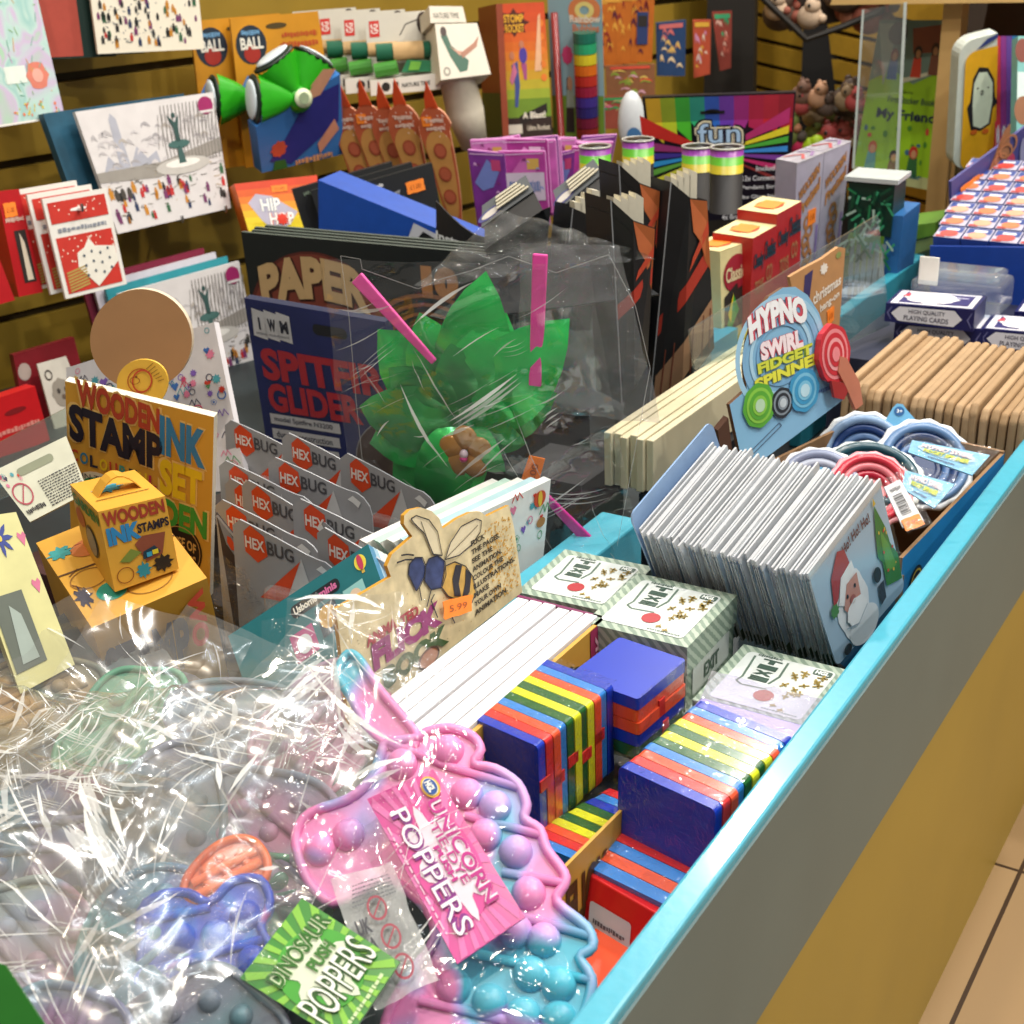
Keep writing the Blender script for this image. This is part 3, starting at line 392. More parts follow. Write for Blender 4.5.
# ---------------------------------------------------------------- the room
WD = Vector((.208, .978, 0)); WN = Vector((.978, -.208, 0)); W0 = Vector((-1.55, 1.31, 0))
mb = MB(); YE = M('#94792a', .45, scale=9, var=.12); YD = M('#3a2f0e', .7)
def wallbox(mb, a, b, z0, z1, d0, d1, m):
    p = [W0+WD*a+WN*d1+Vector((0, 0, z0)), W0+WD*b+WN*d1+Vector((0, 0, z0)), W0+WD*b+WN*d1+Vector((0, 0, z1)), W0+WD*a+WN*d1+Vector((0, 0, z1))]
    mb.prism(p, WN*(d0-d1), m)
wallbox(mb, -1.2, 2.0, -.46, 1.3, -.05, -.012, YD)
for k in range(18): wallbox(mb, -1.2, 2.0, -.445+.1*k, -.357+.1*k, -.012, 0, YE)
struct(mb, 'wall_left')
mb = MB(); mb.slab(QD['wall2'], .03, YD, u0=-.6, u1=2.4, v0=-3, v1=2)
for k in range(-18, 14): mb.slab(QD['wall2'], .012, M('#c29a34', .5), u0=-.6, u1=2.4, v0=k*.165+.02, v1=k*.165+.15, h=.012)
struct(mb, 'wall_back')
mb = MB(); mb.slab(QD['column'], .12, M('#15110d', .6), v0=-4, v1=3); struct(mb, 'trim_1')
mb = MB(); mb.slab(QD['blackp'], .12, M('#0f0e0e', .6), v0=-3, v1=2); struct(mb, 'trim_2')
mb = MB(); mb.box(-1.2, 2.6, 3.3, 3.36, -.46, 1.6, M('#3d3026', .8)); struct(mb, 'wall_far')
FLT = bpy.data.materials.new('floor_tiles'); FLT.use_nodes = True; nt = FLT.node_tree; b = nt.nodes['Principled BSDF']; b.inputs['Roughness'].default_value = .35
tc = nt.nodes.new('ShaderNodeTexCoord'); br = nt.nodes.new('ShaderNodeTexBrick'); br.offset = 0; br.inputs['Scale'].default_value = 1; br.inputs['Brick Width'].default_value = .3; br.inputs['Row Height'].default_value = .3
br.inputs['Mortar Size'].default_value = .0022; br.inputs['Color1'].default_value = lin('#a38762'); br.inputs['Color2'].default_value = lin('#9c805c'); br.inputs['Mortar'].default_value = lin('#3c2a1c')
mp = nt.nodes.new('ShaderNodeMapping'); mp.inputs['Location'].default_value = (.1, .04, 0)
nt.links.new(tc.outputs['Object'], mp.inputs[0]); nt.links.new(mp.outputs[0], br.inputs['Vector']); nt.links.new(br.outputs['Color'], b.inputs['Base Color'])
mb = MB(); mb.box(-2.2, 2.6, -1.5, 3.4, -.5, -.46, FLT); struct(mb, 'floor')
# ---------------------------------------------------------------- the sales bin
TEAL = M('#49a8c0', .3, scale=160, var=.04, bump=.06, coat=.3); TEALD = M('#2f8ba0', .45); 
bn = thing('display_bin', 'long low sales bin with teal painted rim, grey and mustard striped side', 'bin', (-.6, 1.0, -.46))
mb = MB(); mb.box(-.242, -.226, -.6, 3.0, -.1, 0, TEAL); mb.build('rim_board', bn, bevel=.002)
mb = MB(); mb.box(-.226, -.2245, -.6, 3.0, -.140, -.006, M('#667a7c', .42, scale=8, var=.05)); mb.box(-.242, -.226, -.6, 3.0, -.2, -.1, '#667a7c'); mb.build('grey_band', bn)
mb = MB(); mb.box(-.26, -.2248, -.6, 3.0, -.46, -.1405, M('#b0963c', .42, scale=6, var=.07)); mb.build('mustard_panel', bn)
mb = MB(); mb.prism([(-.242, -.6, -.13), (-.242, 2.05, -.13), (-1.35, 2.05, -.13), (-1.9, -.6, -.13)], (0, 0, -.03), M('#1c2a2e')); mb.build('tray_floor', bn)
mb = MB(); mb.box(-.53, -.515, -.6, .98, -.13, -.05, TEALD); mb.box(-.515, -.478, .74, .93, -.13, -.02, TEAL); mb.build('divider', bn, bevel=.002)
mb = MB(); mb.box(-.535, -.52, 1.4, 2.04, -.13, -.005, TEALD); mb.build('divider', bn, bevel=.002)
mb = MB(); mb.slab(QD['divg'], .003, GLASS('divider_acrylic', .06, (.86, .93, .93)), u0=0, u1=1, v0=0, v1=1); gp = mb.build('acrylic_divider', bn, label='clear acrylic divider')
# wooden shelving at the right
sh = T('wooden_shelf_unit', 'pale wooden shelf unit with a front post behind the playing cards', 'shelf', QD['post'], -1)
mb = MB(); mb.slab(QD['post'], .04, M('#c9a267', .5, scale=20), v0=-1.5, v1=1.3); mb.build('post', sh)
mb = MB(); mb.slab(QD['plank'], .4, M('#cda96c', .5, scale=20)); mb.build('shelf_board', sh)
mb = MB(); q = QD['plank']; mb.slab(q, .02, '#4a2f22', u0=.5, u1=1.6, v0=-4.5, v1=0, h=-.32); mb.build('back_panel', sh)
# ---------------------------------------------------------------- wall goods
def hook(parent, p, ln=.12):
    mb = MB(); p = Vector(p); mb.tube([p, p-WN*ln], .002, M('#c8c8c8', .25, 1)); mb.tube([p, p+Vector((0, 0, .008))], .002, M('#c8c8c8', .25, 1)); return mb.build('hook', parent)
W_ = M('#e9e6df', .5, var=.02); CR = M('#e6dcc0', .6, var=.03)
q = QD['cal_water']; t = T('watercolour_calendar', 'pale turquoise watercolour flower calendar at the top left of the wall', 'calendar', q)
mb = MB(); mb.slab(q, .006, MT('watercolour', ['#cfe2d6', '#9cc7c2', '#b9d6cf', '#c9b6d4', '#a9cfb2'], 14, .5, distort=2), W_)
mb.rect(q, .0, .0, 1, .015, W_); mb.ell(q, .8, .32, .12, .1, '#d97f6c', k=14, wav=.1); mb.ell(q, .8, .32, .06, .05, '#e7a99a', h=.0007); mb.rect(q, .45, .28, .68, .4, '#dfe9e0')
scatter(mb, q, .5, .1, .95, .95, 26, ['#6fae9a', '#d8a04c', '#8fb97b', '#c9a0c8'], .05, .1, kind='l', seed=4); scatter(mb, q, .45, .04, .95, .14, 24, ['#d8c04c', '#e07a52', '#7fb58a'], .012, .012, kind='d', seed=5); mb.build('cover', t)
def people(mb, q, u0, v0, u1, v1, n, seed, s=.03):
    R = random.Random(seed)
    for i in range(n):
        u = R.uniform(u0, u1); v = R.uniform(v0, v1); k = s*R.uniform(.7, 1.2); c = R.choice(['#c23232', '#2b3a5c', '#333333', '#7a3a6a', '#c8872c', '#3c6a4a', '#222222'])
        mb.shape(q, [(u-.25*k, v), (u, v+.3*k), (u+.25*k, v), (u+.3*k, v+1.3*k), (u-.3*k, v+1.3*k)], c, .0006); mb.ell(q, u, v+1.55*k, .2*k, .26*k, c, .0006, k=6)
q = QD['cal_snow']; t = T('snow_scene_calendar', 'white calendar of tiny coloured skiers at the top of the yellow wall', 'calendar', q)
mb = MB(); mb.slab(q, .006, M('#f2ead6', .5, var=.02)); people(mb, q, .04, .04, .96, .95, 130, 3, .05); scatter(mb, q, .1, .1, .9, .5, 60, ['#56606a', '#6a7480'], .03, .02, kind='l'); mb.build('cover', t)
for dx, c, l in ((-.035, '#1d5a5c', 'dark teal'), (-.06, '#b0342c', 'red')):
    pass
q2 = [Vector(x)+WD*-.07-WN*.035 for x in q[:4]]+[q[4]]
mb = MB(); mb.slab(q2, .03, M('#12484a', .5)); mb.rect(q2, .1, .05, .45, .6, '#b0c4c0'); t2 = T('boxed_cards', 'dark teal boxed cards hanging left of the skier calendar', 'cards', q2); mb.build('box', t2)
q2 = [Vector(x)+WD*-.11-WN*.04 for x in q[:4]]+[q[4]]
mb = MB(); mb.slab(q2, .03, M('#16302a', .5)); mb.rect(q2, .3, .02, .7, .6, '#b04a3c'); t2 = T('boxed_cards', 'dark green boxed cards with a red label near the top left corner', 'cards', q2); mb.build('box', t2)
def fountain(mb, q, sd):
    mb.slab(q, .006, M('#dad6d6', .5, var=.05, scale=40))
    mb.shape(q, [(0, .45), (.06, .5), (.12, .62), (.18, .5), (.2, .9), (.22, .95), (.25, .9), (.26, .5), (.34, .66), (.4, .55), (.48, .6), (.5, .42)], '#aeb0bc'); mb.shape(q, [(.0, .42), (.45, .38), (1, .5), (1, .62), (.5, .5), (.0, .5)], '#9a958e', .0006)
    scatter(mb, q, .02, .38, .95, .8, 60, ['#c8c4c6', '#bcb8ba', '#a8a4a8', '#cfcacc', '#b4aca4'], .07, .06, kind='p', seed=sd+2, h=.0005)
    for k in range(16):
        u = .55+.028*k; mb.qline(q, [(u, .45), (u+.01, .72), (u+.03, .95)], .0012, '#77706c', .0007)
    for k in range(14):
        u = .5+.035*k; mb.qline(q, [(u, .6+.02*(k % 3)), (u+.05, .88)], .0008, '#8a8480', .0007)
    scatter(mb, q, .05, .12, .97, .5, 90, ['#6d6660', '#8b8478', '#54504c', '#b7a27c'], .06, .02, kind='l', seed=sd)
    mb.ell(q, .66, .44, .22, .07, '#c4c0ba', .0008); mb.ell(q, .66, .46, .14, .035, '#efece6', .0010)
    mb.shape(q, [(.63, .46), (.69, .46), (.675, .6), (.645, .6)], '#3f5f5c', .0012); mb.ell(q, .66, .62, .085, .035, '#456a66', .0012); mb.shape(q, [(.645, .64), (.675, .64), (.68, .76), (.70, .86), (.66, .8), (.61, .87), (.64, .76)], '#35524f', .0012); mb.ell(q, .66, .86, .015, .022, '#35524f', .0012)
    for k in range(3): mb.ell(q, .09+.05*k, .3, .018, .05, '#4a4540', .0008)
    people(mb, q, .05, .04, .97, .3, 46, sd, .05); mb.ell(q, .92, .9, .06, .075, '#9a2360', .001, k=14); mb.rect(q, .87, .84, .97, .86, '#dad6d6', .0012)
q = QD['cal_fount']; t = T('fountain_calendar', 'white calendar with a grey winter park fountain hanging at wall centre', 'calendar', q)
mb = MB(); fountain(mb, q, 11); mb.build('cover', t); hook(t, B(q, .55, -.02)); hook(t, B(q, .95, -.02))
q2 = [Vector(x)+WD*-.03-WN*.025 for x in q[:4]]+[q[4]]
mb = MB(); mb.slab(q2, .012, M('#1f4f66', .5, scale=30, var=.3)); t2 = T('winter_calendar', 'dark blue calendar tucked behind the hanging fountain calendar', 'calendar', q2); mb.build('cover', t2)
q = QD['cal_low']; t = T('fountain_calendar', 'lower fountain calendar behind the round cardboard sign', 'calendar', q)
mb = MB(); fountain(mb, q, 12); mb.build('cover', t)
for k, (c, l) in enumerate((('#2f93a0', 'turquoise'), ('#d8d2dc', 'pale lilac'), ('#7e1f3c', 'dark crimson'))):
    q2 = [Vector(x)+WD*(-.01-.01*k)-WN*(.012+.012*k)+Vector((0, 0, .007+.006*k)) for x in q[:4]]+[q[4]]
    mb = MB(); mb.slab(q2, .006, M(c, .5)); t2 = T('wall_calendar', l+' calendar edge seen behind the lower fountain calendar', 'calendar', q2); mb.build('cover', t2)
# red christmas packs
def xpack(mb, q):
    mb.slab(q, .004, W_); mb.rect(q, .05, .74, .95, .95, '#c8352a', .0006); mb.rect(q, .06, .04, .94, .6, '#c8352a', .0006); scrib(mb, q, .12, .64, .88, .69, '#8a8f9a', .0008)
    scatter(mb, q, .08, .3, .92, .58, 34, ['#f4ead6'], .012, .01, kind='d', seed=3, h=.0008); scatter(mb, q, .08, .78, .92, .93, 12, ['#f4ead6'], .012, .01, kind='d', seed=6, h=.0008)
    mb.ell(q, .5, .85, .13, .018, '#f0ece8', .001); mb.shape(q, [(.3, .28), (.55, .05), (.94, .26), (.93, .42), (.62, .46), (.55, .55), (.45, .46), (.33, .42)], '#ece8dc', .0012)
    for k in range(12): mb.ell(q, .42+.13*(k % 4), .18+.1*(k//4)+.03*(k % 2), .02, .016, '#4d5a66', .0016, k=8)
    for k in range(7): mb.qline(q, [(.1, .06+.03*k), (.42, .1+.03*k)], .0022, '#b59a52', .0012)
q = QD['redpack']
for k, l in enumerate(('front red and white christmas card pack with a dotted tree shape', 'second christmas card pack just behind the front one', 'rearmost christmas card pack on the same hook')):
    q2 = [Vector(x)+WN*(-.02*k)-WD*(.008*k)+Vector((0, 0, .004*k)) for x in q[:4]]+[q[4]]
    t = T('christmas_card_pack', l, 'cards', q2, 0, 'christmas card packs'); mb = MB(); xpack(mb, q2); mb.build('pack', t); 
    if k == 0: hook(t, B(q2, .5, .84)+WN*.01)
for nm, l in (('redbox', 'tall red box with a clear window and orange sticker on the left wall'), ('redbox2', 'red box at the far left edge of the wall')):
    q = QD[nm]; t = T('red_gift_box', l, 'box', q); mb = MB(); mb.slab(q, .03, M('#b3141c', .4)); 
    if nm == 'redbox': mb.rect(q, .35, .12, .85, .62, '#2a2220', .0006); mb.shape(q, [(.5, .14), (.75, .14), (.7, .5), (.55, .6)], '#d8cdb8', .0009); scrib(mb, q, .1, .7, .9, .75, '#d8b8a8', .0006)
    mb.build('box', t)
    if nm == 'redbox': price(q, .4, .82, .28, .07, t)
q = QD['ornam']; t = T('ornament_pack', 'dark red pack with a round medallion below the wall cards', 'pack', q); mb = MB(); mb.slab(q, .01, M('#7e1420', .5)); mb.ell(q, .12, .78, .1, .1, '#b8a8a0'); mb.build('card', t)
q = QD['ornamcard']; mb = MB(); mb.slab(q, .003, M('#c4bfb4', .5)); mb.ell(q, .5, .5, .3, .22, '#8a8378', wav=.06); mb.ell(q, .4, .54, .05, .04, '#3a342e', .0008); mb.ell(q, .62, .54, .05, .04, '#3a342e', .0008); mb.ell(q, .5, .44, .06, .04, '#5a4a3e', .0008); mb.ell(q, .25, .8, .12, .08, '#3a342e', .0006, inner=.7); mb.build('picture_card', t)
q = QD['redlow']; t = T('red_gift_bag', 'bright red flat pack at the left edge above the clear tray', 'pack', q); mb = MB(); mb.slab(q, .02, M('#c01a20', .4)); scrib(mb, q, .1, .35, .9, .45, '#d88a80'); mb.ell(q, .5, .7, .22, .05, '#7a1015'); mb.build('pack', t)
# phlat ball toys
def ballpack(q, qb, label, full=True):
    t = T('flying_ball_toy', label, 'toy', q, 0, 'green ball toys on orange cards')
    mb = MB(); mb.slab(q, .004, M('#c98a1c', .45, scale=12, var=.15)); mb.ell(q, .2, .82, .17, .13, '#1f2c3a'); mb.ell(q, .2, .76, .09, .06, '#a02a20', .0008); mb.text(q, 'BALL', .08, .79, .33, .87, '#e8e4d8', .0012, .03)
    scrib(mb, q, .1, .88, .3, .92, '#6fa0c8', .0012, .02); scrib(mb, q, .55, .84, .95, .88, '#b0481c', .0006, .02); scrib(mb, q, .52, .77, .95, .82, '#b0481c', .0006, .02)
    mb.shape(q, [(.0, .5), (.12, .62), (.2, .6), (.12, .5), (.05, .46)], '#4a78b8', .0006); mb.ell(q, .5, .93, .12, .02, '#4a3a14', .0006); mb.build('card', t)
    c = B(q, .40 if full else .52, .46, .07 if full else .03); X = (B(q, 1, 0)-B(q, 0, 0)).normalized(); n = Vector(q[4]); Y = n.cross(X)
    G = M('#2ba61a', .35); K = M('#0f2218', .4)
    for k, (a, s) in enumerate(((118, 1), (56, .95), (176, 1.08)) if full else ((176, 1.08),)):
        a = math.radians(a); d = (X*math.cos(a)+Y*math.sin(a)); e = n.cross(d); mb = MB(); R = .064*s
        # flared petal with ribs and a pale end
        i0 = len(mb.v); rows = 7; cols = 13
        for r in range(rows):
            f = r/(rows-1)
            for j in range(cols):
                g = (j/(cols-1)-.5)*2; wd = .012+.022*f**.7; rb = .0016*math.cos(j*math.pi)*f
                mb.v.append(tuple(c+d*(.014+R*.72*f*(1-.12*g*g))+e*(wd*g)+n*(.016*(1-g*g)**.5*(1+.3*f)+rb)))
        mi = mb.mi(G)
        for r in range(rows-1):
            for j in range(cols-1): a0 = i0+r*cols+j; mb.f.append((a0, a0+cols, a0+cols+1, a0+1)); mb.m.append(mi)
        pt_ = mb.build('petal', t, smooth=True)
        if s > .8:
            mb = MB(); mb.ball(c+d*(.014+R*.72), (.006, .034, .022), K, (d, e, n)); mb.ball(c+d*(.018+R*.74)+n*.001, (.004, .027, .017), M('#d8e4ea', .3), (d, e, n)); mb.build('end_cap', pt_, smooth=True)
    mb = MB(); mb.ball(c, (.021, .021, .02), M('#2aa818', .35), (X, Y, n)); qq = [c+(-X-Y)*.013+n*.0205, c+(X-Y)*.013+n*.0205, c+(X+Y)*.013+n*.0205, c+(Y-X)*.013+n*.0205, n]
    mb.ell(qq, .5, .5, .5, .5, '#e4efc8', 0, t=.002); mb.ell(qq, .5, .5, .3, .3, '#8a9a7a', .0008); mb.build('hub', t, smooth=True)
    if full:
        mb = MB(); mb.slab(qb, .02, M('#3a78c0', .4, scale=10, var=.12)); mb.shape(qb, [(.1, .2), (.35, .05), (.95, .45), (.98, .9), (.6, .95), (.3, .5)], '#2c2f86', .0008, )
        mb.shape(qb, [(.6, .93), (.75, .9), (.95, 1.1), (.8, 1.2), (.65, 1.1)], '#d8a080', .0012); mb.shape(qb, [(.7, .1), (.95, .35), (.9, .5), (.68, .25)], '#d89478', .0012); mb.ell(qb, .22, .38, .09, .14, '#c8543c', .0012, wav=.15); mb.shape(qb, [(.12, 0), (.3, .0), (.28, .16), (.16, .18)], '#2f6a2c', .0012); scrib(mb, qb, .4, .0, .85, .1, '#e0a070', .0012); mb.build('tray_box', t)
    return t
q = QD['ball']; qb = QD['ballbox']
ballpack(q, qb, 'front green petal ball toy on an orange card with blue box')
sft = -WD*.045-WN*.03
q2 = [Vector(x)+sft for x in q[:4]]+[q[4]]; ballpack(q2, None, 'second green ball toy half hidden behind the front one', False)
q = QD['hiphop']; t = T('skipping_toy_pack', 'orange and yellow skipping toy box with white lettering', 'toy', q); HH = bpy.data.materials.new('sunset_print'); HH.use_nodes = True
mb = MB(); mb.slab(q, .03, '#d8681c')
for k in range(6): mb.rect(q, 0, 1-.13*(k+1), 1, 1-.13*k, ['#d8421c', '#de5c1c', '#e67a1e', '#ea9a20', '#eab81e', '#e8cc1c'][k], .0003)
mb.rect(q, 0, 0, 1, .23, '#e8d01c', .0003); mb.shape(q, [(.1, .62), (.22, .78), (.4, .72), (.72, .42), (.6, .2), (.35, .1), (.22, .3)], '#b9b4c8', .0006)
mb.text2(q, 'HIP', .25, .45, .5, .68, '#f4f4f0', '#7a86a8', .0009, .04, .09); mb.text2(q, 'HOP', .33, .2, .66, .42, '#f4f4f0', '#d8502c', .0009, .04, .09); mb.ell(q, .5, .3, .07, .1, '#e0341c', .002, wav=.2)
mb.qline(q, [(.7, .82), (.85, .74), (.97, .66)], .003, '#7a3a1c'); mb.qline(q, [(.86, .72), (.8, .5), (.95, .3), (.9, .15), (.97, .05)], .002, '#5aa028'); mb.build('box', t)
price(q, .52, .84, .1, .06, t)
# white card trays with green roll-up stretch bands
def stretch(q, qt, label, detail):
    t = T('exercise_band_pack', label, 'toy', q, 0, 'white packs with green bands'); n = Vector(q[4]); X = (B(q, 1, 0)-B(q, 0, 0)).normalized()
    mb = MB(); mb.slab(q, .003, M('#cfcabd', .5, var=.02)); mb.rect(q, .05, .72, .2, .92, '#c8302a'); mb.text(q, 'GG', .07, .76, .18, .88, '#ece4dc', .0006, .02, rot=90); mb.qline(q, [(.5, .72), (.6, .85), (.8, .9)], .0015, '#4a4640'); mb.ell(q, .88, .84, .11, .15, '#3a2a22', k=14); mb.build('backing_card', t)
    mb = MB(); mb.slab(qt, .035, M('#dcd7cc', .5, var=.02)); mb.text(qt, 'NATURE TIME', .45, .35, .85, .62, '#2c2a28', .0005, .02); mb.ell(qt, .22, .5, .06, .3, '#22201e'); mb.rect(qt, .32, .25, .4, .75, '#22201e'); mb.build('tray', t)
    mb = MB(); mb.tube([B(q, .12, .52, .022), B(q, .95, .5, .022)], .0125, M('#1c5c44', .5), 14); mb.tube([B(q, .36, .515, .022), B(q, .8, .505, .022)], .0132, M('#c2a070', .6), 14); mb.build('rolled_band', t, smooth=True)
    mb = MB(); mb.tube([B(q, .08, .3, .03), B(q, .4, .32, .035)], .010, M('#3f8a2c', .5), 12); mb.shape(q, [(.45, .25), (.95, .22), (.95, .36), (.55, .4)], '#1f7048', .03, .01); mb.shape(q, [(.55, .27), (.7, .26), (.75, .36), (.6, .38)], '#6aa838', .032); mb.build('folded_band', t, smooth=False)
q = QD['stretch']; qt = QD['stray']
for k in (0, 1, 2, 3):
    off = -WD*(.0)-WN*.035*k+Vector((-.012, -.006, .001))*k
    q2 = [Vector(x)+off for x in q[:4]]+[q[4]]; qt2 = [Vector(x)+off for x in qt[:4]]+[qt[4]]
    stretch(q2, qt2, ['front white tray pack holding a green rolled band', 'second white band pack from the front of the hook', 'third white band pack from the front of the hook', 'rearmost white band pack on the hook'][k], k == 0)
q = QD['woman']; t = T('exercise_kit_box', 'white box with a picture of a woman stretching', 'box', q)
mb = MB(); mb.slab(q, .05, M('#d8d2c2', .5, var=.02)); mb.shape(q, [(.1, .78), (.22, .85), (.3, .6), (.62, .3), (.55, .12), (.4, .1), (.25, .4)], '#33604c'); mb.shape(q, [(.5, .35), (.85, .55), (.95, .75), (.8, .62), (.48, .45)], '#a8745c', .0006); mb.ell(q, .17, .86, .07, .09, '#3a241c', .0006); mb.shape(q, [(.25, .6), (.45, .4), (.6, .46), (.4, .5)], '#c0907a', .0006); mb.ell(q, .14, .14, .07, .08, '#8a8478', inner=.6); mb.build('box', t)
mb = MB(); mb.slab(q, .05, M('#d4cdbd', .5), u0=-.1, u1=.75, v0=1.02, v1=1.32); mb.text(q, 'NATURE TIME', -.02, 1.1, .6, 1.2, '#5a564c'); t2 = T('white_carton', 'white carton top above the stretching woman box', 'box', q, 1.02); mb.build('carton', t2)
q = QD['roll']; t = T('fabric_roll', 'cream fabric roll hanging under the stretching woman box', 'fabric', q)
mb = MB(); mb.tube([B(q, .5, 1, -.01), B(q, .5, .5, -.005), B(q, .58, 0, -.01)], [.026, .028, .02], M('#cfc8b6', .8, bump=.3), 16); mb.build('roll', t, smooth=True)
# brown wooden percussion-like blister packs
q = QD['foot']
for k in range(5):
    off = [Vector((0, 0, 0)), Vector((-.045, -.012, .004)), Vector((-.075, -.01, -.002)), Vector((-.10, -.02, .002)), Vector((-.13, -.03, 0))][k]
    q2 = [Vector(x)+off for x in q[:4]]+[q[4]]
    t = T('brown_paddle_toy', ['front orange brown paddle pack with three round dots', 'second paddle pack behind the front one', 'third paddle pack in the row', 'fourth paddle pack in the row', 'leftmost brown paddle pack, half in shadow'][k], 'toy', q2, -.2, 'brown paddle packs')
    mb = MB(); o = [(.5+.52*math.cos(a)*(1 if math.sin(a) > 0 else .8), (.75+.25*math.sin(a)) if math.sin(a) > 0 else .75+1.05*math.sin(a)) for a in [math.pi*2*i/24 for i in range(24)]]
    mb.shape(q2, o, M('#b4593a', .4), 0, .006, M('#d89a7c', .4)); mb.shape(q2, [(.5+(a-.5)*.8, .1+(b-.1)*.74) for a, b in o], '#c08a4a', .0008)
    for j in range(3): mb.ell(q2, .5, .56-.24*j, .2, .08, '#a04a30', .0016); mb.ell(q2, .5, .56-.24*j, .15, .06, '#b45c40', .002)
    scrib(mb, q2, .25, .84, .8, .89, '#e4c8b8', .0012, .02); scrib(mb, q2, .22, .76, .8, .81, '#e4c8b8', .0012, .02); scatter(mb, q2, .2, .7, .85, .92, 12, ['#ecd8c8'], .02, .01, kind='d', h=.0012); mb.build('paddle', t)
    mb = MB(); mb.shape(q2, [(.3, .98), (.35, 1.1), (.5, 1.25), (.62, 1.1), (.7, .98)], M('#c0441c', .4), 0, .004); mb.build('hang_strap', t)
    if k in (0, 3): price(q2, .28, .86, .16, .05, t)
# stomp rocket box
q = QD['stomp']; t = T('rocket_toy_box', 'tall orange toy box with children jumping and black burst lettering', 'toy', q)
mb = MB(); mb.slab(q, .02, '#c8481c')
for k in range(10): mb.rect(q, 0, 1-.07*(k+1), 1, 1-.07*k, ['#c8481c', '#cc4c1c', '#d0541c', '#d25e1c', '#d46a1e', '#d47a20', '#d08a22', '#c89a26', '#b8a82a', '#98a82e'][k], .0003)
mb.rect(q, 0, .0, 1, .3, '#6a8a24', .0003); mb.rect(q, 0, 0, 1, .16, '#2c1a12', .0006)
mb.ell(q, .35, .86, .26, .085, '#4a1a0e', .0006, wav=.25, k=24); mb.text(q, 'STOMP', .14, .86, .55, .92, '#e8b030', .0012, .03); mb.text(q, 'ROCKET', .16, .79, .55, .85, '#e8b030', .0012, .03)
mb.shape(q, [(.72, .5), (.85, .9), (.9, .92), (.86, .5)], '#e6b48c', .0008); mb.ell(q, .5, .62, .08, .06, '#4a3a9a', .0009); mb.shape(q, [(.45, .56), (.56, .56), (.55, .44), (.5, .44)], '#a04a80', .0009); mb.ell(q, .48, .7, .05, .03, '#c07a5a', .001); mb.shape(q, [(.25, .55), (.38, .58), (.4, .4), (.34, .24), (.28, .24), (.3, .4)], '#3a4a8a', .0009); mb.ell(q, .27, .62, .05, .03, '#c07a5a', .001); mb.shape(q, [(.2, .44), (.3, .58), (.36, .5), (.25, .4)], '#c06a8a', .001)
mb.shape(q, [(.36, .1), (.92, .19), (.92, .26), (.36, .17)], '#1c120e', .001); mb.text(q, 'A Blast!', .42, .15, .88, .2, '#e8e0d0', .0016, .03); mb.rect(q, .1, .04, .4, .11, '#cfc8ba', .0012); mb.text(q, 'Ultra Rocket', .5, .06, .95, .1, '#d8ccb8', .0012, .02)
for k in range(5): mb.ell(q, .9, .85-.1*k, .06, .028, '#e07a2a', .0008)
mb.build('box', t)
q = QD['stompl']; mb = MB(); mb.slab(q, .01, M('#8a3a1c', .5)); mb.rect(q, 0, 0, 1, .35, '#3a4a1c'); mb.build('side_face', t)
q = QD['rainbow']; t = T('rainbow_wand_pack', 'pale blue card pack with a rainbow striped bubble tub', 'toy', q)
mb = MB(); mb.slab(q, .004, M('#7fa0a8', .45, var=.08, scale=10)); mb.rect(q, 0, 0, 1, .3, '#6a8a2c', .0003); mb.ell(q, .68, .86, .3, .09, '#c87a4a', .0006, inner=.6); mb.ell(q, .68, .86, .18, .055, '#d8c87a', .0007, inner=.5); mb.text(q, 'Rainbow', .4, .78, .98, .83, '#d8cfc0', .0009, .03); mb.text(q, 'Bubbles', .45, .72, .95, .77, '#c0785a', .0009, .03)
mb.ell(q, .33, .57, .1, .06, '#b83a6a', .0008, wav=.1); mb.shape(q, [(.25, .05), (.42, .05), (.42, .25), (.36, .42), (.3, .42)], '#2a2420', .0009); mb.ell(q, .36, .38, .05, .05, '#b08a6a', .0012); mb.shape(q, [(.28, .22), (.44, .22), (.42, .34), (.3, .34)], '#8a9a8a', .0012); mb.build('card', t)
mb = MB(); X = .5
for k, c in enumerate(['#1f6a58', '#2a9a6a', '#c8b82a', '#c8641c', '#a82c24', '#8a1f3a', '#3a2a7a', '#2c2464', '#6a1c34', '#7a2420']):
    mb.tube([B(q, .7, .73-.07*k, .012), B(q, .7, .665-.07*k, .012)], .0185, M(c, .25), 16)
mb.build('bubble_tub', t, smooth=False)
mb = MB(); mb.tube([B(q, .18, .03, .01), B(q, .14, .85, .01)], .0055, M('#8a2a2a', .3)); mb.build('wand', t, smooth=True)
# small packs on the far hooks
def pack(nm, label, base_, cols, n=14, cat='toy', group=None, name='hanging_pack', off=(0, 0, 0), seed=2, thick=.01):
    q = [Vector(x)+Vector(off) for x in QD[nm][:4]]+[QD[nm][4]]
    t = T(name, label, cat, q, 0, group); mb = MB(); mb.slab(q, thick, M(base_, .45, var=.1)); scatter(mb, q, .08, .1, .7, .8, n, cols, .25, .14, kind='p', seed=seed); mb.rect(q, .1, .88, .9, .96, cols[0], .0008); mb.build('card', t); return t, q
for k in range(4):
    t, q = pack('orangep', ['orange toy pack with a dark window, front of four', 'second of the four orange packs', 'third of the four orange packs', 'rearmost of the four orange packs'][k], '#b8641c', ['#d89a3a', '#8a2c1c', '#5a1c2c'], 10, 'toy', 'orange packs on a hook', 'craft_pack', Vector((-.022, -.012, -.002))*k, k+3)
    if k == 0: mb = MB(); mb.rect(q, .25, .25, .75, .7, '#2a3a6a', .002); mb.rect(q, .3, .5, .7, .65, '#2a2422', .0025); mb.build('window', t)
pack('bluep', 'dark blue pack with a pink and cream figure', '#24406a', ['#c86a6a', '#d8b060', '#e0c8a0'], 14, seed=8)
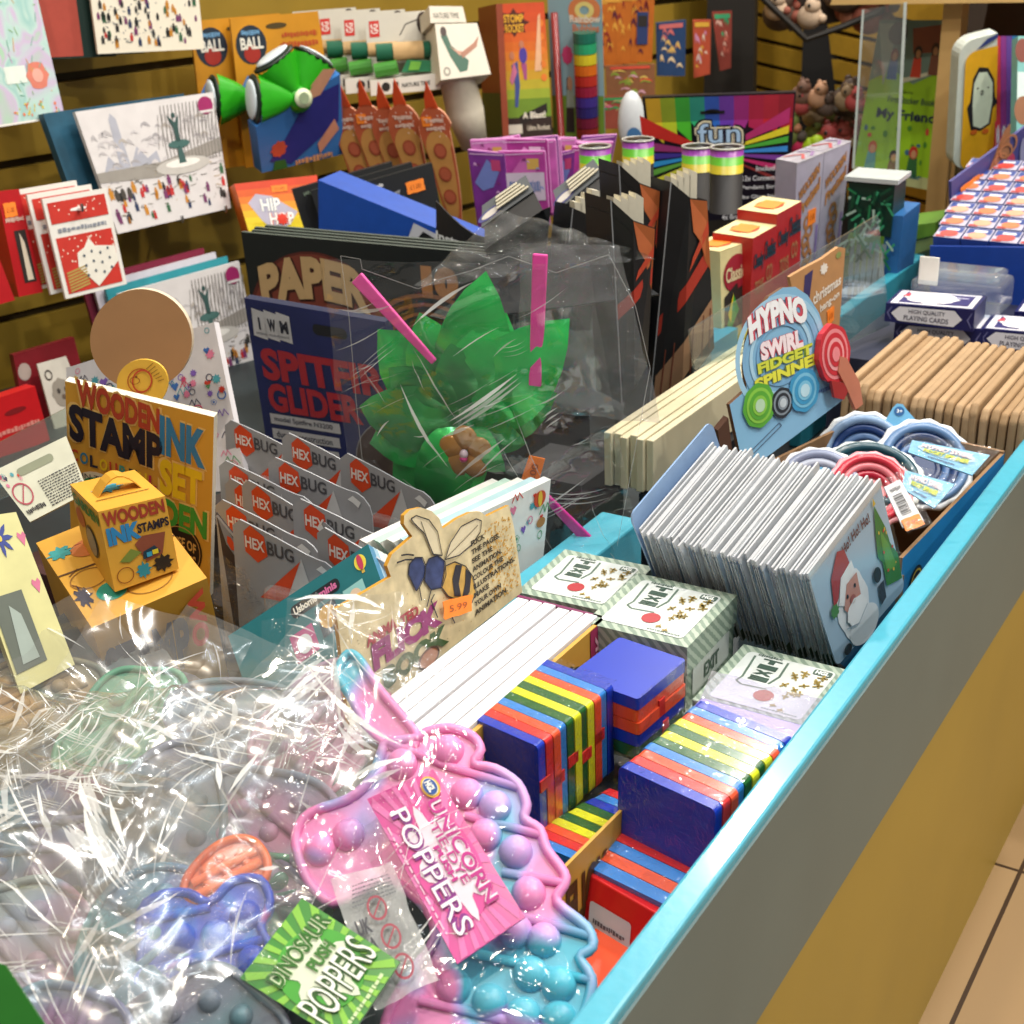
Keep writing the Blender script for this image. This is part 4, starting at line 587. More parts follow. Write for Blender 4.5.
pack('redp', 'red edged pack with a yellow top right of the blue pack', '#b04a30', ['#d8a83a', '#c88ab0', '#e0d0c0'], 12, seed=9)
pack('glassp', 'pack of toy spectacles next to the dark column', '#8a3a30', ['#3a9a6a', '#d8b0a0', '#c86a5a'], 12, seed=10)
pack('lowp', 'multicoloured packs hanging lower beside the rainbow wand', '#8a5a3a', ['#d8503a', '#8aa03a', '#d8a0b0', '#e0c060'], 18, seed=12)
pack('lowp', 'green and pink pack left of the white bottle', '#9a4a3a', ['#3a9a5a', '#d87090', '#e0b080'], 12, seed=13, off=(-.03, -.02, -.05))
q = QD['oval']; t = T('bubble_bottle', 'white oval topped bottle with a blue picture behind the tubes', 'bottle', q, -.3)
mb = MB(); X = (B(q, 1, 0)-B(q, 0, 0)).normalized(); mb.ball(B(q, .5, .35), (.02, .014, .045), M('#cfd4d8', .3), (X, Vector(q[4]), Vector((0, 0, 1)))); mb.ell(q, .55, .12, .25, .16, '#3a6a9a', .0142); mb.build('bottle', t, smooth=True)
# toys behind at the right
def blobs(name, label, cat, q, n, cols, r, seed, v0=0, v1=1, group=None):
    R = random.Random(seed)
    for i in range(n):
        u = R.uniform(.02, .98); v = R.uniform(v0, v1); c = B(q, u, v, R.uniform(-.04, .03)); col = R.choice(cols)
        mb = MB(); s = r*R.uniform(.7, 1.25); mb.ball(c, (s, s*.8, s*.9), M(col, .7, bump=.3)); mb.ball(c+Vector((s*.3, -s*.3, s*.8)), s*.6, M(col, .7, bump=.3)); mb.ball(c+Vector((s*.1, -s*.2, s*1.35)), s*.22, M(col, .7)); mb.ball(c+Vector((s*.6, -s*.4, s*1.3)), s*.22, M(col, .7))
        mb.ball(c+Vector((s*.25, -s*.85, s*.85)), s*.14, M('#1a1512', .3)); mb.ball(c+Vector((s*1.0, -s*.1, -.1*s)), s*.35, M(R.choice(cols), .7))
        o = mb.build('plush_toy', None, True); o['label'] = label; o['category'] = cat; o['group'] = group
blobs('plush', 'small brown or pink soft toy heaped in the shelf basket', 'soft toy', QD['plush'], 16, ['#7a5a4a', '#8a3a34', '#6a7a3a', '#9a8468', '#b04a4a', '#5a4a42', '#6a7438', '#a06a4a', '#c89a7a', '#4a4038'], .024, 4, .0, .95, 'soft toys in the lower basket')
blobs('plush', 'small brown soft toy in the high basket', 'soft toy', QD['tray1'], 12, ['#5a3a2e', '#8a4a3a', '#7a6a5a', '#a8705a', '#b0302c', '#c0a890', '#4a3a30'], .028, 5, .25, 1, 'soft toys in the high basket')
q = QD['plush']; t = T('lime_toy', 'lime green and pink toy at the front of the soft toys', 'toy', q); mb = MB(); mb.ball(B(q, .3, .1, .03), (.02, .014, .014), M('#a8c81c', .5)); mb.ball(B(q, .42, .18, .03), (.012, .012, .012), M('#a8c81c', .5)); mb.ball(B(q, .12, .12, .03), (.016, .014, .02), M('#c8305a', .5)); mb.build('toy', t, True)
q = QD['tray1']; t = T('hanging_basket', 'dark wire basket at the top of the picture', 'basket', q); mb = MB(); mb.tube([B(q, -.02, 1, .04), B(q, .22, .0, .04), B(q, .7, .15, .04), B(q, 1, .5, .04)], .006, M('#1c1814', .5)); mb.slab(q, .01, M('#2a1f18', .6), h=-.06); mb.build('basket', t)
q = QD['plush']; t = T('shelf_basket', 'reddish low basket holding the heap of soft toys', 'basket', q, -.4); mb = MB(); mb.slab(q, .1, M('#7a3830', .6), v0=-.5, v1=.08, u0=.2, u1=1.05, h=.0); mb.build('basket', t)
# ---------------------------------------------------------------- right hand back
q = QD['bookmy']; t = T('picture_book', 'green children\'s picture book standing behind clear acrylic', 'book', q)
mb = MB(); mb.slab(q, .02, M('#93c41e', .45, scale=8, var=.08)); mb.shape(q, [(0, .62), (.3, .7), (.6, .62), (1, .72), (1, 1), (0, 1)], '#6c8a86', .0004); mb.shape(q, [(.55, .8), (1, .82), (1, .98), (.5, .95)], '#8a4a30', .0006); mb.shape(q, [(0, .98), (.2, .6), (.3, .98)], '#9fb4b0', .0007)
mb.ell(q, .3, .92, .14, .07, '#5a5f66', .0009)
for u, v, c, hc in ((.3, .72, '#3a5a9a', '#8a3a24'), (.62, .74, '#c8402c', '#2a1c18'), (.85, .76, '#7a4a3a', '#4a2a1c'), (.2, .14, '#5a9aa0', '#c85a3a'), (.48, .1, '#7a2c3c', '#2a1c18'), (.72, .14, '#2f6a3a', '#c02c24')):
    mb.shape(q, [(u-.07, v-.08), (u+.07, v-.08), (u+.05, v+.04), (u-.05, v+.04)], c, .001); mb.ell(q, u, v+.07, .055, .04, hc, .0012); mb.ell(q, u+.005, v+.06, .035, .025, '#c8946c', .0014)
mb.shape(q, [(.45, .62), (.95, .7), (.95, .72), (.45, .65)], '#cfd4c0', .001); mb.text(q, 'Usborne', .45, .56, .62, .58, '#3a4a1c', .001)
mb.text(q, 'First Sticker Book', .3, .5, .92, .54, '#2c3c4a', .001, .01); mb.text(q, 'My Friends', .18, .38, 1.02, .46, '#1f2f4a', .001, .03); scatter(mb, q, .05, .15, .9, .36, 12, ['#3a6a8a', '#4a8a2c', '#c84a3a'], .03, .02, kind='d', h=.0009); mb.rect(q, 0, 0, 1, .07, '#b8c08a', .0006); mb.text(q, 'sticker', .5, .05, .85, .085, '#2c6a7a', .001, .03); mb.build('cover', t)
q = QD['gl1']; t = T('acrylic_screen', 'clear acrylic screen with bright edges in front of the green book', 'screen', q)
mb = MB(); mb.slab(q, .002, GLASS()); g_ = M('#b4bcb8', .2); mb.slab(q, .004, g_, u0=0, u1=.05, h=.002); mb.slab(q, .004, g_, u0=.93, u1=1.0, h=.002); mb.build('panel', t)
q = QD['lowshelf']; t = T('book_stack', 'stack of green and brown books under the picture book', 'books', q); mb = MB()
for k, c in enumerate(['#7a1c24', '#6a2c20', '#8a8a2a', '#8aa060', '#3a4a30', '#7a8a50', '#5a8424']): mb.slab(q, .12, M(c, .5), u0=-.9, u1=1.1, v0=-1.6+.3*k, v1=-1.31+.3*k, h=-.002*(k % 2))
mb.build('books', t)
q = QD['penguin']; t = T('penguin_board_book', 'yellow rounded board book with a white bellied penguin', 'book', q)
def rrect(u0, v0, u1, v1, ru, rv, k=6, tl=1, tr=1, bl=1, br=1):
    o = []
    for cx, cy, a0, f in ((u1-ru, v1-rv, 0, tr), (u0+ru, v1-rv, 90, tl), (u0+ru, v0+rv, 180, bl), (u1-ru, v0+rv, 270, br)):
        if f: o += [(cx+ru*math.cos(math.radians(a0+90*i/k)), cy+rv*math.sin(math.radians(a0+90*i/k))) for i in range(k+1)]
        else: o.append((u1 if a0 in (0, 270) else u0, v1 if a0 in (0, 90) else v0))
    return o
mb = MB(); mb.shape(q, rrect(-.05, 0, 1, 1.02, .45, .12, tr=0, br=0), '#c8d0c8', -.002, .03); mb.shape(q, rrect(.12, 0, 1, .93, .3, .08, tr=0, br=0), M('#e0a81c', .4), .0004); mb.shape(q, [(.4, .93), (1, .99), (1, 1.02), (.7, 1.0)], '#2a3a7a', .0006)
mb.shape(q, [(.3, .38), (.22, .5), (.3, .55), (.35, .72), (.5, .8), (.75, .78), (.92, .68), (.95, .55), (1.02, .5), (.9, .46), (.85, .34), (.6, .3), (.35, .32)], '#1c1a20', .0008); mb.shape(q, [(.4, .35), (.36, .52), (.38, .68), (.5, .76), (.72, .75), (.88, .66), (.88, .52), (.8, .35), (.6, .32)], '#cfdcc8', .0012)
mb.ell(q, .6, .6, .04, .02, '#2a2a2c', .0016, inner=.5); mb.ell(q, .48, .64, .03, .006, '#3a3a3a', .0016, k=8); mb.ell(q, .76, .63, .03, .006, '#3a3a3a', .0016, k=8); mb.ell(q, .42, .3, .09, .02, '#c8641c', .0016); mb.ell(q, .72, .29, .09, .02, '#c8641c', .0016); mb.build('cover', t)
q = QD['stripes']
for k, (c, l) in enumerate((('#b02c3c', 'red spined board book beside the penguin book'), ('#7a2c7a', 'purple spined board book right of the red one'), ('#5a3a8a', 'violet spined board book'), ('#1f6a9a', 'blue spined board book at the right end'))):
    t = T('board_book', l, 'book', q, 0, 'board books'); mb = MB(); mb.slab(q, .06, M(c, .4), u0=.25*k, u1=.25*k+.24); scrib(mb, q, .25*k+.05, .1, .25*k+.2, .3, '#c8c8d8'); mb.build('spine', t)
q = QD['rbook']; t = T('picture_book', 'pale turquoise picture book cut by the right edge', 'book', q); mb = MB(); mb.slab(q, .02, M('#6fb0ac', .4)); mb.ell(q, .1, .88, .16, .1, '#7a3a2c'); mb.ell(q, .14, .38, .2, .12, '#8a5a3a'); mb.shape(q, [(0, .05), (.2, .2), (.3, .1), (.1, -.02)], '#b02c24', .0008); mb.shape(q, [(0, .1), (.2, .3), (.3, .25), (.1, .05)], '#2a7a4a', .0006); mb.rect(q, 0, .4, .3, .7, '#c8dcd8', .0003); mb.build('cover', t)
q = QD['purple']; t = T('counter_display_box', 'open royal blue counter display full of little picture boxes', 'display box', QD['bluebox'], -.5)
mb = MB(); mb.slab(q, .004, M('#4a4a8a', .4, scale=15, var=.15), h=.02); mb.shape(q, [(.3, .5), (.55, 1.2), (.62, 1.25), (.6, .6), (.4, .3)], '#9a6a4a', .0206)
for k in range(5): mb.ell(q, .38+.05*k, .5+.1*k, .1, .18, '#a8704c', .021+.0004*k, inner=.8)
mb.ell(q, .35, .35, .06, .2, '#c8b0a0', .022, k=12); mb.ell(q, .5, .38, .06, .18, '#bcb4c0', .022, k=12); mb.ell(q, .6, .6, .05, .15, '#b03a5a', .0225); mb.ell(q, .18, .35, .06, .2, '#6a78a8', .022); mb.ell(q, .75, .55, .04, .3, '#8a8ab0', .022)
mb.build('header_card', t); price(q, .17, .68, .1, .13, t, .023); price(q, .86, .78, .09, .12, t, .023)
q = QD['bluebox']; mb = MB(); a, b_ = B(q, 0, 1), B(q, 1, 1); mb.slab(q, .004, M('#173f9a', .4), v0=-1.1, v1=1); mb.slab(q, .3, '#12307a', v0=-1.1, v1=.75, h=-.005); mb.build('tray', t)
R = random.Random(5); cols = ['#c8502c', '#d8a07a', '#2c4a9a', '#e0d8d0', '#b03a3a']
FX, FY = Vector((1, 0, 0)), Vector((.0, 1, .22)).normalized(); fn_ = FX.cross(FY); o0 = B(q, 0, .93)
for j in range(7):
    for i in range(8):
        if i*.034 > .17+j*.05: pass
        p = o0+FX*(.0+.034*i-.004*j)+FY*(.012+.036*j); qq = [p, p+FX*.032, p+FX*.032+FY*.032, p+FY*.032, fn_]
        mb = MB(); mb.slab(qq, .02, '#b4b0c4', '#2c4a9a', h=.012); mb.rect(qq, .05, .02, .4, .2, '#a83a3a', .0124); mb.rect(qq, .05, .5, .95, .95, '#24408a', .0124); mb.ell(qq, .5, .35, .35, .28, R.choice(['#d8784a', '#e0a080', '#c8443a']), .0128, k=10); mb.rect(qq, .3, .62, .8, .8, '#dcdce8', .0128)
        o = mb.build('mini_toy_box'); o['label'] = 'tiny white and blue picture box in the royal blue counter display'; o['category'] = 'box'; o['group'] = 'little boxes in the blue display'
# playing cards
def deck(q, label, dx=0, dy=0, dz=0, dep=.062):
    q = [Vector(x)+Vector((dx, dy, dz)) for x in q[:4]]+[Vector(q[4])]; t = T('playing_card_box', label, 'cards', q, 0, 'navy playing card boxes')
    N_ = M('#1f2158', .35); mb = MB(); mb.slab(q, dep, N_); mb.shape(q, [(.07, .5), (.16, .88), (.78, .88), (.87, .5), (.78, .12), (.16, .12)], '#e2e0e6'); mb.text(q, 'HIGH QUALITY', .27, .54, .68, .78, '#2c2c4a', .0007, .01); mb.text(q, 'PLAYING CARDS', .22, .22, .72, .46, '#2c2c4a', .0007, .01)
    for s in (0, 1):
        e = .02+.9*s; mb.shape(q, [(e, .5), (e+.05, .85), (e+.06, .85), (e+.02, .5), (e+.06, .15), (e+.05, .15)], '#6a6a9a', .0006)
    U = (Vector(q[2])-Vector(q[3])); D = -Vector(q[4])*dep; tq = [Vector(q[3]), Vector(q[2]), Vector(q[2])+D, Vector(q[3])+D, U.cross(D).normalized()]
    mb.rect(tq, .04, .05, .96, .95, '#dcdce4', .0003); mb.shape(tq, [(.12, .12), (.4, .12), (.12, .9)], '#2a2468', .0006); mb.shape(tq, [(.55, .15), (.9, .15), (.9, .85), (.6, .85)], '#2a2468', .0006); mb.ell(tq, .45, .5, .3, .36, '#e8e8ec', .0009, wav=.08); mb.shape(tq, [(.1, .55), (.2, .5), (.16, .8)], '#c83a4a', .0009); scrib(mb, tq, .66, .6, .85, .7, '#c8c8e0', .0009); mb.build('box', t, bevel=.0006); return t
q = QD['hq']; deck(q, 'navy HIGH QUALITY playing card box on top of its stack'); deck(q, 'navy playing card box underneath the top one', .008, .012, -.024); deck(q, 'navy playing card box cut by the right edge of the picture', .100, .02, -.022); deck(q, 'navy playing card box behind the right hand one', .115, .10, -.022)
t = thing('plastic_blister', 'clear plastic card blister tray with a white tab behind the navy card box', 'packaging', (-.40, 1.56, 0)); mb = MB(); mb.box(-.455, -.355, 1.545, 1.61, .0, .036, FILM('blister', .12, .6, 10, .2, (.9, .95, 1))); mb.box(-.45, -.36, 1.55, 1.60, .036, .046, FILM('blister', .12, .6, 10, .2)); mb.build('blister', t, bevel=.006)
mb = MB(); mb.box(-.447, -.425, 1.548, 1.55, .03, .062, W_); mb.build('tab', t, bevel=.0008)
q = QD['hq']; q2 = [Vector(x)+Vector((.0, -.015, -.05)) for x in q[:4]]+[q[4]]
mb = MB(); mb.box(-.50, -.20, 1.42, 1.75, -.13, -.024, M('#2a2c40', .5)); o = mb.build('dark_carton'); o['label'] = 'dark carton under the playing card boxes'; o['category'] = 'carton'
# brown paper packs: a row of folded kraft envelopes
kr = []
for k in range(24):
    x = -.412+.0082*k; R = random.Random(k); tz = R.uniform(-.003, .003); y0 = 1.205-.0015*k*.5; le = R.uniform(-.004, .006); c = R.choice(['#a28562', '#aa8d6a', '#9c7e5a', '#b0926e'])
    mb = MB(); p = []
    cr = [(y0, -.075), (y0+.002, .012+tz), (y0+.008, .02+tz), (y0+.19, .022+tz), (y0+.19, -.075)]
    for yy, zz in cr: p.append(Vector((x+le*(zz+.07)*4, yy, zz)))
    p.reverse()
    mb.prism([a+Vector((.0066, 0, 0)) for a in p][::-1], (-.0074, 0, 0), M(c, .75, var=.1, scale=40, bump=.3))
    o = mb.build('kraft_envelope', None, False, .0024); o['label'] = 'brown kraft paper pack filed upright in the long row'; o['category'] = 'envelope'; o['group'] = 'row of brown kraft packs'
mb = MB(); mb.box(-.42, -.245, 1.19, 1.203, -.13, -.072, M('#6a4428', .7)); o = mb.build('cardboard_tray'); o['label'] = 'brown cardboard tray front below the kraft packs'; o['category'] = 'tray'
# retro game boxes
Cm = '#d8cc98'; Rd = M('#b02420', .4)
def game(qs, qf, label, kind):
    t = T('retro_toy_box', label, 'box', qs, 0, 'red and cream retro toy boxes')
    mb = MB(); f0, f1 = B(qs, 0, 0), B(qs, 1, 0); n = Vector(qs[4]); dep = .05
    mb.slab(qs, dep, Cm if kind == 'A' else Rd)
    tq = [B(qs, 0, 1, -dep), B(qs, 0, 1), B(qs, 1, 1), B(qs, 1, 1, -dep), Vector((0, 0, 1))]; mb.shape(tq, [(0, 0), (1, 0), (1, 1), (0, 1)], Cm, .0006); mb.ell(tq, .5, .5, .32, .3, '#c8502c', .001); mb.ell(tq, .5, .5, .25, .22, Cm, .0013); mb.rect(tq, .25, .25, .75, .75, '#f08a2a', .0016)
    if kind == 'A':
        mb.ell(qs, .5, .72, .42, .2, '#9a1f30', .0008); mb.text(qs, 'Classics', .15, .64, .88, .8, '#d8c8a0', .0012, .03); mb.shape(qs, [(.1, .12), (.1, .5), (.5, .6), (.85, .55), (.85, .12)], '#2a2420', .0008); mb.shape(qs, [(.15, .15), (.4, .5), (.6, .3), (.3, .12)], '#2f9a3a', .0012); mb.shape(qs, [(.2, .3), (.4, .52), (.3, .2)], '#e0c82a', .0016)
    else:
        mb.text2(qs, 'Cheeky', .06, .70, .46, .86, '#2a4a5a', '#0f1a20', .0008, .0, .03); mb.text2(qs, 'Cheekies', .5, .76, .96, .92, '#2a4a5a', '#0f1a20', .0008, .0, .03); mb.text(qs, 'TOYS', .15, .5, .5, .62, '#a8704a', .0008, .03); mb.text(qs, 'CO', .6, .56, .85, .7, '#a8704a', .0008, .03)
    if qf: qf = [Vector(x)+Vector(qf[4])*.004 for x in qf[:4]]+[qf[4]]; mb.slab(qf, .003, Rd); mb.text2(qf, 'etes', .05, .55, .7, .75, '#3a8aa0', '#101c24', .0008, .03, .08); mb.text2(qf, 'Toys', .0, .12, .75, .35, '#a86a3a', '#241510', .0008, .03, .08)
    mb.build('box', t); return t
game(QD['classA'], QD['classF'], 'nearest cream and red retro toy box with a dark window', 'A')
q = QD['classB']; game([B(q, .04, -1), B(q, .5, -1), B(q, .5, 1), B(q, .04, 1), q[4]], None, 'middle red retro toy box with blue script lettering', 'B')
game([B(q, .5, -1, .0), B(q, 1, -1, .0), B(q, 1, 1, 0)+Vector((0, 0, .012)), B(q, .5, 1)+Vector((0, 0, .012)), q[4]], None, 'rear red retro toy box beside the white biscuit boxes', 'B')
mb = MB(); mb.ball(B(QD['classA'], .55, -.05, .02), .019, M('#d8c02c', .4)); o = mb.build('yellow_ball', None, True); o['label'] = 'yellow ball at the foot of the nearest retro toy box'; o['category'] = 'ball'
mb = MB(); mb.box(-.69, -.60, 1.33, 1.40, -.13, .0, M('#2f9fc0', .4)); o = mb.build('blue_tray'); o['label'] = 'bright blue tray below the red retro toy box'; o['category'] = 'tray'
# white biscuit-picture boxes
for k, (a, b_) in enumerate(((0, .49), (.5, 1))):
    q = QD['pretzel']; qq = [B(q, a, -.4), B(q, b_, -.4), B(q, b_, 1), B(q, a, 1), q[4]]; t = T('white_picture_box', ['nearer white box printed with tan wooden letters and an orange sticker', 'farther white box printed with tan wooden letters'][k], 'box', qq, 0, 'white boxes with tan lettering')
    mb = MB(); mb.slab(qq, .03, M('#aca8bc', .45)); mb.slab(qq, .03, '#c8c4cc', v0=.995, v1=1.0, h=.0005)
    tq = [B(qq, 0, 1, -.03), B(qq, 0, 1), B(qq, 1, 1), B(qq, 1, 1, -.03), Vector((0, 0, 1))]; mb.qline(tq, [(.1, .2), (.5, .6), (.9, .3)], .004, '#b04a4a'); mb.qline(tq, [(.1, .7), (.6, .9), (.9, .6)], .004, '#8a6a9a')
    f = lambda u, v: (u, v+.16*(u-.5)); mb.text2(qq, 'WOODEN', .1, .84, .85, .9, '#b8804a', '#8a5a30', .0006, .03, .06, f); mb.text2(qq, 'Pretzel', .15, .74, .9, .81, '#b8804a', '#8a5a30', .0006, .03, .06, f)
    for s in range(6): mb.ell(qq, .5+.08*math.sin(s*2), .64-.05*s, .16, .045, '#a8754a', .0006+.0002*s, inner=.5)
    mb.rect(qq, .85, .3, .95, .6, '#8a7ab0', .0006); mb.build('box', t)
    if k == 0: price(qq, .66, .66, .16, .045, t)
# christmas kraft hang tag
q = QD['xmas']; t = T('kraft_christmas_card', 'brown kraft christmas gift tag pack behind the swirl spinner sign', 'card', q)
mb = MB(); mb.shape(q, [(0, -.6), (1.05, -.6), (1.03, .95), (.9, 1.02), (.6, .93), (.3, .9), (0, .86)], M('#b88a5c', .7), 0, .004); mb.shape(q, [(.14, .35), (.3, .4), (.42, .82), (.26, .78)], '#3a3468'); mb.ell(q, .62, .75, .07, .09, '#e8e4dc', .0006, wav=.25); mb.ell(q, .9, .88, .05, .06, '#8a9a5a', .0006); mb.text(q, 'christmas', .36, .25, .98, .45, '#e8e2d8', .0006, .03, lambda u, v: (u, v+.12*(u-.5))); mb.text(q, 'hang-on', .5, .0, .96, .17, '#e8e2d8', .0006, .03, lambda u, v: (u, v+.12*(u-.5))); mb.build('card', t)
price(q, .75, -.15, .09, .14, t); 
# clear bag with green shreds and blue tub
q = QD['teal_bag']; t = T('green_bristle_pack', 'clear tub of dark green bristles with silver top behind the acrylic divider', 'pack', q)
mb = MB(); mb.slab(q, .04, M('#12382c', .4), u0=.02, u1=.95, v0=.6, v1=.97); R = random.Random(8)
for k in range(60):
    u = R.uniform(0, .9); v = R.uniform(.45, .9); mb.line([B(q, u, v), B(q, u+R.uniform(-.25, .25), v+R.uniform(-.12, .1))], .003, R.choice(['#1f7a4a', '#0f4a30', '#3aa070', '#a8c8b8']), q[4], .003+.001*(k % 5))
for k in range(6): mb.line([B(q, .1+.14*k, 0), B(q, .15+.14*k, .55)], .006, '#8a9aa0', q[4], .002)
mb.slab(q, .045, M('#c0c8c8', .2), u0=-.05, u1=1.02, v0=.97, v1=1.0, h=.003); mb.build('contents', t)
mb = MB(); mb.slab(q, .06, M('#2f6aa8', .4), u0=.8, u1=1.15, v0=-.4, v1=.75, h=-.004); mb.slab(q, .06, M('#5a7a9a', .4), u0=-.3, u1=.8, v0=-.6, v1=.1, h=.0); mb.build('tub', t)
# the fun glow pack
q = QD['fun']; t = T('glow_stick_pack', 'large black rainbow rayed glow stick pack hanging behind the tubes', 'toy', q)
mb = MB(); mb.slab(q, .012, M('#15101c', .3), v0=-.1)
RB = ['#b08a1c', '#7a8a1c', '#2f8a2c', '#1f7a6a', '#24489a', '#5a2c8a', '#8a1f6a', '#9a1838', '#a01c30', '#8a1428']
for k in range(10): mb.rect(q, .02+.097*k, .78, .02+.097*(k+1), .985, RB[k], .0004)
for k in range(10): mb.shape(q, [(.02+.097*k, .78), (.02+.097*(k+1), .78), (.3+.045*(k+1), .54), (.3+.045*k, .54)] if 2 < k < 7 else [(.02+.097*k, .78), (.02+.097*(k+1), .78), (.02+.097*(k+1), .66 if k > 4 else .6), (.02+.097*k, .72)], ['#e0c82a', '#b8c828', '#4ab82c', '#2fb87a', '#2a6ac8', '#6a3ab8', '#a02c8a', '#b01f50', '#c01f2c', '#b01c2c'][k], .0005)
ctr = (.47, .5)
for a0, a1, c in ((168, 176, '#8a2c6a'), (178, 184, '#3a2c8a'), (186, 191, '#2a8ac8'), (193, 198, '#5a9a3a'), (201, 205, '#c8c83a'), (208, 214, '#2c2c6a'), (14, 20, '#e0d02a'), (7, 12, '#4aa83a'), (-1, 4, '#3a8ad8'), (-9, -4, '#7a3a9a'), (-18, -13, '#c02c6a'), (-27, -24, '#8a2c2c'), (22, 32, '#b02c6a'), (150, 163, '#b8241c')):
    def edge(a):
        a = math.radians(a); L = .5/max(abs(math.cos(a)), .01); return (ctr[0]+L*math.cos(a), ctr[1]+L*math.sin(a)*1.2)
    mb.shape(q, [ctr, edge(a0), edge(a1)], c, .0009)
mb.ell(q, .46, .86, .05, .02, '#0a080c', .0012); mb.rect(q, .38, .84, .54, .865, '#0a080c', .0012)
mb.text(q, 'fun', .32, .55, .68, .80, '#0c0a12', .0016, .13); mb.text(q, 'fun', .335, .565, .665, .785, '#e8e0c0', .0020, .09); mb.text(q, 'fun', .345, .58, .655, .77, '#1c1830', .0024, .06); mb.text(q, 'fun', .355, .59, .645, .76, '#a8c8e8', .0028, .01)
for k, sx in enumerate(['Includes:', '12x Connectors', '1 x Pendant String', '5 x 5.5" Jumbo Glow Sticks', '8 x Glasses Connectors', '4x Bracelet Connectors']): mb.text(q, sx, .95-.035*len(sx)*.55-.02, .33-.085*k, .95, .375-.085*k, '#d8d8dc', .0016, .015)
mb.rect(q, .93, .0, 1, .45, '#241c5a', .0012); mb.build('card', t)
# glow tubes
def tube(px, label, tilt=0):
    p, r, h = Vector(px), .0195, .075; t = thing('glow_tube', label, 'tube', p-Vector((0, 0, h)), 'black glow tubes with rainbow tops')
    mb = MB(); mb.tube([p-Vector((0, 0, h)), p-Vector((0, 0, .028))], r, M('#0c090c', .6), 18); mb.build('tube', t, True)
    mb = MB(); a = [p-Vector((0, 0, .028)), p-Vector((0, 0, .018)), p-Vector((0, 0, .008)), p]
    for (c, i) in (('#b8a82a', 0), ('#5aa82c', 1), ('#8a3a9a', 2)): mb.tube([a[i], a[i+1]], r*1.01, M(c, .3), 18)
    mb.build('printed_band', t, True); mb = MB(); mb.tube([p+Vector((0, 0, .001)), p+Vector((0, 0, .002))], r*.8, M('#0a0a0c', .3), 18)
    pts = [p+Vector((r*math.cos(a*math.pi/9), r*math.sin(a*math.pi/9), .001)) for a in range(18)]; mb.tube(pts, .0014, M('#b8b8b0', .2), 6, True); mb.build('rim', t, True)
TUBES = [(p, l) for p, l in zip(PT['tubes'], ('leftmost glow tube with a red and purple band', 'second glow tube with a silver ring top', 'glow tube right of the fun lettering', 'rightmost glow tube with a yellow green band'))]
for p_, l in TUBES: tube(p_, l)
# pink packets
R = random.Random(3); PL = ['frontmost pink packet with a white label', 'pink packet beside the white labelled one']
for nm, n_, x0 in (('pinkbag', 10, 0), ('pinkbag2', 7, 0)):
    for k in range(n_):
        q = QD[nm]; row, side = k//2, k % 2; off = Vector((.0, .010, .0005))*row+Vector((R.uniform(-.004, .004), 0, R.uniform(-.008, .003))); a, b_ = (.0, .47) if side else (.40, 1.0); d_ = R.uniform(-.12, .12)
        q2 = [B(q, a, -.3), B(q, b_, -.3), B(q, b_, .98+d_*.3), B(q, a, .98-d_*.5), q[4]]; q2 = [Vector(x)+off+Vector((-.009, 0, -.010 if row == 0 else 0)) for x in q2[:4]]+[q[4]]
        t = T('pink_packet', PL[k] if nm == 'pinkbag' and k < 2 else ('small pink packet in the bunch behind the card stands' if nm == 'pinkbag' else 'small pink and blue packet next to the glow tubes'), 'packet', q2, 0, 'pink packets')
        mb = MB(); mb.slab(q2, .007, M(['#a83c8e', '#9a3080', '#b85aa4', '#703080', '#c070b0'][(k*3) % 5], .3, scale=35, var=.25), M('#c888c0', .4))
        if k == 0 and nm == 'pinkbag': mb.rect(q2, .1, .35, .95, .72, '#c8b8cc', .0008); scrib(mb, q2, .2, .45, .85, .62, '#6a7aa8', .0012)
        mb.shape(q2, [(.1, .6), (.5, .9), (.8, .75), (.6, .55), (.3, .5)], ['#c060a8', '#6a78b8', '#d890c8', '#8a2c70'][k % 4], .0005); mb.rect(q2, .6, .76, .85, .9, ['#c8a050', '#b03a6a', '#d8b8d0'][k % 3], .0007); mb.qline(q2, [(.05, .95), (.95, .97)], .0012, '#d8b0d4'); scatter(mb, q2, .1, .3, .9, .9, 5, ['#d0a0d0', '#7a2c6a', '#8a90c8'], .12, .05, kind='p', seed=k, h=.0009)
        mb.build('packet', t, bevel=.002)
# ---------------------------------------------------------------- middle of the bin
from mathutils import noise
def ridge(p): return 1-abs(noise.noise(p))*2
def crumple(mb, q, nu, nv, amp, f, seed, m, drop=0., u0=0, v0=0, u1=1, v1=1, h0=0):
    i0 = len(mb.v); mi = mb.mi(m); n = Vector(q[4]); S = Vector((seed*7.3, seed*3.1, seed))
    for a in range(nv+1):
        for b in range(nu+1):
            u = u0+(u1-u0)*b/nu; v = v0+(v1-v0)*a/nv; p = B(q, u, v); P = p*f+S
            w_ = noise.noise_vector(P*.6)*.35; P2 = P+w_
            h = .55*ridge(P2)+.3*ridge(Vector((P2.x*2.6, P2.y*2.2, P2.z*2.4)))+.15*ridge(P2*5.2)
            e = max(abs(u-(u0+u1)/2)/((u1-u0)/2), abs(v-(v0+v1)/2)/((v1-v0)/2))
            mb.v.append(tuple(p+n*(h0+amp*h-drop*max(0, e-.6)**2*6)+noise.noise_vector(P*2)*amp*.25))
    for a in range(nv):
        for b in range(nu):
            k = i0+a*(nu+1)+b; mb.f.append((k, k+1, k+nu+2, k+nu+1)); mb.m.append(mi)
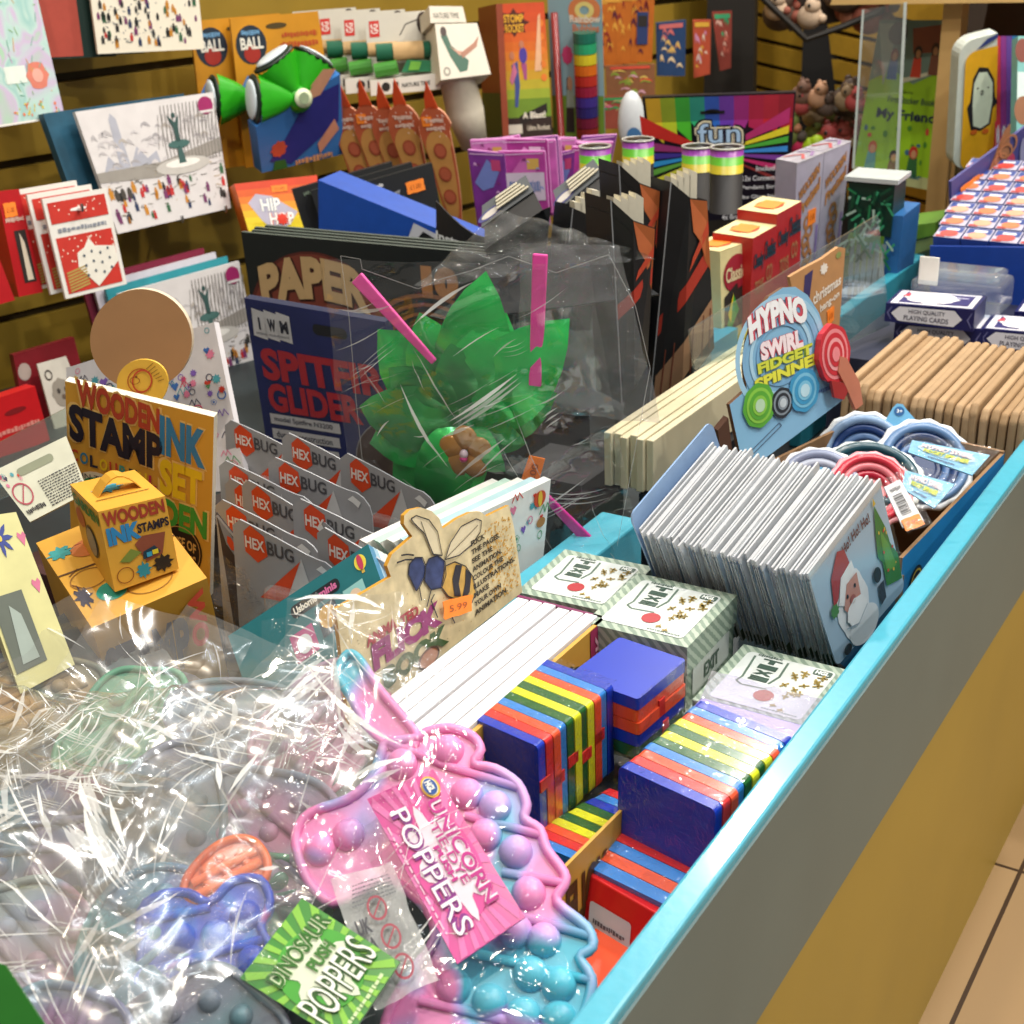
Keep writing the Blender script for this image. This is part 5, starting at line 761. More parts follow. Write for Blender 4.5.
def folds(mb, q, nu, nv, amp, f, seed, m, h0=0., drop=0., crease_glints=0, cw=1.):
    """film pulled into long sharp folds that run in a few directions, with white crease ribbons painted in as glints"""
    i0 = len(mb.v); mi = mb.mi(m); n = Vector(q[4]); X = (B(q, 1, 0)-B(q, 0, 0)).normalized(); Y = n.cross(X); R = random.Random(seed); fam = []
    for k in range(4): a = R.uniform(0, 3.14); fam.append((X*math.cos(a)+Y*math.sin(a), X*-math.sin(a)+Y*math.cos(a), f*(1, 1.6, 2.3, 3.2)[k], (.45, .30, .17, .08)[k], k*9.1+seed))
    def surf(u, v, up=0.):
        p = B(q, u, v); wv_ = noise.noise_vector(p*9+Vector((seed, 0, 0)))*.02; h = 0
        for d1, d2, ff, w_, s_ in fam:
            r = 1-abs(noise.noise(Vector(((p+wv_).dot(d1)*ff, (p+wv_).dot(d2)*ff*.22, s_))))*2.2; h += w_*r*abs(r)
        e = max(abs(u-.5), abs(v-.5))*2
        return p+n*(h0+amp*h+up-drop*max(0, e-.7)**2*10)+noise.noise_vector(p*10+Vector((0, 0, seed)))*amp*.35
    for a in range(nv+1):
        for b in range(nu+1): mb.v.append(tuple(surf(b/nu, a/nv)))
    for a in range(nv):
        for b in range(nu): k = i0+a*(nu+1)+b; mb.f.append((k, k+1, k+nu+2, k+nu+1)); mb.m.append(mi)
    W_q = (B(q, 1, .5)-B(q, 0, .5)).length; H_q = (B(q, .5, 1)-B(q, .5, 0)).length
    for k in range(crease_glints):
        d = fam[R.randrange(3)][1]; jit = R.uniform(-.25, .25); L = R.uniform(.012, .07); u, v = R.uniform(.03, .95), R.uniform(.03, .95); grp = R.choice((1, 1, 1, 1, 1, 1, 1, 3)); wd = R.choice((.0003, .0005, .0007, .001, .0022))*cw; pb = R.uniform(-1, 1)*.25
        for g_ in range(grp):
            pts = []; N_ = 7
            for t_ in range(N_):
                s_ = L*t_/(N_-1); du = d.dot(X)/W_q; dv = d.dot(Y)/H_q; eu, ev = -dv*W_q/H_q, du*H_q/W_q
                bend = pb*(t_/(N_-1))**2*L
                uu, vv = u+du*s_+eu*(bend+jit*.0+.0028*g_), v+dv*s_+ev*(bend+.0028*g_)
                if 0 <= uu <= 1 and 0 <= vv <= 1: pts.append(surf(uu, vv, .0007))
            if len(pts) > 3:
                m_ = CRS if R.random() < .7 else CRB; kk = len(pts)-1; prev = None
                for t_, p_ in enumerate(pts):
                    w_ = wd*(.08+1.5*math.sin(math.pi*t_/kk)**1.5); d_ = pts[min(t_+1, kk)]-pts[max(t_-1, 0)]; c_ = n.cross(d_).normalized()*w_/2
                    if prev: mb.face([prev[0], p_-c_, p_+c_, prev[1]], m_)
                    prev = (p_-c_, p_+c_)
CRS = FILM('crease_glint_soft', .38, .5, 40, .2, rough=.2); CRB = FILM('crease_glint_white', .72, .6, 40, .2, rough=.2)  # milky ribbons along the folds, painted highlights that stay white under any lamp
FB = FILM('cellophane', .03, .55, 60, .7, rough=.1)
# spitfire glider
q = QD['spit']; t = T('glider_pack', 'navy glider pack with big red SPITFIRE lettering', 'toy', q, -.6, None)
mb = MB(); mb.slab(q, .01, M('#20296a', .3, scale=12, var=.3), '#20294a', v0=-.6); 
for (u, s, c) in ((.05, -8, 'I'), (.14, 6, 'W'), (.23, -4, 'M')): mb.shape(q, [(u-.015, .74), (u+.085, .72), (u+.09, .92), (u-.005, .94)], '#dadde4'); mb.text(q, c, u+(.034 if c == 'I' else .012), .79, u+(.047 if c == 'I' else .07), .88, '#1a1f38', .0009, .05)
mb.text(q, 'IMPERIAL WAR MUSEUMS', .06, .755, .3, .77, '#50556a', .0009)
mb.text(q, 'SPITFIRE', .06, .42, 1.05, .66, '#c0283a', .0008, .045); mb.text(q, 'GLIDER', .07, .18, .72, .40, '#c0283a', .0008, .045)
for k, sx in enumerate(('model Spitfire N3200', 'durable construction', 'glides over 50ft / 15m', 'easy to assemble')): mb.rect(q, .06, .08-.115*k, .55-.02*k, .16-.115*k, '#d4d6de', .0006); mb.text(q, sx, .09, .095-.115*k, .50-.02*k, .145-.115*k, '#2a2e4a', .001, .01)
mb.ell(q, .98, -.15, .36, .42, '#4a3228', .0006, k=30); mb.ell(q, .98, -.15, .36, .42, '#8a8a90', .001, inner=.98, k=40)
mb.shape(q, rrect(.48, .82, .72, .9, .03, .04), '#0a0c18', .0008); mb.build('card', t); sl = MB(); sl.slab(q, .001, FILM('sleeve', .01, .2, 5, .1, base_=.03), v0=-.6, v1=1.04, u0=-.02, u1=1.02, h=.004); sl.build('sleeve', t)
# paper planes stack
q = QD['paper']
for k in range(4):
    off = Vector((0, .011, .0003))*k+Vector((.006*(k % 2), 0, 0)); q2 = [Vector(x)+off for x in q[:4]]+[q[4]]
    t = T('paper_plane_kit', ['front black paper plane kit with tan curved lettering', 'second paper plane kit behind the lettered one', 'third paper plane kit from the front', 'rearmost paper plane kit'][k], 'kit', q2, -.5, 'black paper plane kits')
    mb = MB(); mb.slab(q2, .005, M('#202423', .45), '#4a5450', v0=-.5)
    if k == 0:
        mb.ell(q2, .28, .15, .30, .74, '#5c2a22', .0005, k=40); mb.ell(q2, .28, .15, .285, .72, '#7c3c2e', .0008, k=40)
        f = lambda u, v: (u, v-.9*(u-.28)**2*2.6); mb.text(q2, 'PAPER', .055, .47, .50, .84, '#3c1c16', .0010, .09, f); mb.text(q2, 'PAPER', .05, .49, .495, .85, '#c8a878', .0014, .06, f); mb.text(q2, 'PLANES', .07, .10, .50, .42, '#3c1c16', .0010, .09, f); mb.text(q2, 'PLANES', .07, .12, .495, .43, '#b89468', .0014, .06, f)
        mb.text(q2, '10', .70, .58, .84, .86, '#b07a48', .0010, .09)
        for j in range(5): mb.ell(q2, .72, .1, .1+.04*j, .2+.08*j, '#8a5a3a', .0010, inner=.93, k=30)
    mb.build('cover', t)
# doodle patterned box behind the disc
q = QD['doodle']; t = T('doodle_gift_box', 'white box covered in small doodles behind the round cardboard sign', 'box', q, -.4)
def doodles(mb, q, u0, v0, u1, v1, n, seed, s=.04, ar=1.5):
    R = random.Random(seed); C_ = ['#c8486a', '#3a6ab0', '#c83a2c', '#5a9a6a', '#7a5ab0', '#2c2c4a', '#d87a9a', '#4a9aa8']
    for i in range(n):
        u = R.uniform(u0, u1); v = R.uniform(v0, v1); c = R.choice(C_); k = R.randrange(5); a = s*R.uniform(.5, 1.1)
        if k == 0: mb.ell(q, u, v, a*.6, a*.6*ar, c, .0006, inner=.75, k=12)
        elif k == 1: mb.qline(q, [(u-a, v), (u-a*.3, v+a*ar), (u, v), (u+a*.4, v+a*ar), (u+a, v)], .0009, c)
        elif k == 2: mb.ell(q, u, v, a*.5, a*.5*ar, c, .0006, k=16, wav=.25)
        elif k == 3: mb.ell(q, u, v, a*.7, a*.6*ar, c, .0006, inner=.85, k=5); mb.ell(q, u, v, a*.25, a*.25*ar, c, .0006, k=8)
        else: mb.shape(q, [(u, v-a*.6*ar), (u+a*.6, v+a*.2*ar), (u+a*.3, v+a*.55*ar), (u, v+a*.3*ar), (u-a*.3, v+a*.55*ar), (u-a*.6, v+a*.2*ar)], c, .0006)
mb = MB(); mb.slab(q, .006, M('#cfccd0', .5), v0=-.4); doodles(mb, q, .04, -.2, .97, .95, 170, 5, .045, 1.6); mb.build('box', t)
# brown disc sign of the stamp display
q = QD['disc']; t = T('round_cardboard_sign', 'round plain brown cardboard disc sign standing above the stamp box', 'sign', q, -.6, )
mb = MB(); mb.ell(q, .5, .5, .5, .5, M('#b0845a', .7, scale=25, var=.05), 0, k=56, t=.005, side=M('#d8c8ae', .7)); mb.shape(q, [(.35, -.8), (.65, -.8), (.65, .02), (.35, .02)], '#b0845a', -.002, .003); mb.build('disc', t)
# stamp set
AM = M('#d9a23a', .5, scale=14, var=.10)
q = QD['stampbig']; t = T('stamp_set_box', 'tall amber box lettered WOODEN STAMP INK SET with a white side', 'box', q, -.25)
mb = MB(); mb.slab(q, .0075, AM, '#ddd6c4', v0=-.25); 
for s_, a in (('WOODEN', (.08, .86, .64, 1.0, '#b8432a')), ('STAMP', (.02, .66, .66, .86, '#231c2c')), ('INK', (.64, .76, .95, .97, '#2f82b8')), ('SET', (.64, .54, .93, .74, '#ecc81e')), ('RDEN', (.56, .36, .97, .52, '#3f9a34')), ('GA', (.30, .42, .54, .55, '#3f9a34'))):
    sk = lambda u, v: (u, v-.10*(u-.0)+.04); mb.text(q, s_, a[0]-.015, a[1]-.01, a[2]+.015, a[3]+.01, '#f0c878', .0004, .05, sk); mb.text(q, s_, *a[:4], a[4], .0008, .05, sk)
for k, (ch, c) in enumerate(zip('COLOURFUL', ['#c8442a', '#2f82a8', '#2c2c3a', '#ecc81e', '#c8442a', '#4a9a8a', '#2c2c3a', '#ecc81e', '#b8304a'])): mb.text(q, ch, .02+.068*k, .585-.006*k, .075+.068*k, .65-.006*k, c, .0008, .03)
mb.ell(q, .2, .42, .18, .13, '#e8dcc0', .0006, k=24); mb.ell(q, .2, .4, .14, .12, '#2a8a5a', .001, k=24); mb.ell(q, .19, .39, .08, .08, '#3a9ac0', .0014, wav=.2); mb.text(q, 'IN THE', .1, .5, .3, .53, '#2c2c3a', .001)
mb.ell(q, .78, .2, .16, .16, '#241614', .0006, k=28); mb.ell(q, .78, .2, .15, .15, '#b88a4a', .001, inner=.96, k=28); mb.text(q, 'HOUSE OF', .66, .2, .9, .26, '#d8a85a', .0014, .03, arch(.03, .66, .9)); mb.text(q, 'MARBLES', .66, .12, .9, .19, '#d8a85a', .0014, .03); mb.build('box', t)
q = QD['sun']; t2 = T('amber_tab', 'amber oval tab with a smiling bee drawing over the round sign', 'sign', q, -.3); mb = MB(); mb.ell(q, .5, .35, .5, .68, M('#e8b842', .5), 0, k=32, t=.002); mb.shape(q, [(.1, -.6), (.9, -.6), (.95, .2), (.05, .2)], M('#e8b842', .5), 0, .002)
mb.ell(q, .45, .45, .24, .34, '#b8541c', .0006, inner=.92, k=24); mb.ell(q, .5, .45, .2, .32, '#c8482c', .0008, inner=.85, k=20); mb.ell(q, .38, .55, .02, .03, '#7a3a1c', .001); mb.ell(q, .36, .45, .1, .1, '#9a4a1c', .001, inner=.85)
for k in range(6): mb.qline(q, [(.55+.05*k, .78-.06*k), (.66+.05*k, .95-.08*k)], .0006, '#9a6a1c')
mb.build('tab', t2)
# big amber box with small cube on it
gt = QD['goldtop']; tl, near, rt = Vector(gt[3]), Vector(gt[0]), Vector(gt[1]); far = tl+rt-near; tq = [near, rt, far, tl, (rt-near).cross(tl-near).normalized()]
t = thing('stamp_set_carton', 'large amber stamp carton lying flat under the small stamp cube', 'box', near+Vector((0, 0, -.13)))
mb = MB(); mb.slab(tq, .13, AM); mb.qline(tq, [(.0, .58), (1, .52)], .0016, '#5a3a1c'); mb.ell(tq, .3, .25, .13, .09, '#2f9a8a', .0006); mb.ell(tq, .08, .3, .06, .1, '#22183a', .0006, wav=.4); mb.ell(tq, .2, .45, .16, .1, '#9a6a2a', .0006, inner=.93); mb.ell(tq, .12, .8, .1, .06, '#3a9a9a', .0006, wav=.3); mb.ell(tq, .35, .75, .16, .09, '#c8743a', .0006); mb.ell(tq, .6, .2, .2, .12, '#9a6a2a', .0006, inner=.94)
scatter(mb, tq, .05, .05, .9, .95, 14, ['#7a4a1c', '#4a8a9a', '#8a3a1c'], .1, .1, kind='l')
fq = [near+Vector((0, 0, -.10)), rt+Vector((0, 0, -.10)), rt, near, ((rt-near).cross(Vector((0, 0, 1)))).normalized()]
mb.text(fq, 'STAMP', .05, .38, .78, .8, '#231c2c', .0008, .05, rot=0); mb.text(fq, 'WO', .8, .5, .95, .95, '#b8432a', .0008, .05, rot=-90); mb.build('carton', t)
q = QD['stampf']; ql = QD['stampl']; n = Vector(q[4]); a0, a1, a2, a3 = [Vector(x) for x in q[:4]]; dl = (Vector(ql[0])-a0); dl = dl-n*dl.dot(n); dl = -n*.066
lq = [a0+dl, a0, a3, a3+dl, (a0-(a0+dl)).cross(Vector((0, 0, 1))).normalized()]
t = T('ink_stamp_cube', 'small amber cube box with a handle lettered WOODEN INK STAMPS', 'box', q)
mb = MB(); mb.slab(q, .066, AM); f = lambda u, v: (u, v+.02); mb.text(q, 'WOODEN', .04, .80, .96, .98, '#a03a28', .0006, .04); mb.text(q, 'INK', .05, .56, .55, .78, '#2f82b8', .0006, .06); mb.text(q, 'STAMPS', .5, .62, .98, .74, '#231c2c', .001, .04)
mb.shape(q, [(.42, .5), (.55, .58), (.9, .55), (.8, .28), (.55, .24)], '#8a4a34', .0006); mb.shape(q, [(.5, .28), (.78, .32), (.7, .42), (.52, .38)], '#1f3a4a', .001); mb.rect(q, .56, .3, .64, .36, '#3a9ac0', .0014); mb.rect(q, .65, .31, .74, .37, '#e0c82a', .0014); mb.shape(q, [(.15, .34), (.35, .46), (.5, .38), (.3, .3)], '#7a8a3a', .0006)
mb.ell(q, .2, .16, .13, .1, '#8a4a1c', .0006, inner=.9); mb.ell(q, .48, .15, .1, .09, '#2f8a9a', .0006, wav=.3); mb.ell(q, .78, .16, .14, .1, '#2a2018', .0006, wav=.3)
mb.ell(lq, .5, .45, .2, .2, '#4a3a2c', .0006, k=24); mb.ell(lq, .5, .45, .16, .17, '#8a7a6a', .001, k=24); mb.text(lq, 'GARDEN', .04, .8, .96, .94, '#3f7a34', .0006, .04); mb.ell(lq, .2, .65, .15, .12, '#b8602a', .0006)
tq2 = [a3, a2, a2+dl, a3+dl, Vector((0, 0, 1))]; mb.ell(tq2, .4, .6, .2, .12, '#3a9ab0', .0006, wav=.3); mb.qline(tq2, [(.1, .3), (.9, .3)], .001, '#7a4a1c'); mb.build('box', t)
mb = MB(); c = (a3+a2)/2+dl*.5; X = (a2-a3).normalized(); hp = [c+X*(-.017+.034*k/8)+Vector((0, 0, .014*math.sin(math.pi*k/8)-.001)) for k in range(9)]
for a, b_ in zip(hp, hp[1:]): mb.prism([a-n*.007, a+n*.007, b_+n*.007, b_-n*.007][::-1], (0, 0, -.0012), AM)
mb.build('handle', t)
# left edge goods
q = QD['tag']; t = T('hang_card', 'white back label card with small print and a slot lying tilted on the left', 'card', q, 0)
mb = MB(); mb.slab(q, .002, M('#cfd0bc', .5)); mb.shape(q, rrect(.25, .72, .75, .86, .05, .06), '#8a9078')
for k in range(11): scrib(mb, q, .42, .06+.045*k, .98, .085+.045*k, '#3a3a3c')
mb.ell(q, .16, .45, .13, .2, '#b04a5a', .0006, inner=.85); mb.qline(q, [(.08, .3), (.24, .6)], .001, '#b04a5a'); scrib(mb, q, .05, .1, .35, .2, '#22222a'); doodles(mb, q, .02, .6, .3, .95, 8, 3, .05, 2); mb.build('card', t)
q = QD['cream']; t = T('windowed_gift_box', 'cream box with blue flower, pink hearts and a clear window at the left edge', 'box', q, -.5)
mb = MB(); mb.slab(q, .03, M('#cfcb8e', .5), v0=-.5); mb.ell(q, .55, .78, .16, .12, '#2a3c8a', .0006, wav=.5, k=32); mb.ell(q, .55, .78, .04, .03, '#d8c04a', .001)
for u, v in ((.93, .75), (.88, .3)): mb.shape(q, [(u, v-.08), (u+.08, v+.02), (u+.05, v+.06), (u, v+.03), (u-.05, v+.06), (u-.08, v+.02)], '#c86a8a')
mb.rect(q, .05, -.35, .6, .3, '#5a6258', .0006); mb.shape(q, [(.2, -.3), (.5, -.3), (.45, .1), (.3, .2)], '#9aa8a0', .001); mb.build('box', t)
q = QD['cleartray']; t = T('acrylic_tray', 'clear acrylic tray side with a bright blue edge at the far left', 'tray', q, -.3)
mb = MB(); mb.slab(q, .003, GLASS('tray_acrylic', .12, (.8, .85, .8)), u0=-.5); mb.build('panel', t); mb = MB(); mb.slab(q, .03, M('#2f9cc8', .4), u0=-.5, v0=.05, v1=.3, h=-.04); mb.build('blue_base', t)
# bug toy blister cards
q = QD['hexa']; GREY = M('#9c9ea4', .42, scale=30, var=.04); OR = '#d8481c'
t = T('bug_toy_card', '', 'toy', q, -.3, 'grey bug toy cards'); n = Vector(q[4])
mb = MB(); o = [(-.1, -.9), (1.2, -.9), (1.22, .50), (1.2, .66), (1.13, .78), (1.04, .84), (.94, .84), (.8, .86), (.45, .94), (.0, 1.0), (-.1, .9)]; mb.shape(q, o, GREY, 0, .0012)
mb.shape(q, [(.13, .98), (.3, .9), (.33, .66), (.2, .54), (.05, .64), (.04, .88)], OR); mb.text(q, 'HEX', .06, .7, .3, .84, '#e8dcd8', .0009, .03); mb.text(q, 'BUG', .33, .68, .66, .86, '#4a4a50', .0006, .02); mb.shape(q, [(.75, .75), (.52, .1), (.2, .1)], OR, .0005); mb.shape(q, [(.75, .78), (.9, .1), (.52, .1)], '#c4c6ca', .0005); mb.text(q, 'nano', .62, .05, .98, .22, '#3a3a3e', .0009, .03)
mb.shape(q, [(.93, .7), (1.0, .78), (1.1, .7), (1.06, .6), (1.0, .66)], '#e0e2e4', .0009); mb.shape(q, [(.2, -.1), (1.0, -.1), (1.0, -.8), (.2, -.8)], '#5a4a48', .0006); mb.build('backing_card', t)
mb = MB(); mb.slab(q, .012, FILM('blister_shell', .08, .7, 40, .3), u0=.35, u1=1.05, v0=-.8, v1=.35, h=.013); mb.build('blister', t, bevel=.004)
tls = [Vector(x) for x in PT['hex_tl']]; b0 = B(q, 0, 1); proto = t
HL = ['grey bug toy card at the back left beside the tall stamp box', 'grey bug toy card in the back row under the glider pack', 'grey bug toy card at the right end of the back row', 'grey bug toy card in the second row', 'grey bug toy card in the third row, left', 'grey bug toy card in the third row, right', 'front left grey bug toy card behind the teal books', 'front right grey bug toy card behind the bee sign', 'grey bug toy card hard against the tall stamp box, highest', 'grey bug toy card hard against the tall stamp box, middle', 'grey bug toy card hard against the tall stamp box, lowest']
for k, p_ in enumerate(tls):
    d = p_-b0+Vector((0, 0, [0, .004, -.002, 0, .002, -.003, 0, .002, -.004, -.002, 0][k]))
    if k == 0: t.location = t.location+d; t['label'] = HL[0]; prev = d
    else: c = copy_thing(t, d-prev, HL[k]); c.rotation_euler = (0, 0, random.uniform(-.12, .12))
q = QD['hexw']; t = T('bug_toy_card', 'curled dark bug toy blister leaning at the front left', 'toy', q, -.2); mb = MB(); mb.shape(q, [(0, 1.05), (.3, .95), (.7, .6), (1.1, -.1), (.9, -.4), (-.1, -.4)], M('#3a3032', .4), 0, .0015); mb.shape(q, [(.02, 1.0), (.28, .9), (.5, .62), (.3, .5), (.1, .7)], '#8a8c92'); mb.ell(q, .24, .74, .1, .1, OR, .0008, k=6); mb.shape(q, [(.5, .6), (.55, .1), (.35, .2)], OR, .0008); mb.qline(q, [(.02, 1.03), (.3, .93), (.7, .58), (1.1, -.1)], .0018, '#b0b0b4'); mb.build('backing_card', t)
mb = MB(); crumple(mb, q, 14, 16, .01, 60, 9, FB, u0=-.25, v0=-.6, u1=.6, v1=.6, h0=.006); mb.build('blister', t, True)
# wrapped clutter filling the dark gaps
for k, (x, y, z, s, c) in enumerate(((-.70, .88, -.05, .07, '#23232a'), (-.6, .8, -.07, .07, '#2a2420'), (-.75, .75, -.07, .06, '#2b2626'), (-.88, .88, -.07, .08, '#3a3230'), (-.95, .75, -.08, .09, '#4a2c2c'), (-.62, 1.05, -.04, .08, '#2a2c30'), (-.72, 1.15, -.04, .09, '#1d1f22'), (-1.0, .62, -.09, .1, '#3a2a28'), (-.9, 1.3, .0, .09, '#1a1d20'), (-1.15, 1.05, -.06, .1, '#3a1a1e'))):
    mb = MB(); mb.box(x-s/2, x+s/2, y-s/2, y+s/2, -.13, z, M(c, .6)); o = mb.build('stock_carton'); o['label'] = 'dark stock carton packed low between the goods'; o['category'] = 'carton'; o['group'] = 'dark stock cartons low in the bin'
# blue wedge display, dark box with jagged lettering
q = QD['blued']; t = T('blue_display_tray', 'royal blue sloping display tray behind the black paper plane kits', 'tray', q, -.9)
mb = MB(); mb.slab(q, .06, M('#1c4fb0', .4), v0=-1.2); mb.build('tray', t)
mb = MB(); mb.shape(q, [(.55, .2), (.6, .9), (.75, .8), (.9, .3)], '#c8ccd8', .002); mb.shape(q, [(.6, .3), (.66, .75), (.8, .5)], '#14181f', .0026); mb.build('printed_shoe', t)
q = QD['yoink']
for k in range(3):
    q2 = [Vector(x)+Vector((-.032, .0, -.001))*k for x in q[:4]]+[q[4]]; t = T('black_toy_box', ['front black toy box with jagged grey lettering and an orange sticker', 'second black toy box behind the jagged lettered one', 'rear black toy box beside the paddle toys'][k], 'box', q2, -.9, 'black toy boxes')
    mb = MB(); mb.slab(q2, .026, M('#191b1d', .5), v0=-1)
    if k == 0: mb.text(q2, 'YOOINK', .16, .08, .66, .55, '#8a8c90', .0006, .16, lambda u, v: (u, v+.3*(u-.2))); mb.text(q2, 'YOOINK', .18, .12, .64, .50, '#1c1e20', .001, .03, lambda u, v: (u, v+.3*(u-.2))); scrib(mb, q2, .35, .8, .5, .9, '#d8d8d8')
    else: scrib(mb, q2, .1, .8, .4, .9, '#6a7a6a')
    mb.build('box', t)
    if k == 0: price(q2, .8, .66, .09, .12, t)
# card stands with cream sticks
BK = M('#1e1f22', .45)
def sticks(mb, q, nn, seed=1, h=.012):
    for k in range(nn): mb.slab(q, .006, M('#d8d0b8', .6), u0=.2+.75*k/nn, u1=.2+.75*(k+.62)/nn, v0=.05+.04*k, v1=.62+.38*k/nn, h=h-.002*k)
q = QD['instr']; t = T('curved_card_stand', 'low black curved card lettered Instructions for rubber bands', 'card', q, -2)
mb = MB(); N_ = 16; nn = Vector(q[4]); fr = [B(q, u, 0)-nn*(-.02*math.sin(u*3.1)) for u in [k/N_ for k in range(N_+1)]]
def cv(u): return .95-1.05*math.sin(min(1, u*1.15)*math.pi)*.62+max(0, u-.6)*2.2
for k in range(N_):
    u0, u1 = k/N_, (k+1)/N_; z0, z1 = cv(u0), cv(u1); a = [B(q, u0, -2.2, .02*math.sin(u0*3.1)), B(q, u1, -2.2, .02*math.sin(u1*3.1)), B(q, u1, z1, .02*math.sin(u1*3.1)), B(q, u0, z0, .02*math.sin(u0*3.1))]; mb.prism(a, nn*-.003, BK)
f = lambda u, v: (u, v+.25*(u-.3)); mb.text(q, 'Instructions for', .06, -.45, .80, .0, '#d0d2d4', .022, .03, f); mb.text(q, 'your rubber band', .08, -1.05, .80, -.6, '#8a8c90', .022, .02, f); mb.build('card', t)
for nm, l in (('fanA', 'left fan of cream sticks in a dark curved holder'), ('fanB', 'farther fan of cream sticks beside the pink packets')):
    q = QD[nm]; t = T('stick_fan', l, 'sticks', q, -1, 'cream stick fans'); mb = MB(); mb.slab(q, .004, M('#5a5f63', .5), u0=-.05, u1=1.05, v0=-.2, v1=1.05); mb.ell(q, .15, .25, .28, .3, '#4a4a8a', .0006, inner=.75); mb.ell(q, .15, .25, .2, .2, '#d8d0c8', .0006); mb.slab(q, .05, BK, v0=-1.6, v1=-.1, u0=.0, u1=1.05, h=-.003); mb.build('holder', t)
    for k in range(4): mb = MB(); mb.slab(q, .003, M('#d8d0b8', .6), u0=.3, u1=1-.06*k, v0=.12+.22*k, v1=.24+.22*k, h=.005); mb.build('stick', t)
def stand(q, dv, label, ext, brown=True):
    t = T('card_display_stand', label, 'stand', q, ext, 'black stands with orange flames'); dv = Vector(dv); n = Vector(q[4]); b_ = [B(q, 0, ext), B(q, .5, ext, .012), B(q, 1, ext), B(q, 1, ext)+dv, B(q, 0, ext)+dv*1.2]; tp = [B(q, 0, 1), B(q, .5, .97, .012), B(q, 1, 1), B(q, 1, 1)+dv, B(q, 0, 1)+dv*1.2]
    mb = MB(); k = 5
    for i in range(k): j = (i+1) % k; mb.face([b_[i], b_[j], tp[j], tp[i]], BK)
    mb.face([p-Vector((0, 0, .012)) for p in tp], M('#4a4e52', .5)); mb.face([p for p in b_][::-1], BK)
    fq = [B(q, 0, 0), B(q, 1, 0), B(q, 1, 1), B(q, 0, 1), n]; g = lambda u: .012*(1-abs(2*u-1))
    def fl(pts, c, h):
        mb.face([B(q, u, v, g(u)+h) for u, v in pts], c)
    fl([(.5, .96), (1, .99), (1, .3), (.88, .45), (.8, .62), (.62, .72)], '#9a5228', .0006)
    fl([(.5, .96), (.62, .72), (.8, .62), (.9, .45), (.96, .8)], '#b8643a', .0010)
    fl([(.02, .08), (.5, .2), (.5, .34), (.02, .2)], '#a83426', .0006); fl([(.5, .2), (1, .38), (1, .56), (.5, .34)], '#a83426', .0006); fl([(.55, .42), (1, .68), (1, .8), (.62, .52)], '#b8442c', .0014)
    mb.line([B(q, 0, ext, .0004), B(q, 0, 1, .0004)], .0012, '#8a8c90', n); mb.build('stand', t)
    if brown: mb = MB(); mb.face([B(q, u, v, g(u)+.001) for u, v in ((.05, -.45), (.5, -.4), (.5, -.1), (.05, -.18))], M('#a07a5c', .6)); mb.face([B(q, u, v, g(u)+.001) for u, v in ((.5, -.4), (1, -.35), (1, .02), (.5, -.1))], M('#a07a5c', .6)); [mb.line([B(q, u, -.42, g(u)+.0016), B(q, u+.04, -.05, g(u)+.0016)], .0012, '#6a3426', n) for u in (.15, .3, .62, .8, .92)]; mb.build('printed_panel', t)
    c = (tp[0]+tp[2]+tp[3]+tp[4])/4; X = (tp[2]-tp[0]); 
    for k in range(4):
        mb = MB(); p0 = tp[0]+X*(.3+.17*k)+dv*.45; w_ = X.normalized()*.0042; d_ = dv.normalized()*.006; z1 = .006+.0055*k; mb.prism([p0+w_+d_+Vector((0, 0, z1)), p0-w_+d_+Vector((0, 0, z1)), p0-w_-d_+Vector((0, 0, z1)), p0+w_-d_+Vector((0, 0, z1))], (0, 0, -.03-z1), M('#d8d2be', .6)); mb.build('stick', t)
    return t
stand(QD['rocket1'], (-.035, .022, .0), 'tallest black and orange stand at the right, in front of the red boxes', -.5)
stand(QD['rocketb'], (-.034, .02, .0), 'middle black and orange stand behind the clear bag', -.6, False)
stand(QD['fork1'], (-.03, .02, .0), 'small rear black and orange stand with cream sticks', -1.5, False)
q = QD['rocketb']; q2 = [Vector(x)+Vector((-.045, .10, .012)) for x in q[:4]]+[q[4]]; stand(q2, (-.03, .02, 0), 'black stand with an orange edge behind the middle one', -.6, False)
# grey bubbled bag in front of the curved card
q = QD['greybag']; t = T('grey_plastic_bag', 'smoky grey clear bag behind the palm tree pack', 'bag', q, -1); mb = MB(); crumple(mb, [B(q, -.02, -.5), B(q, 1.1, -.6), B(q, .95, .1), B(q, .42, .75), q[4]], 26, 22, .012, 30, 3, FILM('smoky_film', .07, .5, 70, .8, (.7, .7, .72)), 0); mb.build('bag', t, True)
mb = MB(); mb.slab(q, .01, M('#2c2e32', .6, scale=80, var=.5), u0=.3, u1=.95, v0=-1.2, v1=.0, h=-.02); mb.build('contents', t)
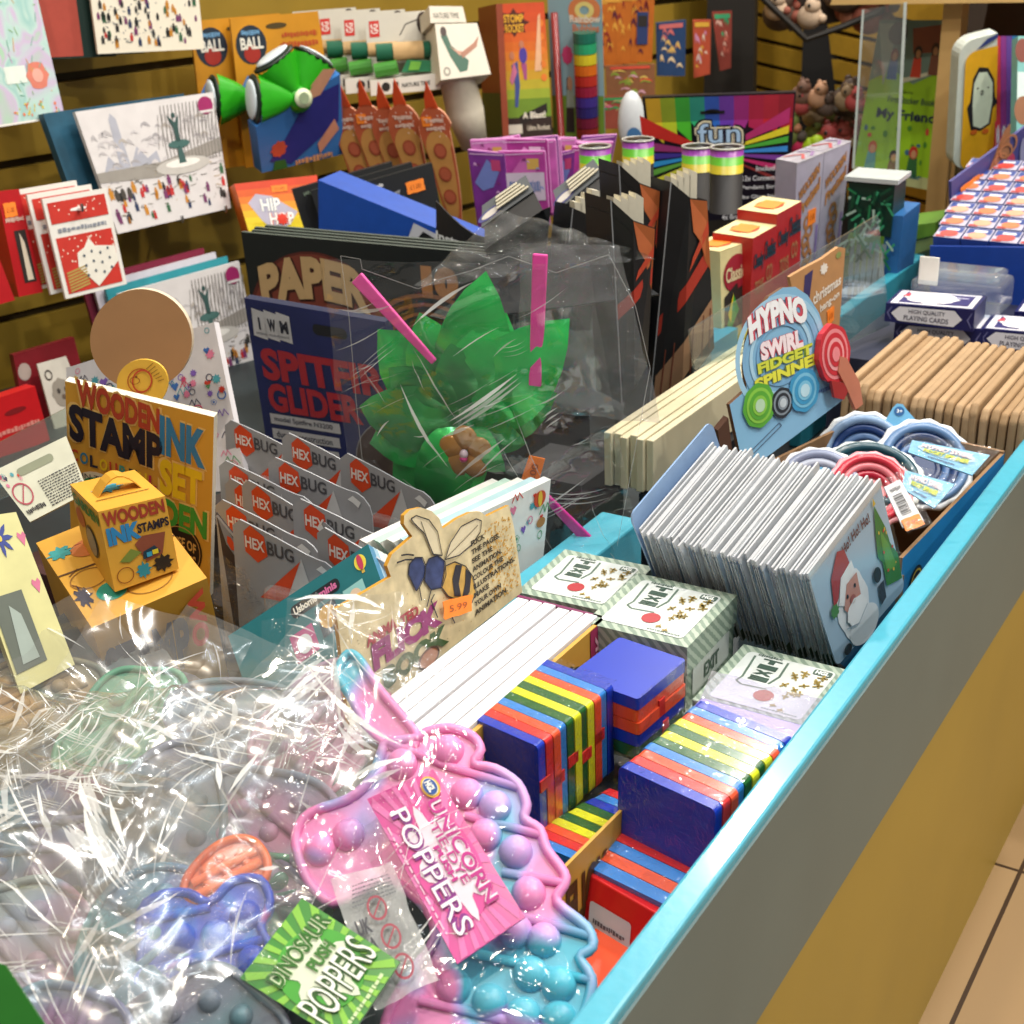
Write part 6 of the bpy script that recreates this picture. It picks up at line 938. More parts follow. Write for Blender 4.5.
# palm tree pack
q = QD['palm']; n = Vector(q[4]); t = T('palm_decoration_pack', 'clear bag holding a shiny green foil palm, tan flower and pink sticks', 'decoration', q, 0)
c = Vector(PT['palm_c'][0]); G1 = M('#16b84e', .18, .35, .35, 28, .8, .7); G2 = M('#0e9440', .18, .35, .35, 28, .8, .7); G3 = M('#22c85a', .18, .35, .35, 28, .8, .7)
TIPS = [Vector(x) for x in PT['palm_tips']]; RP = random.Random(6)
TIPS += [c+Matrix.Rotation(RP.uniform(-.3, .3), 3, n) @ ((tp_-c)*RP.uniform(.5, .8)) for tp_ in TIPS[::2]]
for k, tip in enumerate(TIPS):
    tip = Vector(tip); d = tip-c; L = d.length; d.normalize(); e = n.cross(d); W = min(.033, L*.31); mb = MB(); rows = 9; i0 = len(mb.v); lift = .004+.0022*((k*5) % 7); mi = mb.mi([G1, G2, G3][k % 3])
    for r in range(rows):
        f_ = r/(rows-1); w_ = W*math.sin(math.pi*min(1, .12+f_*.88))**.8*(1 if r < rows-1 else .02)
        for j in (-1, -.5, 0, .5, 1): p = c+d*(L*f_)+e*(w_*j)+n*(lift+.018*math.sin(f_*2.6)-abs(j)*.008*(1-f_)+.0035*noise.noise(Vector((f_*6+k, j*2, k)))); mb.v.append(tuple(p))
    for r in range(rows-1):
        for j in range(4): a = i0+r*5+j; mb.f.append((a, a+5, a+6, a+1)); mb.m.append(mi)
    mb.build('palm_leaf', t, True)
fc = Vector(PT['palm_fl'][0])+n*.03; X = (B(q, 1, 0)-B(q, 0, 0)).normalized(); Y = n.cross(X); mb = MB(); TA = M('#b07a34', .25, .25, .15, 60, .3, .4)
for k in range(5): a = math.radians(95+72*k); mb.ball(fc+(X*math.cos(a)+Y*math.sin(a))*.0125, (.0105, .0105, .003), TA, (X, Y, n))
fl_ = mb.build('flower', t, True); mb = MB(); mb.ball(fc+n*.004, (.0035, .004, .003), M('#e0c8d8', .3), (X, Y, n)); mb.ball(fc+n*.004-Y*.004, (.0032, .003, .003), M('#d0408a', .3), (X, Y, n)); mb.build('bead', fl_, True)
P = [Vector(x)+n*.034 for x in PT['palm_pin']]; PK = M('#e04aa0', .35); MG = M('#c01f8a', .35)
for (a, b_, r0, r1, m_, l) in ((P[0], P[1], .006, .0028, PK, ''), (P[2], P[3], .0058, .005, PK, ''), (P[4]+n*.004, P[5]-n*.01, .003, .0058, MG, 'magenta stick')):
    d = (b_-a).normalized(); e = n.cross(d); mb = MB(); mb.prism([a-e*r0, b_-e*r1, b_+e*r1, a+e*r0], n*-.004, m_); o = mb.build('stick', t, bevel=.0012)
    if l: o['label'] = l
tg = [Vector(x)+n*.03 for x in PT['palm_tag']]; tq = [tg[3], tg[2], tg[1], tg[0], n]; mb = MB(); mb.slab(tq, .0008, M('#f58022', .6), h=.001); mb.text(tq, '1.00', .35, .25, .75, .8, '#a8501a', .0014, .02, rot=90); mb.build('price_sticker', t)
bo = [Vector(x) for x in PT['palm_bag']]
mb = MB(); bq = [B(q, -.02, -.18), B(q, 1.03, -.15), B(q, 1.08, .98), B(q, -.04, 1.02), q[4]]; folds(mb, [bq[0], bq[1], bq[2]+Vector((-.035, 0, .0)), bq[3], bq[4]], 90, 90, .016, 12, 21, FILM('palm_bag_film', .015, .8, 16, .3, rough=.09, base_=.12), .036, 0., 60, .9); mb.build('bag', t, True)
mb = MB(); kk = len(bo); mb.line([p+n*.027 for p in bo]+[bo[0]+n*.027], .0006, FILM('seam', .35, .6, 80, .3), n); mb.build('bag_seam', t)
mb = MB(); bq = [B(q, .55, .45), B(q, 1.06, .45), B(q, .98, 1.0), B(q, .62, 1.02), q[4]]; crumple(mb, bq, 16, 16, .006, 30, 5, FILM('grey_back_film', .12, .5, 50, .6, (.8, .8, .84)), h0=-.014); mb.build('rear_film', t, True)
# ---------------------------------------------------------------- cream book row and colourful box
for k in range(6):
    x = -.551+.0078*k; mb = MB(); mb.box(x, x+.0070, 1.0+.004*(k % 2), 1.40, -.03, .02-.001*(k % 3), M('#cfc6a6', .6, scale=30, var=.05)); o = mb.build('cream_board', None, False, .0008); o['label'] = 'cream edged board standing in the long row beside the swirl sign'; o['category'] = 'board'; o['group'] = 'cream boards'
q = [Vector((-.497, 1.0, -.13)), Vector((-.497, 1.2, -.13)), Vector((-.497, 1.2, -.032)), Vector((-.497, 1.0, -.032)), Vector((1, 0, 0))]
mb = MB(); mb.slab(q, .02, '#14181f'); 
for a in ((0, .45, .25, 1, '#d8b81e'), (.12, .2, .35, .6, '#d8b81e'), (.2, .15, .42, .75, '#d84a1e'), (.42, .1, .6, .7, '#1f3fa0'), (.25, .72, .6, .98, '#12172a'), (.0, .0, .2, .3, '#3a1f5a')): mb.rect(q, *a[:4], a[4], .0006+.0002*a[1])
o = mb.build('colour_block_box'); o['label'] = 'box with yellow, orange and blue blocks under the cream boards'; o['category'] = 'box'
# ---------------------------------------------------------------- swirl spinner display
q = QD['hypno']; n = Vector(q[4]); t = thing('swirl_display_box', 'pale blue counter display with an arched sign lettered HYPNO SWIRL', 'display box', (-.34, 1.04, -.13))
pts = [Vector(p) for p in PT['hyp_out']]; SB = M('#86b9dc', .35, scale=10, var=.08)
mb = MB(); mb.prism(pts[::-1] if (pts[1]-pts[0]).cross(pts[3]-pts[1]).dot(n) < 0 else pts, n*-.004, SB, '#6a4a34')
X = (B(q, 1, 0)-B(q, 0, 0)).normalized(); Y = n.cross(X); o0 = Vector(pts[0])
# sign-local quad: origin at sign's lower left, axes in the sign plane
us = [(p-o0).dot(X) for p in pts]; vs = [(p-o0).dot(Y) for p in pts]; W_s, v0_, v1_ = max(us), min(vs), max(vs); sq = [o0+Y*v0_, o0+X*W_s+Y*v0_, o0+X*W_s+Y*v1_, o0+Y*v1_, n]
for r in range(4): mb.ell(sq, .48, .62, .40-.06*r, .35-.055*r, ['#9cc8e4', '#7fb0d6', '#a8d0e8', '#78aad2'][r], .0004+.0001*r, inner=.9, k=40)
mb.text2(sq, 'HYPNO', .22, .74, .74, .90, '#eef0f4', '#c84a5c', .0010, .06, .14, arch(.05, .22, .74)); mb.text2(sq, 'SWIRL', .30, .62, .68, .73, '#f4e4ea', '#c84a5c', .0010, .06, .14)
mb.text2(sq, 'FIDGET', .26, .555, .76, .62, '#d0d84a', '#6a8a3a', .0010, .05, .12, lambda u, v: (u, v+.02*(u-.5))); mb.text2(sq, 'SPINNER', .22, .475, .86, .545, '#e0e04a', '#6a7a4a', .0010, .05, .12, lambda u, v: (u, v+.05*(u-.5)))
for j, (c, cs, r) in enumerate(zip(PT['hyp_c'], (('#5aa83a', '#8ac84a', '#b8d8b8'), ('#2a3038', '#8a98a4', '#c0ccd4'), ('#3f98c8', '#7ac0e0', '#b8dcec')), (.0185, .013, .0185))):
    c = Vector(c); u, v = (c-sq[0]).dot(X)/W_s, (c-sq[0]).dot(Y)/(v1_-v0_); ru, rv = r/W_s, r*1.02/(v1_-v0_)
    for i, (s_, cc) in enumerate(((1, cs[0]), (.8, cs[1]), (.65, cs[0]), (.45, cs[1]), (.3, cs[2]))): mb.ell(sq, u, v, ru*s_, rv*s_, cc, .0018+.0003*i, k=30, wav=.03 if i == 0 else 0)
mb.qline(sq, [(.08, .10), (.40, .22), (.42, .20), (.10, .08), (.08, .10)], .0008, '#3a4a6a'); scrib(mb, sq, .78, .3, .98, .33, '#4a6aa0'); hs_ = mb.build('header_sign', t)
mb = MB(); c = Vector(PT['hyp_red'][0])+n*.008; X2 = [c-X*.019-Y*.026, c+X*.019-Y*.026, c+X*.019+Y*.026, c-X*.019+Y*.026, n]
for i, (s_, cc) in enumerate(((1, '#c8303c'), (.85, '#e88a90'), (.72, '#c8303c'), (.55, '#eca0a4'), (.42, '#c8303c'), (.25, '#e88a90'))): mb.ell(X2, .5, .5, .5*s_, .5*s_, cc, .0003*i, k=28, t=.006 if i == 0 else 0, wav=.03 if i == 0 else 0)
mb.shape(X2, [(.6, .45), (.8, .38), (1.15, -.1), (1.2, -.5), (.95, -.55), (.7, -.1), (.5, .2)], '#c07860', .0024, .004); mb.shape(X2, [(.25, .1), (.6, .0), (.8, -.15), (.6, -.3), (.3, -.2)], '#a02c2c', .0022, .003); mb.build('printed_swirl_tab', hs_)
BB = M('#2a86c4', .35, scale=12, var=.08); KF = M('#8a6a48', .8)
cr_ = [(-.425, 1.015), (-.262, .925), (-.250, 1.165), (-.385, 1.185)]
mb = MB()
def wall(mb, a, b_, z0, z1, th, m, m2):
    a = Vector((a[0], a[1], 0)); b_ = Vector((b_[0], b_[1], 0)); nn = (b_-a).cross(Vector((0, 0, 1))).normalized(); mb.prism([a+Vector((0, 0, z0)), b_+Vector((0, 0, z0)), b_+Vector((0, 0, z1)), a+Vector((0, 0, z1))], nn*-th, m, m2)
wall(mb, cr_[1], cr_[2], -.125, -.005, .003, BB, KF); wall(mb, cr_[0], cr_[1], -.125, -.02, .003, BB, KF); wall(mb, cr_[2], cr_[3], -.125, -.003, .003, BB, KF); wall(mb, cr_[3], cr_[0], -.125, -.0, .003, BB, KF)
mb.prism([(x, y, -.122) for x, y in cr_], (0, 0, -.003), KF); 
qb = [Vector((-.262, .925, -.125)), Vector((-.25, 1.165, -.125)), Vector((-.25, 1.165, -.005)), Vector((-.262, .925, -.005)), Vector((1, -.05, 0))]
mb.ell(qb, .13, .72, .06, .12, '#1f2a34', .0008); mb.ell(qb, .13, .72, .05, .1, '#c8a83a', .0012, inner=.85); mb.text(qb, 'HGL', .10, .67, .16, .77, '#c8a83a', .0012, .03); mb.build('tray', t)
bt = thing('swirl_sign_support', 'dark brown cardboard side behind the swirl sign', 'cardboard', (-.455, 1.0, -.13)); mb = MB(); a0 = Vector(sq[0])-X*.004; mb.prism([a0-Y*.03-X*.012, a0+X*.001-Y*.03, a0+X*.001+Y*.052, a0-X*.012+Y*.045], Vector((-.006, .004, 0)), M('#4a2c1c', .8)); mb.build('side', bt)
PB = [Vector(x) for x in PT['spin']]
SP = ((0, ['#dfe6ec', '#7f9cc0', '#1f3f7a', '#5f80b0', '#16346a', '#a8b8d0'], .042, 'blue swirl disc at the back of the display tray', 40), (1, ['#dfe6ec', '#5f83b0', '#1c3a6c', '#4f74a8', '#1a3362', '#98a8c8'], .043, 'dark blue swirl disc behind the card headers', 44), (2, ['#dfe8e6', '#1f4a58', '#143a48', '#2f5a68', '#163c48', '#6a8a90'], .045, 'dark teal swirl disc lying in the middle of the tray', 70), (3, ['#e4e8ee', '#8f98b4', '#c0c6d8', '#9aa2bc', '#d4d8e4', '#b0b6cc'], .038, 'silver grey swirl disc at the left of the tray', 55), (4, ['#e8a0a8', '#c82f42', '#e07a84', '#b8203a', '#e08a90', '#d04a58'], .036, 'red and pink swirl disc in the tray', 50), (5, ['#e4ece8', '#1f7a58', '#145a40', '#2a8a68', '#175c44', '#8ab0a0'], .038, 'green swirl disc behind the Christmas cards', 58))
for (i, cs, R_, l, el) in SP:
    c = PB[i]+Vector((.004, -.012, -.020)); el_ = math.radians(el); az = math.radians(-68+8*(i % 3)); nn = Vector((math.cos(az)*math.cos(el_), math.sin(az)*math.cos(el_), math.sin(el_))); x = Vector((-math.sin(az), math.cos(az), 0)); y = nn.cross(x)
    sqd = [c-x*R_-y*R_, c+x*R_-y*R_, c+x*R_+y*R_, c-x*R_+y*R_, nn]; tt = T('swirl_disc', l, 'toy', sqd, 0, 'swirl spinner discs')
    mb = MB(); mb.ell(sqd, .5, .5, .44, .44, M(cs[2], .4), -.006, k=40, t=.002); mb.build('backing_disc', tt)
    mb = MB(); mb.ring(sqd, .5, .5, R_*.93, R_*.08, M(cs[0], .3), 0, 56, .03, 1.1); mb.build('toothed_rim', tt, True)
    for k, c_ in enumerate(cs[1:]): mb = MB(); mb.ring(sqd, .5, .5, R_*(.8-.155*k), R_*.10, M(c_, .3), -.004*k+.003, 40, 0, 1.0); mb.build('swirl_ring', tt, True)
def hcard(nm, label, kind):
    q = QD[nm]; tt = T('header_card', label, 'card', q, 0); mb = MB(); mb.slab(q, .0015, M('#7fbfe4' if kind < 2 else '#d8dadd', .3, coat=.3))
    if kind < 2: mb.ell(q, .5, .6, .4, .3, '#b8dcf0', .0005, inner=.8); mb.text2(q, 'HYPNO SWIRL', .15, .6, .85, .85, '#eef2f6', '#b05a78', .0008, .03, .08); mb.text2(q, 'FIDGET SPINNER', .2, .35, .85, .55, '#d8e04a', '#5a8a4a', .0008, .03, .08); scrib(mb, q, .3, .1, .7, .2, '#3a5a8a')
    else:
        for k in range(14): mb.rect(q, .2, .25+.035*k, .7, .25+.035*k+(.012+.008*(k % 3)), '#26262a')
        scrib(mb, q, .2, .8, .8, .9, '#6a6a70')
    mb.build('card', tt, bevel=.0004)
    if kind == 2: price([B(q, -.0, -.12), B(q, .9, -.12), B(q, .9, .16), B(q, 0, .16), q[4]], .5, .5, .5, .5, tt, .002, '3.99')
    mb = MB(); crumple(mb, q, 12, 10, .003, 60, 5, FB, h0=.005, u0=-.1, v0=-.2, u1=1.1, v1=1.1); mb.build('film', tt, True)
hcard('hc1', 'light blue HYPNO header card nearest the rim', 0); hcard('hc2', 'light blue HYPNO header card below the other one', 1); hcard('hc3', 'white barcode card with an orange price sticker in the spinner tray', 2)
for k, (px, l) in enumerate((((-.346, .985, .012), 'small blue age tab sticking up at the left of the spinner tray'), ((-.345, 1.17, .012), 'small blue age tab sticking up at the back of the spinner tray'))):
    c = Vector(px); nn = Vector((.3, -.8, .5)).normalized(); x = Vector((.93, .35, 0)).normalized(); y = nn.cross(x); s_ = .021 if k == 0 else .014; qq = [c-x*s_-y*s_, c+x*s_-y*s_, c+x*s_+y*s_*.8, c-x*s_+y*s_*.8, nn]
    mb = MB(); mb.shape(qq, [(0, .2), (.5, 0), (1, .3), (1, .45), (.72, .8), (.6, .98), (.42, 1), (.3, .85)], M('#6aaed8', .35), 0, .001); mb.ell(qq, .5, .72, .16, .17, '#1f5f9a', .0006); mb.text(qq, '3+', .42, .66, .6, .79, '#dfe8f0', .001, .03); o = mb.build('age_tab'); o['label'] = l; o['category'] = 'tab'
# ---------------------------------------------------------------- christmas cards filed upright
q = QD['santa']; off = Vector(PT['santa_off'][1])-Vector(PT['santa_off'][0])
t = T('christmas_card', 'pale blue Christmas card with a bearded Santa face, frontmost of the file', 'card', q)
def cardq(q, d): return [Vector(x)+d for x in q[:4]]+[q[4]]
CBL = M('#a9c4dc', .35, scale=8, var=.06)
mb = MB(); mb.shape(q, rrect(0, 0, 1, 1, .06, .07), CBL, 0, .0012)
mb.ell(q, .36, .36, .2, .34, '#e8ecf2', .0005, k=30, wav=.04); mb.shape(q, [(.14, .5), (.2, .78), (.34, .93), (.42, .88), (.44, .72), (.3, .7), (.22, .56)], '#a8323a', .0009); mb.shape(q, [(.2, .5), (.3, .7), (.46, .74), (.47, .64), (.34, .58), (.26, .44)], '#eef0f4', .0012); mb.shape(q, [(.24, .42), (.34, .6), (.48, .6), (.46, .36), (.3, .3)], '#c89084', .0014); mb.ell(q, .36, .43, .035, .04, '#a85a50', .0018); mb.ell(q, .31, .5, .012, .02, '#1a1a20', .0018); mb.ell(q, .42, .52, .012, .02, '#1a1a20', .0018); mb.ell(q, .37, .3, .13, .12, '#f2f4f8', .0018, wav=.06); mb.ell(q, .14, .5, .05, .06, '#4a8a4a', .0014, wav=.2)
mb.qline(q, [(.2, .25), (.35, .18), (.5, .26)], .0009, '#9aa8b8', .002); mb.ell(q, .16, .06, .05, .05, '#16181f', .0014); mb.ell(q, .7, .38, .05, .07, '#1a1d28', .0014); mb.shape(q, [(.66, .1), (.74, .12), (.76, .28), (.68, .28)], '#2a3040', .0012); mb.ell(q, .42, .1, .2, .16, '#e4e8ee', .0008)
mb.text(q, 'Ho! Ho! Ho!', .40, .83, .78, .92, '#5a2c34', .0008, .03, arch(.02, .4, .78)); mb.shape(q, [(.78, .2), (.98, .12), (1.0, .35), (.94, .5), (.93, .66), (.86, .92), (.8, .70), (.76, .5), (.8, .42)], '#2f7a2c', .0010); mb.shape(q, [(.82, .3), (.95, .28), (.92, .5), (.86, .7), (.83, .5)], '#5a9a34', .0012); scatter(mb, q, .8, .25, .95, .7, 9, ['#c83a2c', '#d8b83a'], .012, .018, kind='d', seed=3, h=.0016); mb.shape(q, [(.84, .92), (.86, .99), (.88, .92)], '#d8b83a', .0014)
mb.build('card', t); mb = MB(); mb.slab(q, .0004, FILM('card_sleeve', .01, .25, 6, .12, rough=.2, base_=.03), u0=-.015, u1=1.01, v0=-.01, v1=1.03, h=.0022); mb.build('sleeve', t)
R = random.Random(12); N_ = 46; SL = FILM('sleeve_edge', .35, .7, 25, .5, rough=.15)
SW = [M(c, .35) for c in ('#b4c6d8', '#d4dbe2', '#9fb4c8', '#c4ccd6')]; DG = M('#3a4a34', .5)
for k in range(1, N_):
    f_ = k/(N_-1); d = off*f_+Vector((0, R.uniform(-.003, .003), R.uniform(-.002, .002)))
    q2 = cardq(q, d); tilt = .004*math.sin(k*.9); q2[2] = q2[2]+Vector((tilt, 0, 0)); q2[3] = q2[3]+Vector((tilt, 0, 0))
    if k == 1:
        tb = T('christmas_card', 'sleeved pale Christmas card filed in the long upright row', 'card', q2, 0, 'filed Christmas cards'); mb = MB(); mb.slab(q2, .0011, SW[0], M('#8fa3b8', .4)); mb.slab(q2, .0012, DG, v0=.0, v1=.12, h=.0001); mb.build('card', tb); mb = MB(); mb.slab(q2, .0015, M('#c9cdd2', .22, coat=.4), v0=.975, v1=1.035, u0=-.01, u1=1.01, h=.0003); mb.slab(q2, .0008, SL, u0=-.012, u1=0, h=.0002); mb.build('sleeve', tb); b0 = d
        var_ = []
        for cc, ce in (('#d0d6dc', '#6a86a8'), ('#8fa6be', '#4a6686'), ('#e0e4e8', '#a4b8cc')):
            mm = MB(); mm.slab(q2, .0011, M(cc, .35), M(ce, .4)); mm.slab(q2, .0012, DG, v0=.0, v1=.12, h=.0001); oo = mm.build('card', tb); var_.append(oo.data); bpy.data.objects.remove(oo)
    else:
        c = copy_thing(tb, d-b0); c.rotation_euler = (0, tilt*3, R.uniform(-.012, .012))
        if k % 4: c.children[0].data = var_[k % 3]
q2 = cardq(q, off*1.03+Vector((0, .0, .006))); mb = MB(); mb.shape(q2, rrect(.02, 0, 1.15, 1.06, .07, .08), M('#8faed6', .35), 0, .0015); t = T('card_divider', 'plain periwinkle card at the back end of the Christmas card file', 'card', q2, 0); mb.build('card', t)
# ---------------------------------------------------------------- green striped tins
GS = bpy.data.materials.new('green_stripe_print'); GS.use_nodes = True; nt = GS.node_tree; b = nt.nodes['Principled BSDF']; b.inputs['Roughness'].default_value = .5; tc = nt.nodes.new('ShaderNodeTexCoord'); wv = nt.nodes.new('ShaderNodeTexWave'); wv.inputs['Scale'].default_value = 75; wv.inputs['Distortion'].default_value = 1.5; wv.inputs['Detail Scale'].default_value = 3; wv.bands_direction = 'DIAGONAL'
rp = nt.nodes.new('ShaderNodeValToRGB'); rp.color_ramp.elements[0].color = lin('#7f9283'); rp.color_ramp.elements[1].color = lin('#a9b8a8'); rp.color_ramp.elements[0].position = .35; rp.color_ramp.elements[1].position = .65; nt.links.new(tc.outputs['Object'], wv.inputs[0]); nt.links.new(wv.outputs[0], rp.inputs[0]); nt.links.new(rp.outputs[0], b.inputs['Base Color'])
def tinart(mb, q):
    mb.shape(q, rrect(.1, .1, .9, .9, .05, .05), '#cdd4d2', .0004)
    rq = lambda a: a  # the print faces the far side of the bin
    mb.text(q, 'EXIT', .40, .44, .17, .62, '#3c5248', .0008, .04, rot=-90) if False else None
    for k in range(4): mb.text(q, 'TIXE'[k], .44, .80-.095*k-.03, .27, .87-.095*k-.03, '#3c5248', .0008, .06, rot=0)
    mb.qline(q, [(.18, .85), (.22, .5), (.2, .42), (.26, .38), (.48, .4)], .0016, '#5a6e62'); mb.qline(q, [(.48, .86), (.5, .62), (.46, .48)], .0016, '#5a6e62'); scrib(mb, q, .2, .86, .42, .9, '#4a5e52'); mb.ell(q, .50, .30, .085, .085, '#a83238', .0008, k=24)
    R = random.Random(2)
    for k in range(16):
        u, v = R.uniform(.58, .84), R.uniform(.3, .78); a = R.uniform(0, 3.1); mb.qline(q, [(u-.045*math.cos(a), v-.045*math.sin(a)), (u+.045*math.cos(a), v+.045*math.sin(a))], .0013, '#9a8440', .001); mb.qline(q, [(u-.03*math.sin(a), v+.03*math.cos(a)), (u+.03*math.sin(a), v-.03*math.cos(a))], .0013, '#9a8440', .001)
    for u, v in ((.62, .2), (.7, .16)): mb.shape(q, [(u-.03, v), (u, v+.01), (u+.01, v+.035), (u+.02, v+.008), (u+.045, v-.01), (u+.01, v-.012), (u-.01, v-.035), (u-.01, v-.01)], '#9a8440', .001)
    mb.shape(q, rrect(.72, .79, .88, .87, .02, .02), '#4a5e54', .0008); mb.text(q, 'HGL', .74, .80, .86, .86, '#dde2df', .001, .05); scrib(mb, q, .55, .12, .86, .145, '#6a7a70')
def tin(x0, y0, w, l, zt, h, label, rot=0):
    a = math.radians(rot); X = Vector((math.cos(a), math.sin(a), 0)); Y = Vector((-math.sin(a), math.cos(a), 0)); o = Vector((x0, y0, zt)); tq = [o, o+X*w, o+X*w+Y*l, o+Y*l, Vector((0, 0, 1))]
    t = thing('striped_tin', label, 'box', o+X*w/2+Y*l/2-Vector((0, 0, h)), 'green striped puzzle boxes'); mb = MB(); mb.slab(tq, h*.42, GS); tinart(mb, tq)
    for (c0, c1) in ((o, o+X*w), (o+X*w, o+X*w+Y*l)):
        sq_ = [c0-Vector((0, 0, h*.42)), c1-Vector((0, 0, h*.42)), c1, c0, (c1-c0).cross(Vector((0, 0, 1))).normalized()]
    mb.build('lid', t, bevel=.0008); e = .0015; bq_ = [o+X*e+Y*e, o+X*(w-e)+Y*e, o+X*(w-e)+Y*(l-e), o+X*e+Y*(l-e)]; bq_ = [p-Vector((0, 0, h*.42)) for p in bq_]; mb = MB(); mb.prism(bq_, (0, 0, -h*.58), GS)
    for (c0, c1) in ((bq_[0], bq_[1]), (bq_[1], bq_[2])):
        sq_ = [c0-Vector((0, 0, h*.5)), c1-Vector((0, 0, h*.5)), c1+Vector((0, 0, h*.05)), c0+Vector((0, 0, h*.05)), (c1-c0).cross(Vector((0, 0, 1))).normalized()]; mb.shape(sq_, rrect(.12, .1, .88, .9, .05, .1), '#cfd6d2', .0006 if c0 is bq_[1] else .0022)
        if c0 is bq_[0]: mb.text(sq_, 'EXIT', .2, .35, .45, .7, '#3c5248', .0028, .03); mb.ell(sq_, .6, .65, .06, .2, '#a83238', .0028); scatter(mb, sq_, .65, .2, .85, .7, 8, ['#5a5a3a'], .06, .15, kind='l', h=.0028)
        else: mb.text(sq_, 'EXIT', .35, .3, .65, .7, '#5a6e62', .0012, .03)
    mb.build('base', t); return t
tin(-.415, .722, .076, .083, .0, .05, 'green striped puzzle box on top of the nearest stack', 1)
tin(-.408, .724, .076, .083, -.0505, .05, 'green striped puzzle box under the topmost one', -1)
tin(-.488, .752, .073, .078, -.008, .05, 'green striped puzzle box half hidden at the left behind the flick books', 3)
tin(-.330, .712, .078, .083, -.03, .05, 'green striped puzzle box lying against the rim by the Santa card', 0)
# ---------------------------------------------------------------- bee sign and flick books
q = QD['bee']; n = Vector(q[4]); t = thing('flick_book_display', 'kraft display with a bee sign and a gold printed side for the white edged books', 'display box', (-.44, .65, -.13))
SP_ = M('#d2c39a', .7, scale=90, var=.18); po = [Vector(x) for x in PT['bee_out']]
mb = MB(); mb.prism(po if (po[1]-po[0]).cross(po[-1]-po[0]).dot(n) > 0 else po[::-1], n*-.003, SP_, '#c8902c')
NB = M('#34406a', .6, scale=150, var=.35)
pl = lambda nm, c, h: mb.face([Vector(x)+n*h for x in PT[nm]], c)
pl('bee_w1', '#ddd0ae', .0006); pl('bee_w2', '#ddd0ae', .0006); pl('bee_head', NB, .0008); pl('bee_thor', NB, .0008); pl('bee_abd', M('#c8a050', .6, scale=120, var=.2), .0008); pl('bee_st1', '#2a2832', .0012); pl('bee_st2', '#2a2832', .0012)
INK = '#26242c'
for nm in ('bee_w1', 'bee_w2', 'bee_head', 'bee_thor', 'bee_abd'): mb.line(PT[nm]+(PT[nm][0],), .0008, INK, n, .0014)
L_ = PT['bee_legs']; 
for a, b_ in ((0, 2), (2, 4), (4, 7), (7, 9), (9, 12), (12, 15)): mb.line(L_[a:b_], .0011, INK, n, .0014)
mb.line([Vector(L_[12]), Vector(L_[13]), Vector(L_[14])], .001, INK, n, .0015)
w2 = PT['bee_w2']; mb.line([w2[0], (Vector(w2[3])+Vector(w2[5]))/2], .0006, '#6a6250', n, .001); w1 = PT['bee_w1']; mb.line([w1[0], (Vector(w1[2])+Vector(w1[5]))/2], .0006, '#6a6250', n, .001)
for k, sx in enumerate(('FLICK', 'THE PAGES.', 'SEE THE', 'ANIMATION.', 'COLOUR THE', 'ILLUSTRATIONS.', 'MAKE', 'YOUR OWN', 'ANIMATION.')): mb.text(q, sx, .735-.004*k, .83-.087*k, .735+.0175*len(sx), .885-.087*k, '#3a3226', .0008, .04)
mb.text(q, 'TED', .30, .52, .40, .62, '#a02c34', .0008, .05); mb.text(q, 'ANIMA', .12, .54, .28, .64, '#a02c34', .0008, .05); mb.text(q, 'FLICK', .14, .30, .52, .54, '#8a2c6a', .0008, .07); mb.text(q, 'BOOK', .18, .08, .54, .28, '#3f5a34', .0008, .07); mb.ell(q, .42, .08, .06, .09, '#a8603a', .0009); mb.ell(q, .42, .08, .06, .09, '#4a2a1c', .0012, inner=.85)
scatter(mb, q, .02, .1, .98, .9, 60, ['#a88a4a', '#8a7a5a', '#c8a04a'], .003, .006, kind='d', seed=9, h=.0007); scatter(mb, q, .82, .1, .99, .93, 260, ['#c8922c', '#c89a3a'], .004, .012, kind='d', seed=19, h=.0005); bs_ = mb.build('bee_sign', t)
st = [Vector(x)+n*.003 for x in PT['bee_stk']]; tq = [st[3], st[2], st[1], st[0], n]; price(tq, .5, .5, .5, .5, bs_, .001, '5.99')
YG = M('#c79a3e', .55, scale=30, var=.08); mb = MB(); mb.box(-.408, -.405, .545, .735, -.12, .0, YG); mb.box(-.475, -.408, .733, .736, -.12, .0, '#7a2c5a'); gq = [Vector((-.405, .545, -.1)), Vector((-.405, .735, -.1)), Vector((-.405, .735, 0)), Vector((-.405, .545, 0)), Vector((1, 0, 0))]
mb.rect(gq, .88, 0, 1, 1.0, '#9a2c58', .0006); mb.ell(gq, .74, .66, .085, .2, '#26242a', .0006, wav=.08); mb.ell(gq, .74, .66, .06, .15, '#4aa088', .001); mb.text(gq, 'FLICK', .91, .45, .96, .95, '#d8a8b8', .001, .03, rot=90); mb.text(gq, 'FLICK BOOK', .2, .3, .6, .6, '#5a3c14', .001, .03); mb.build('tray', t)
for k in range(6):
    x = -.473+.0109*k; mb = MB(); mb.box(x, x+.0092, .553+.002*(k % 2), .731, -.09, .001+.0006*(k % 3), M('#e9e9ee', .5, var=.015)); mb.box(x-.0004, x+.0096, .5525, .7315, -.091, -.0012, '#6a4a2c'); o = mb.build('flick_book', None, False, .0005); o['label'] = 'white edged flick book standing in the bee display'; o['category'] = 'book'; o['group'] = 'flick books in the bee display'
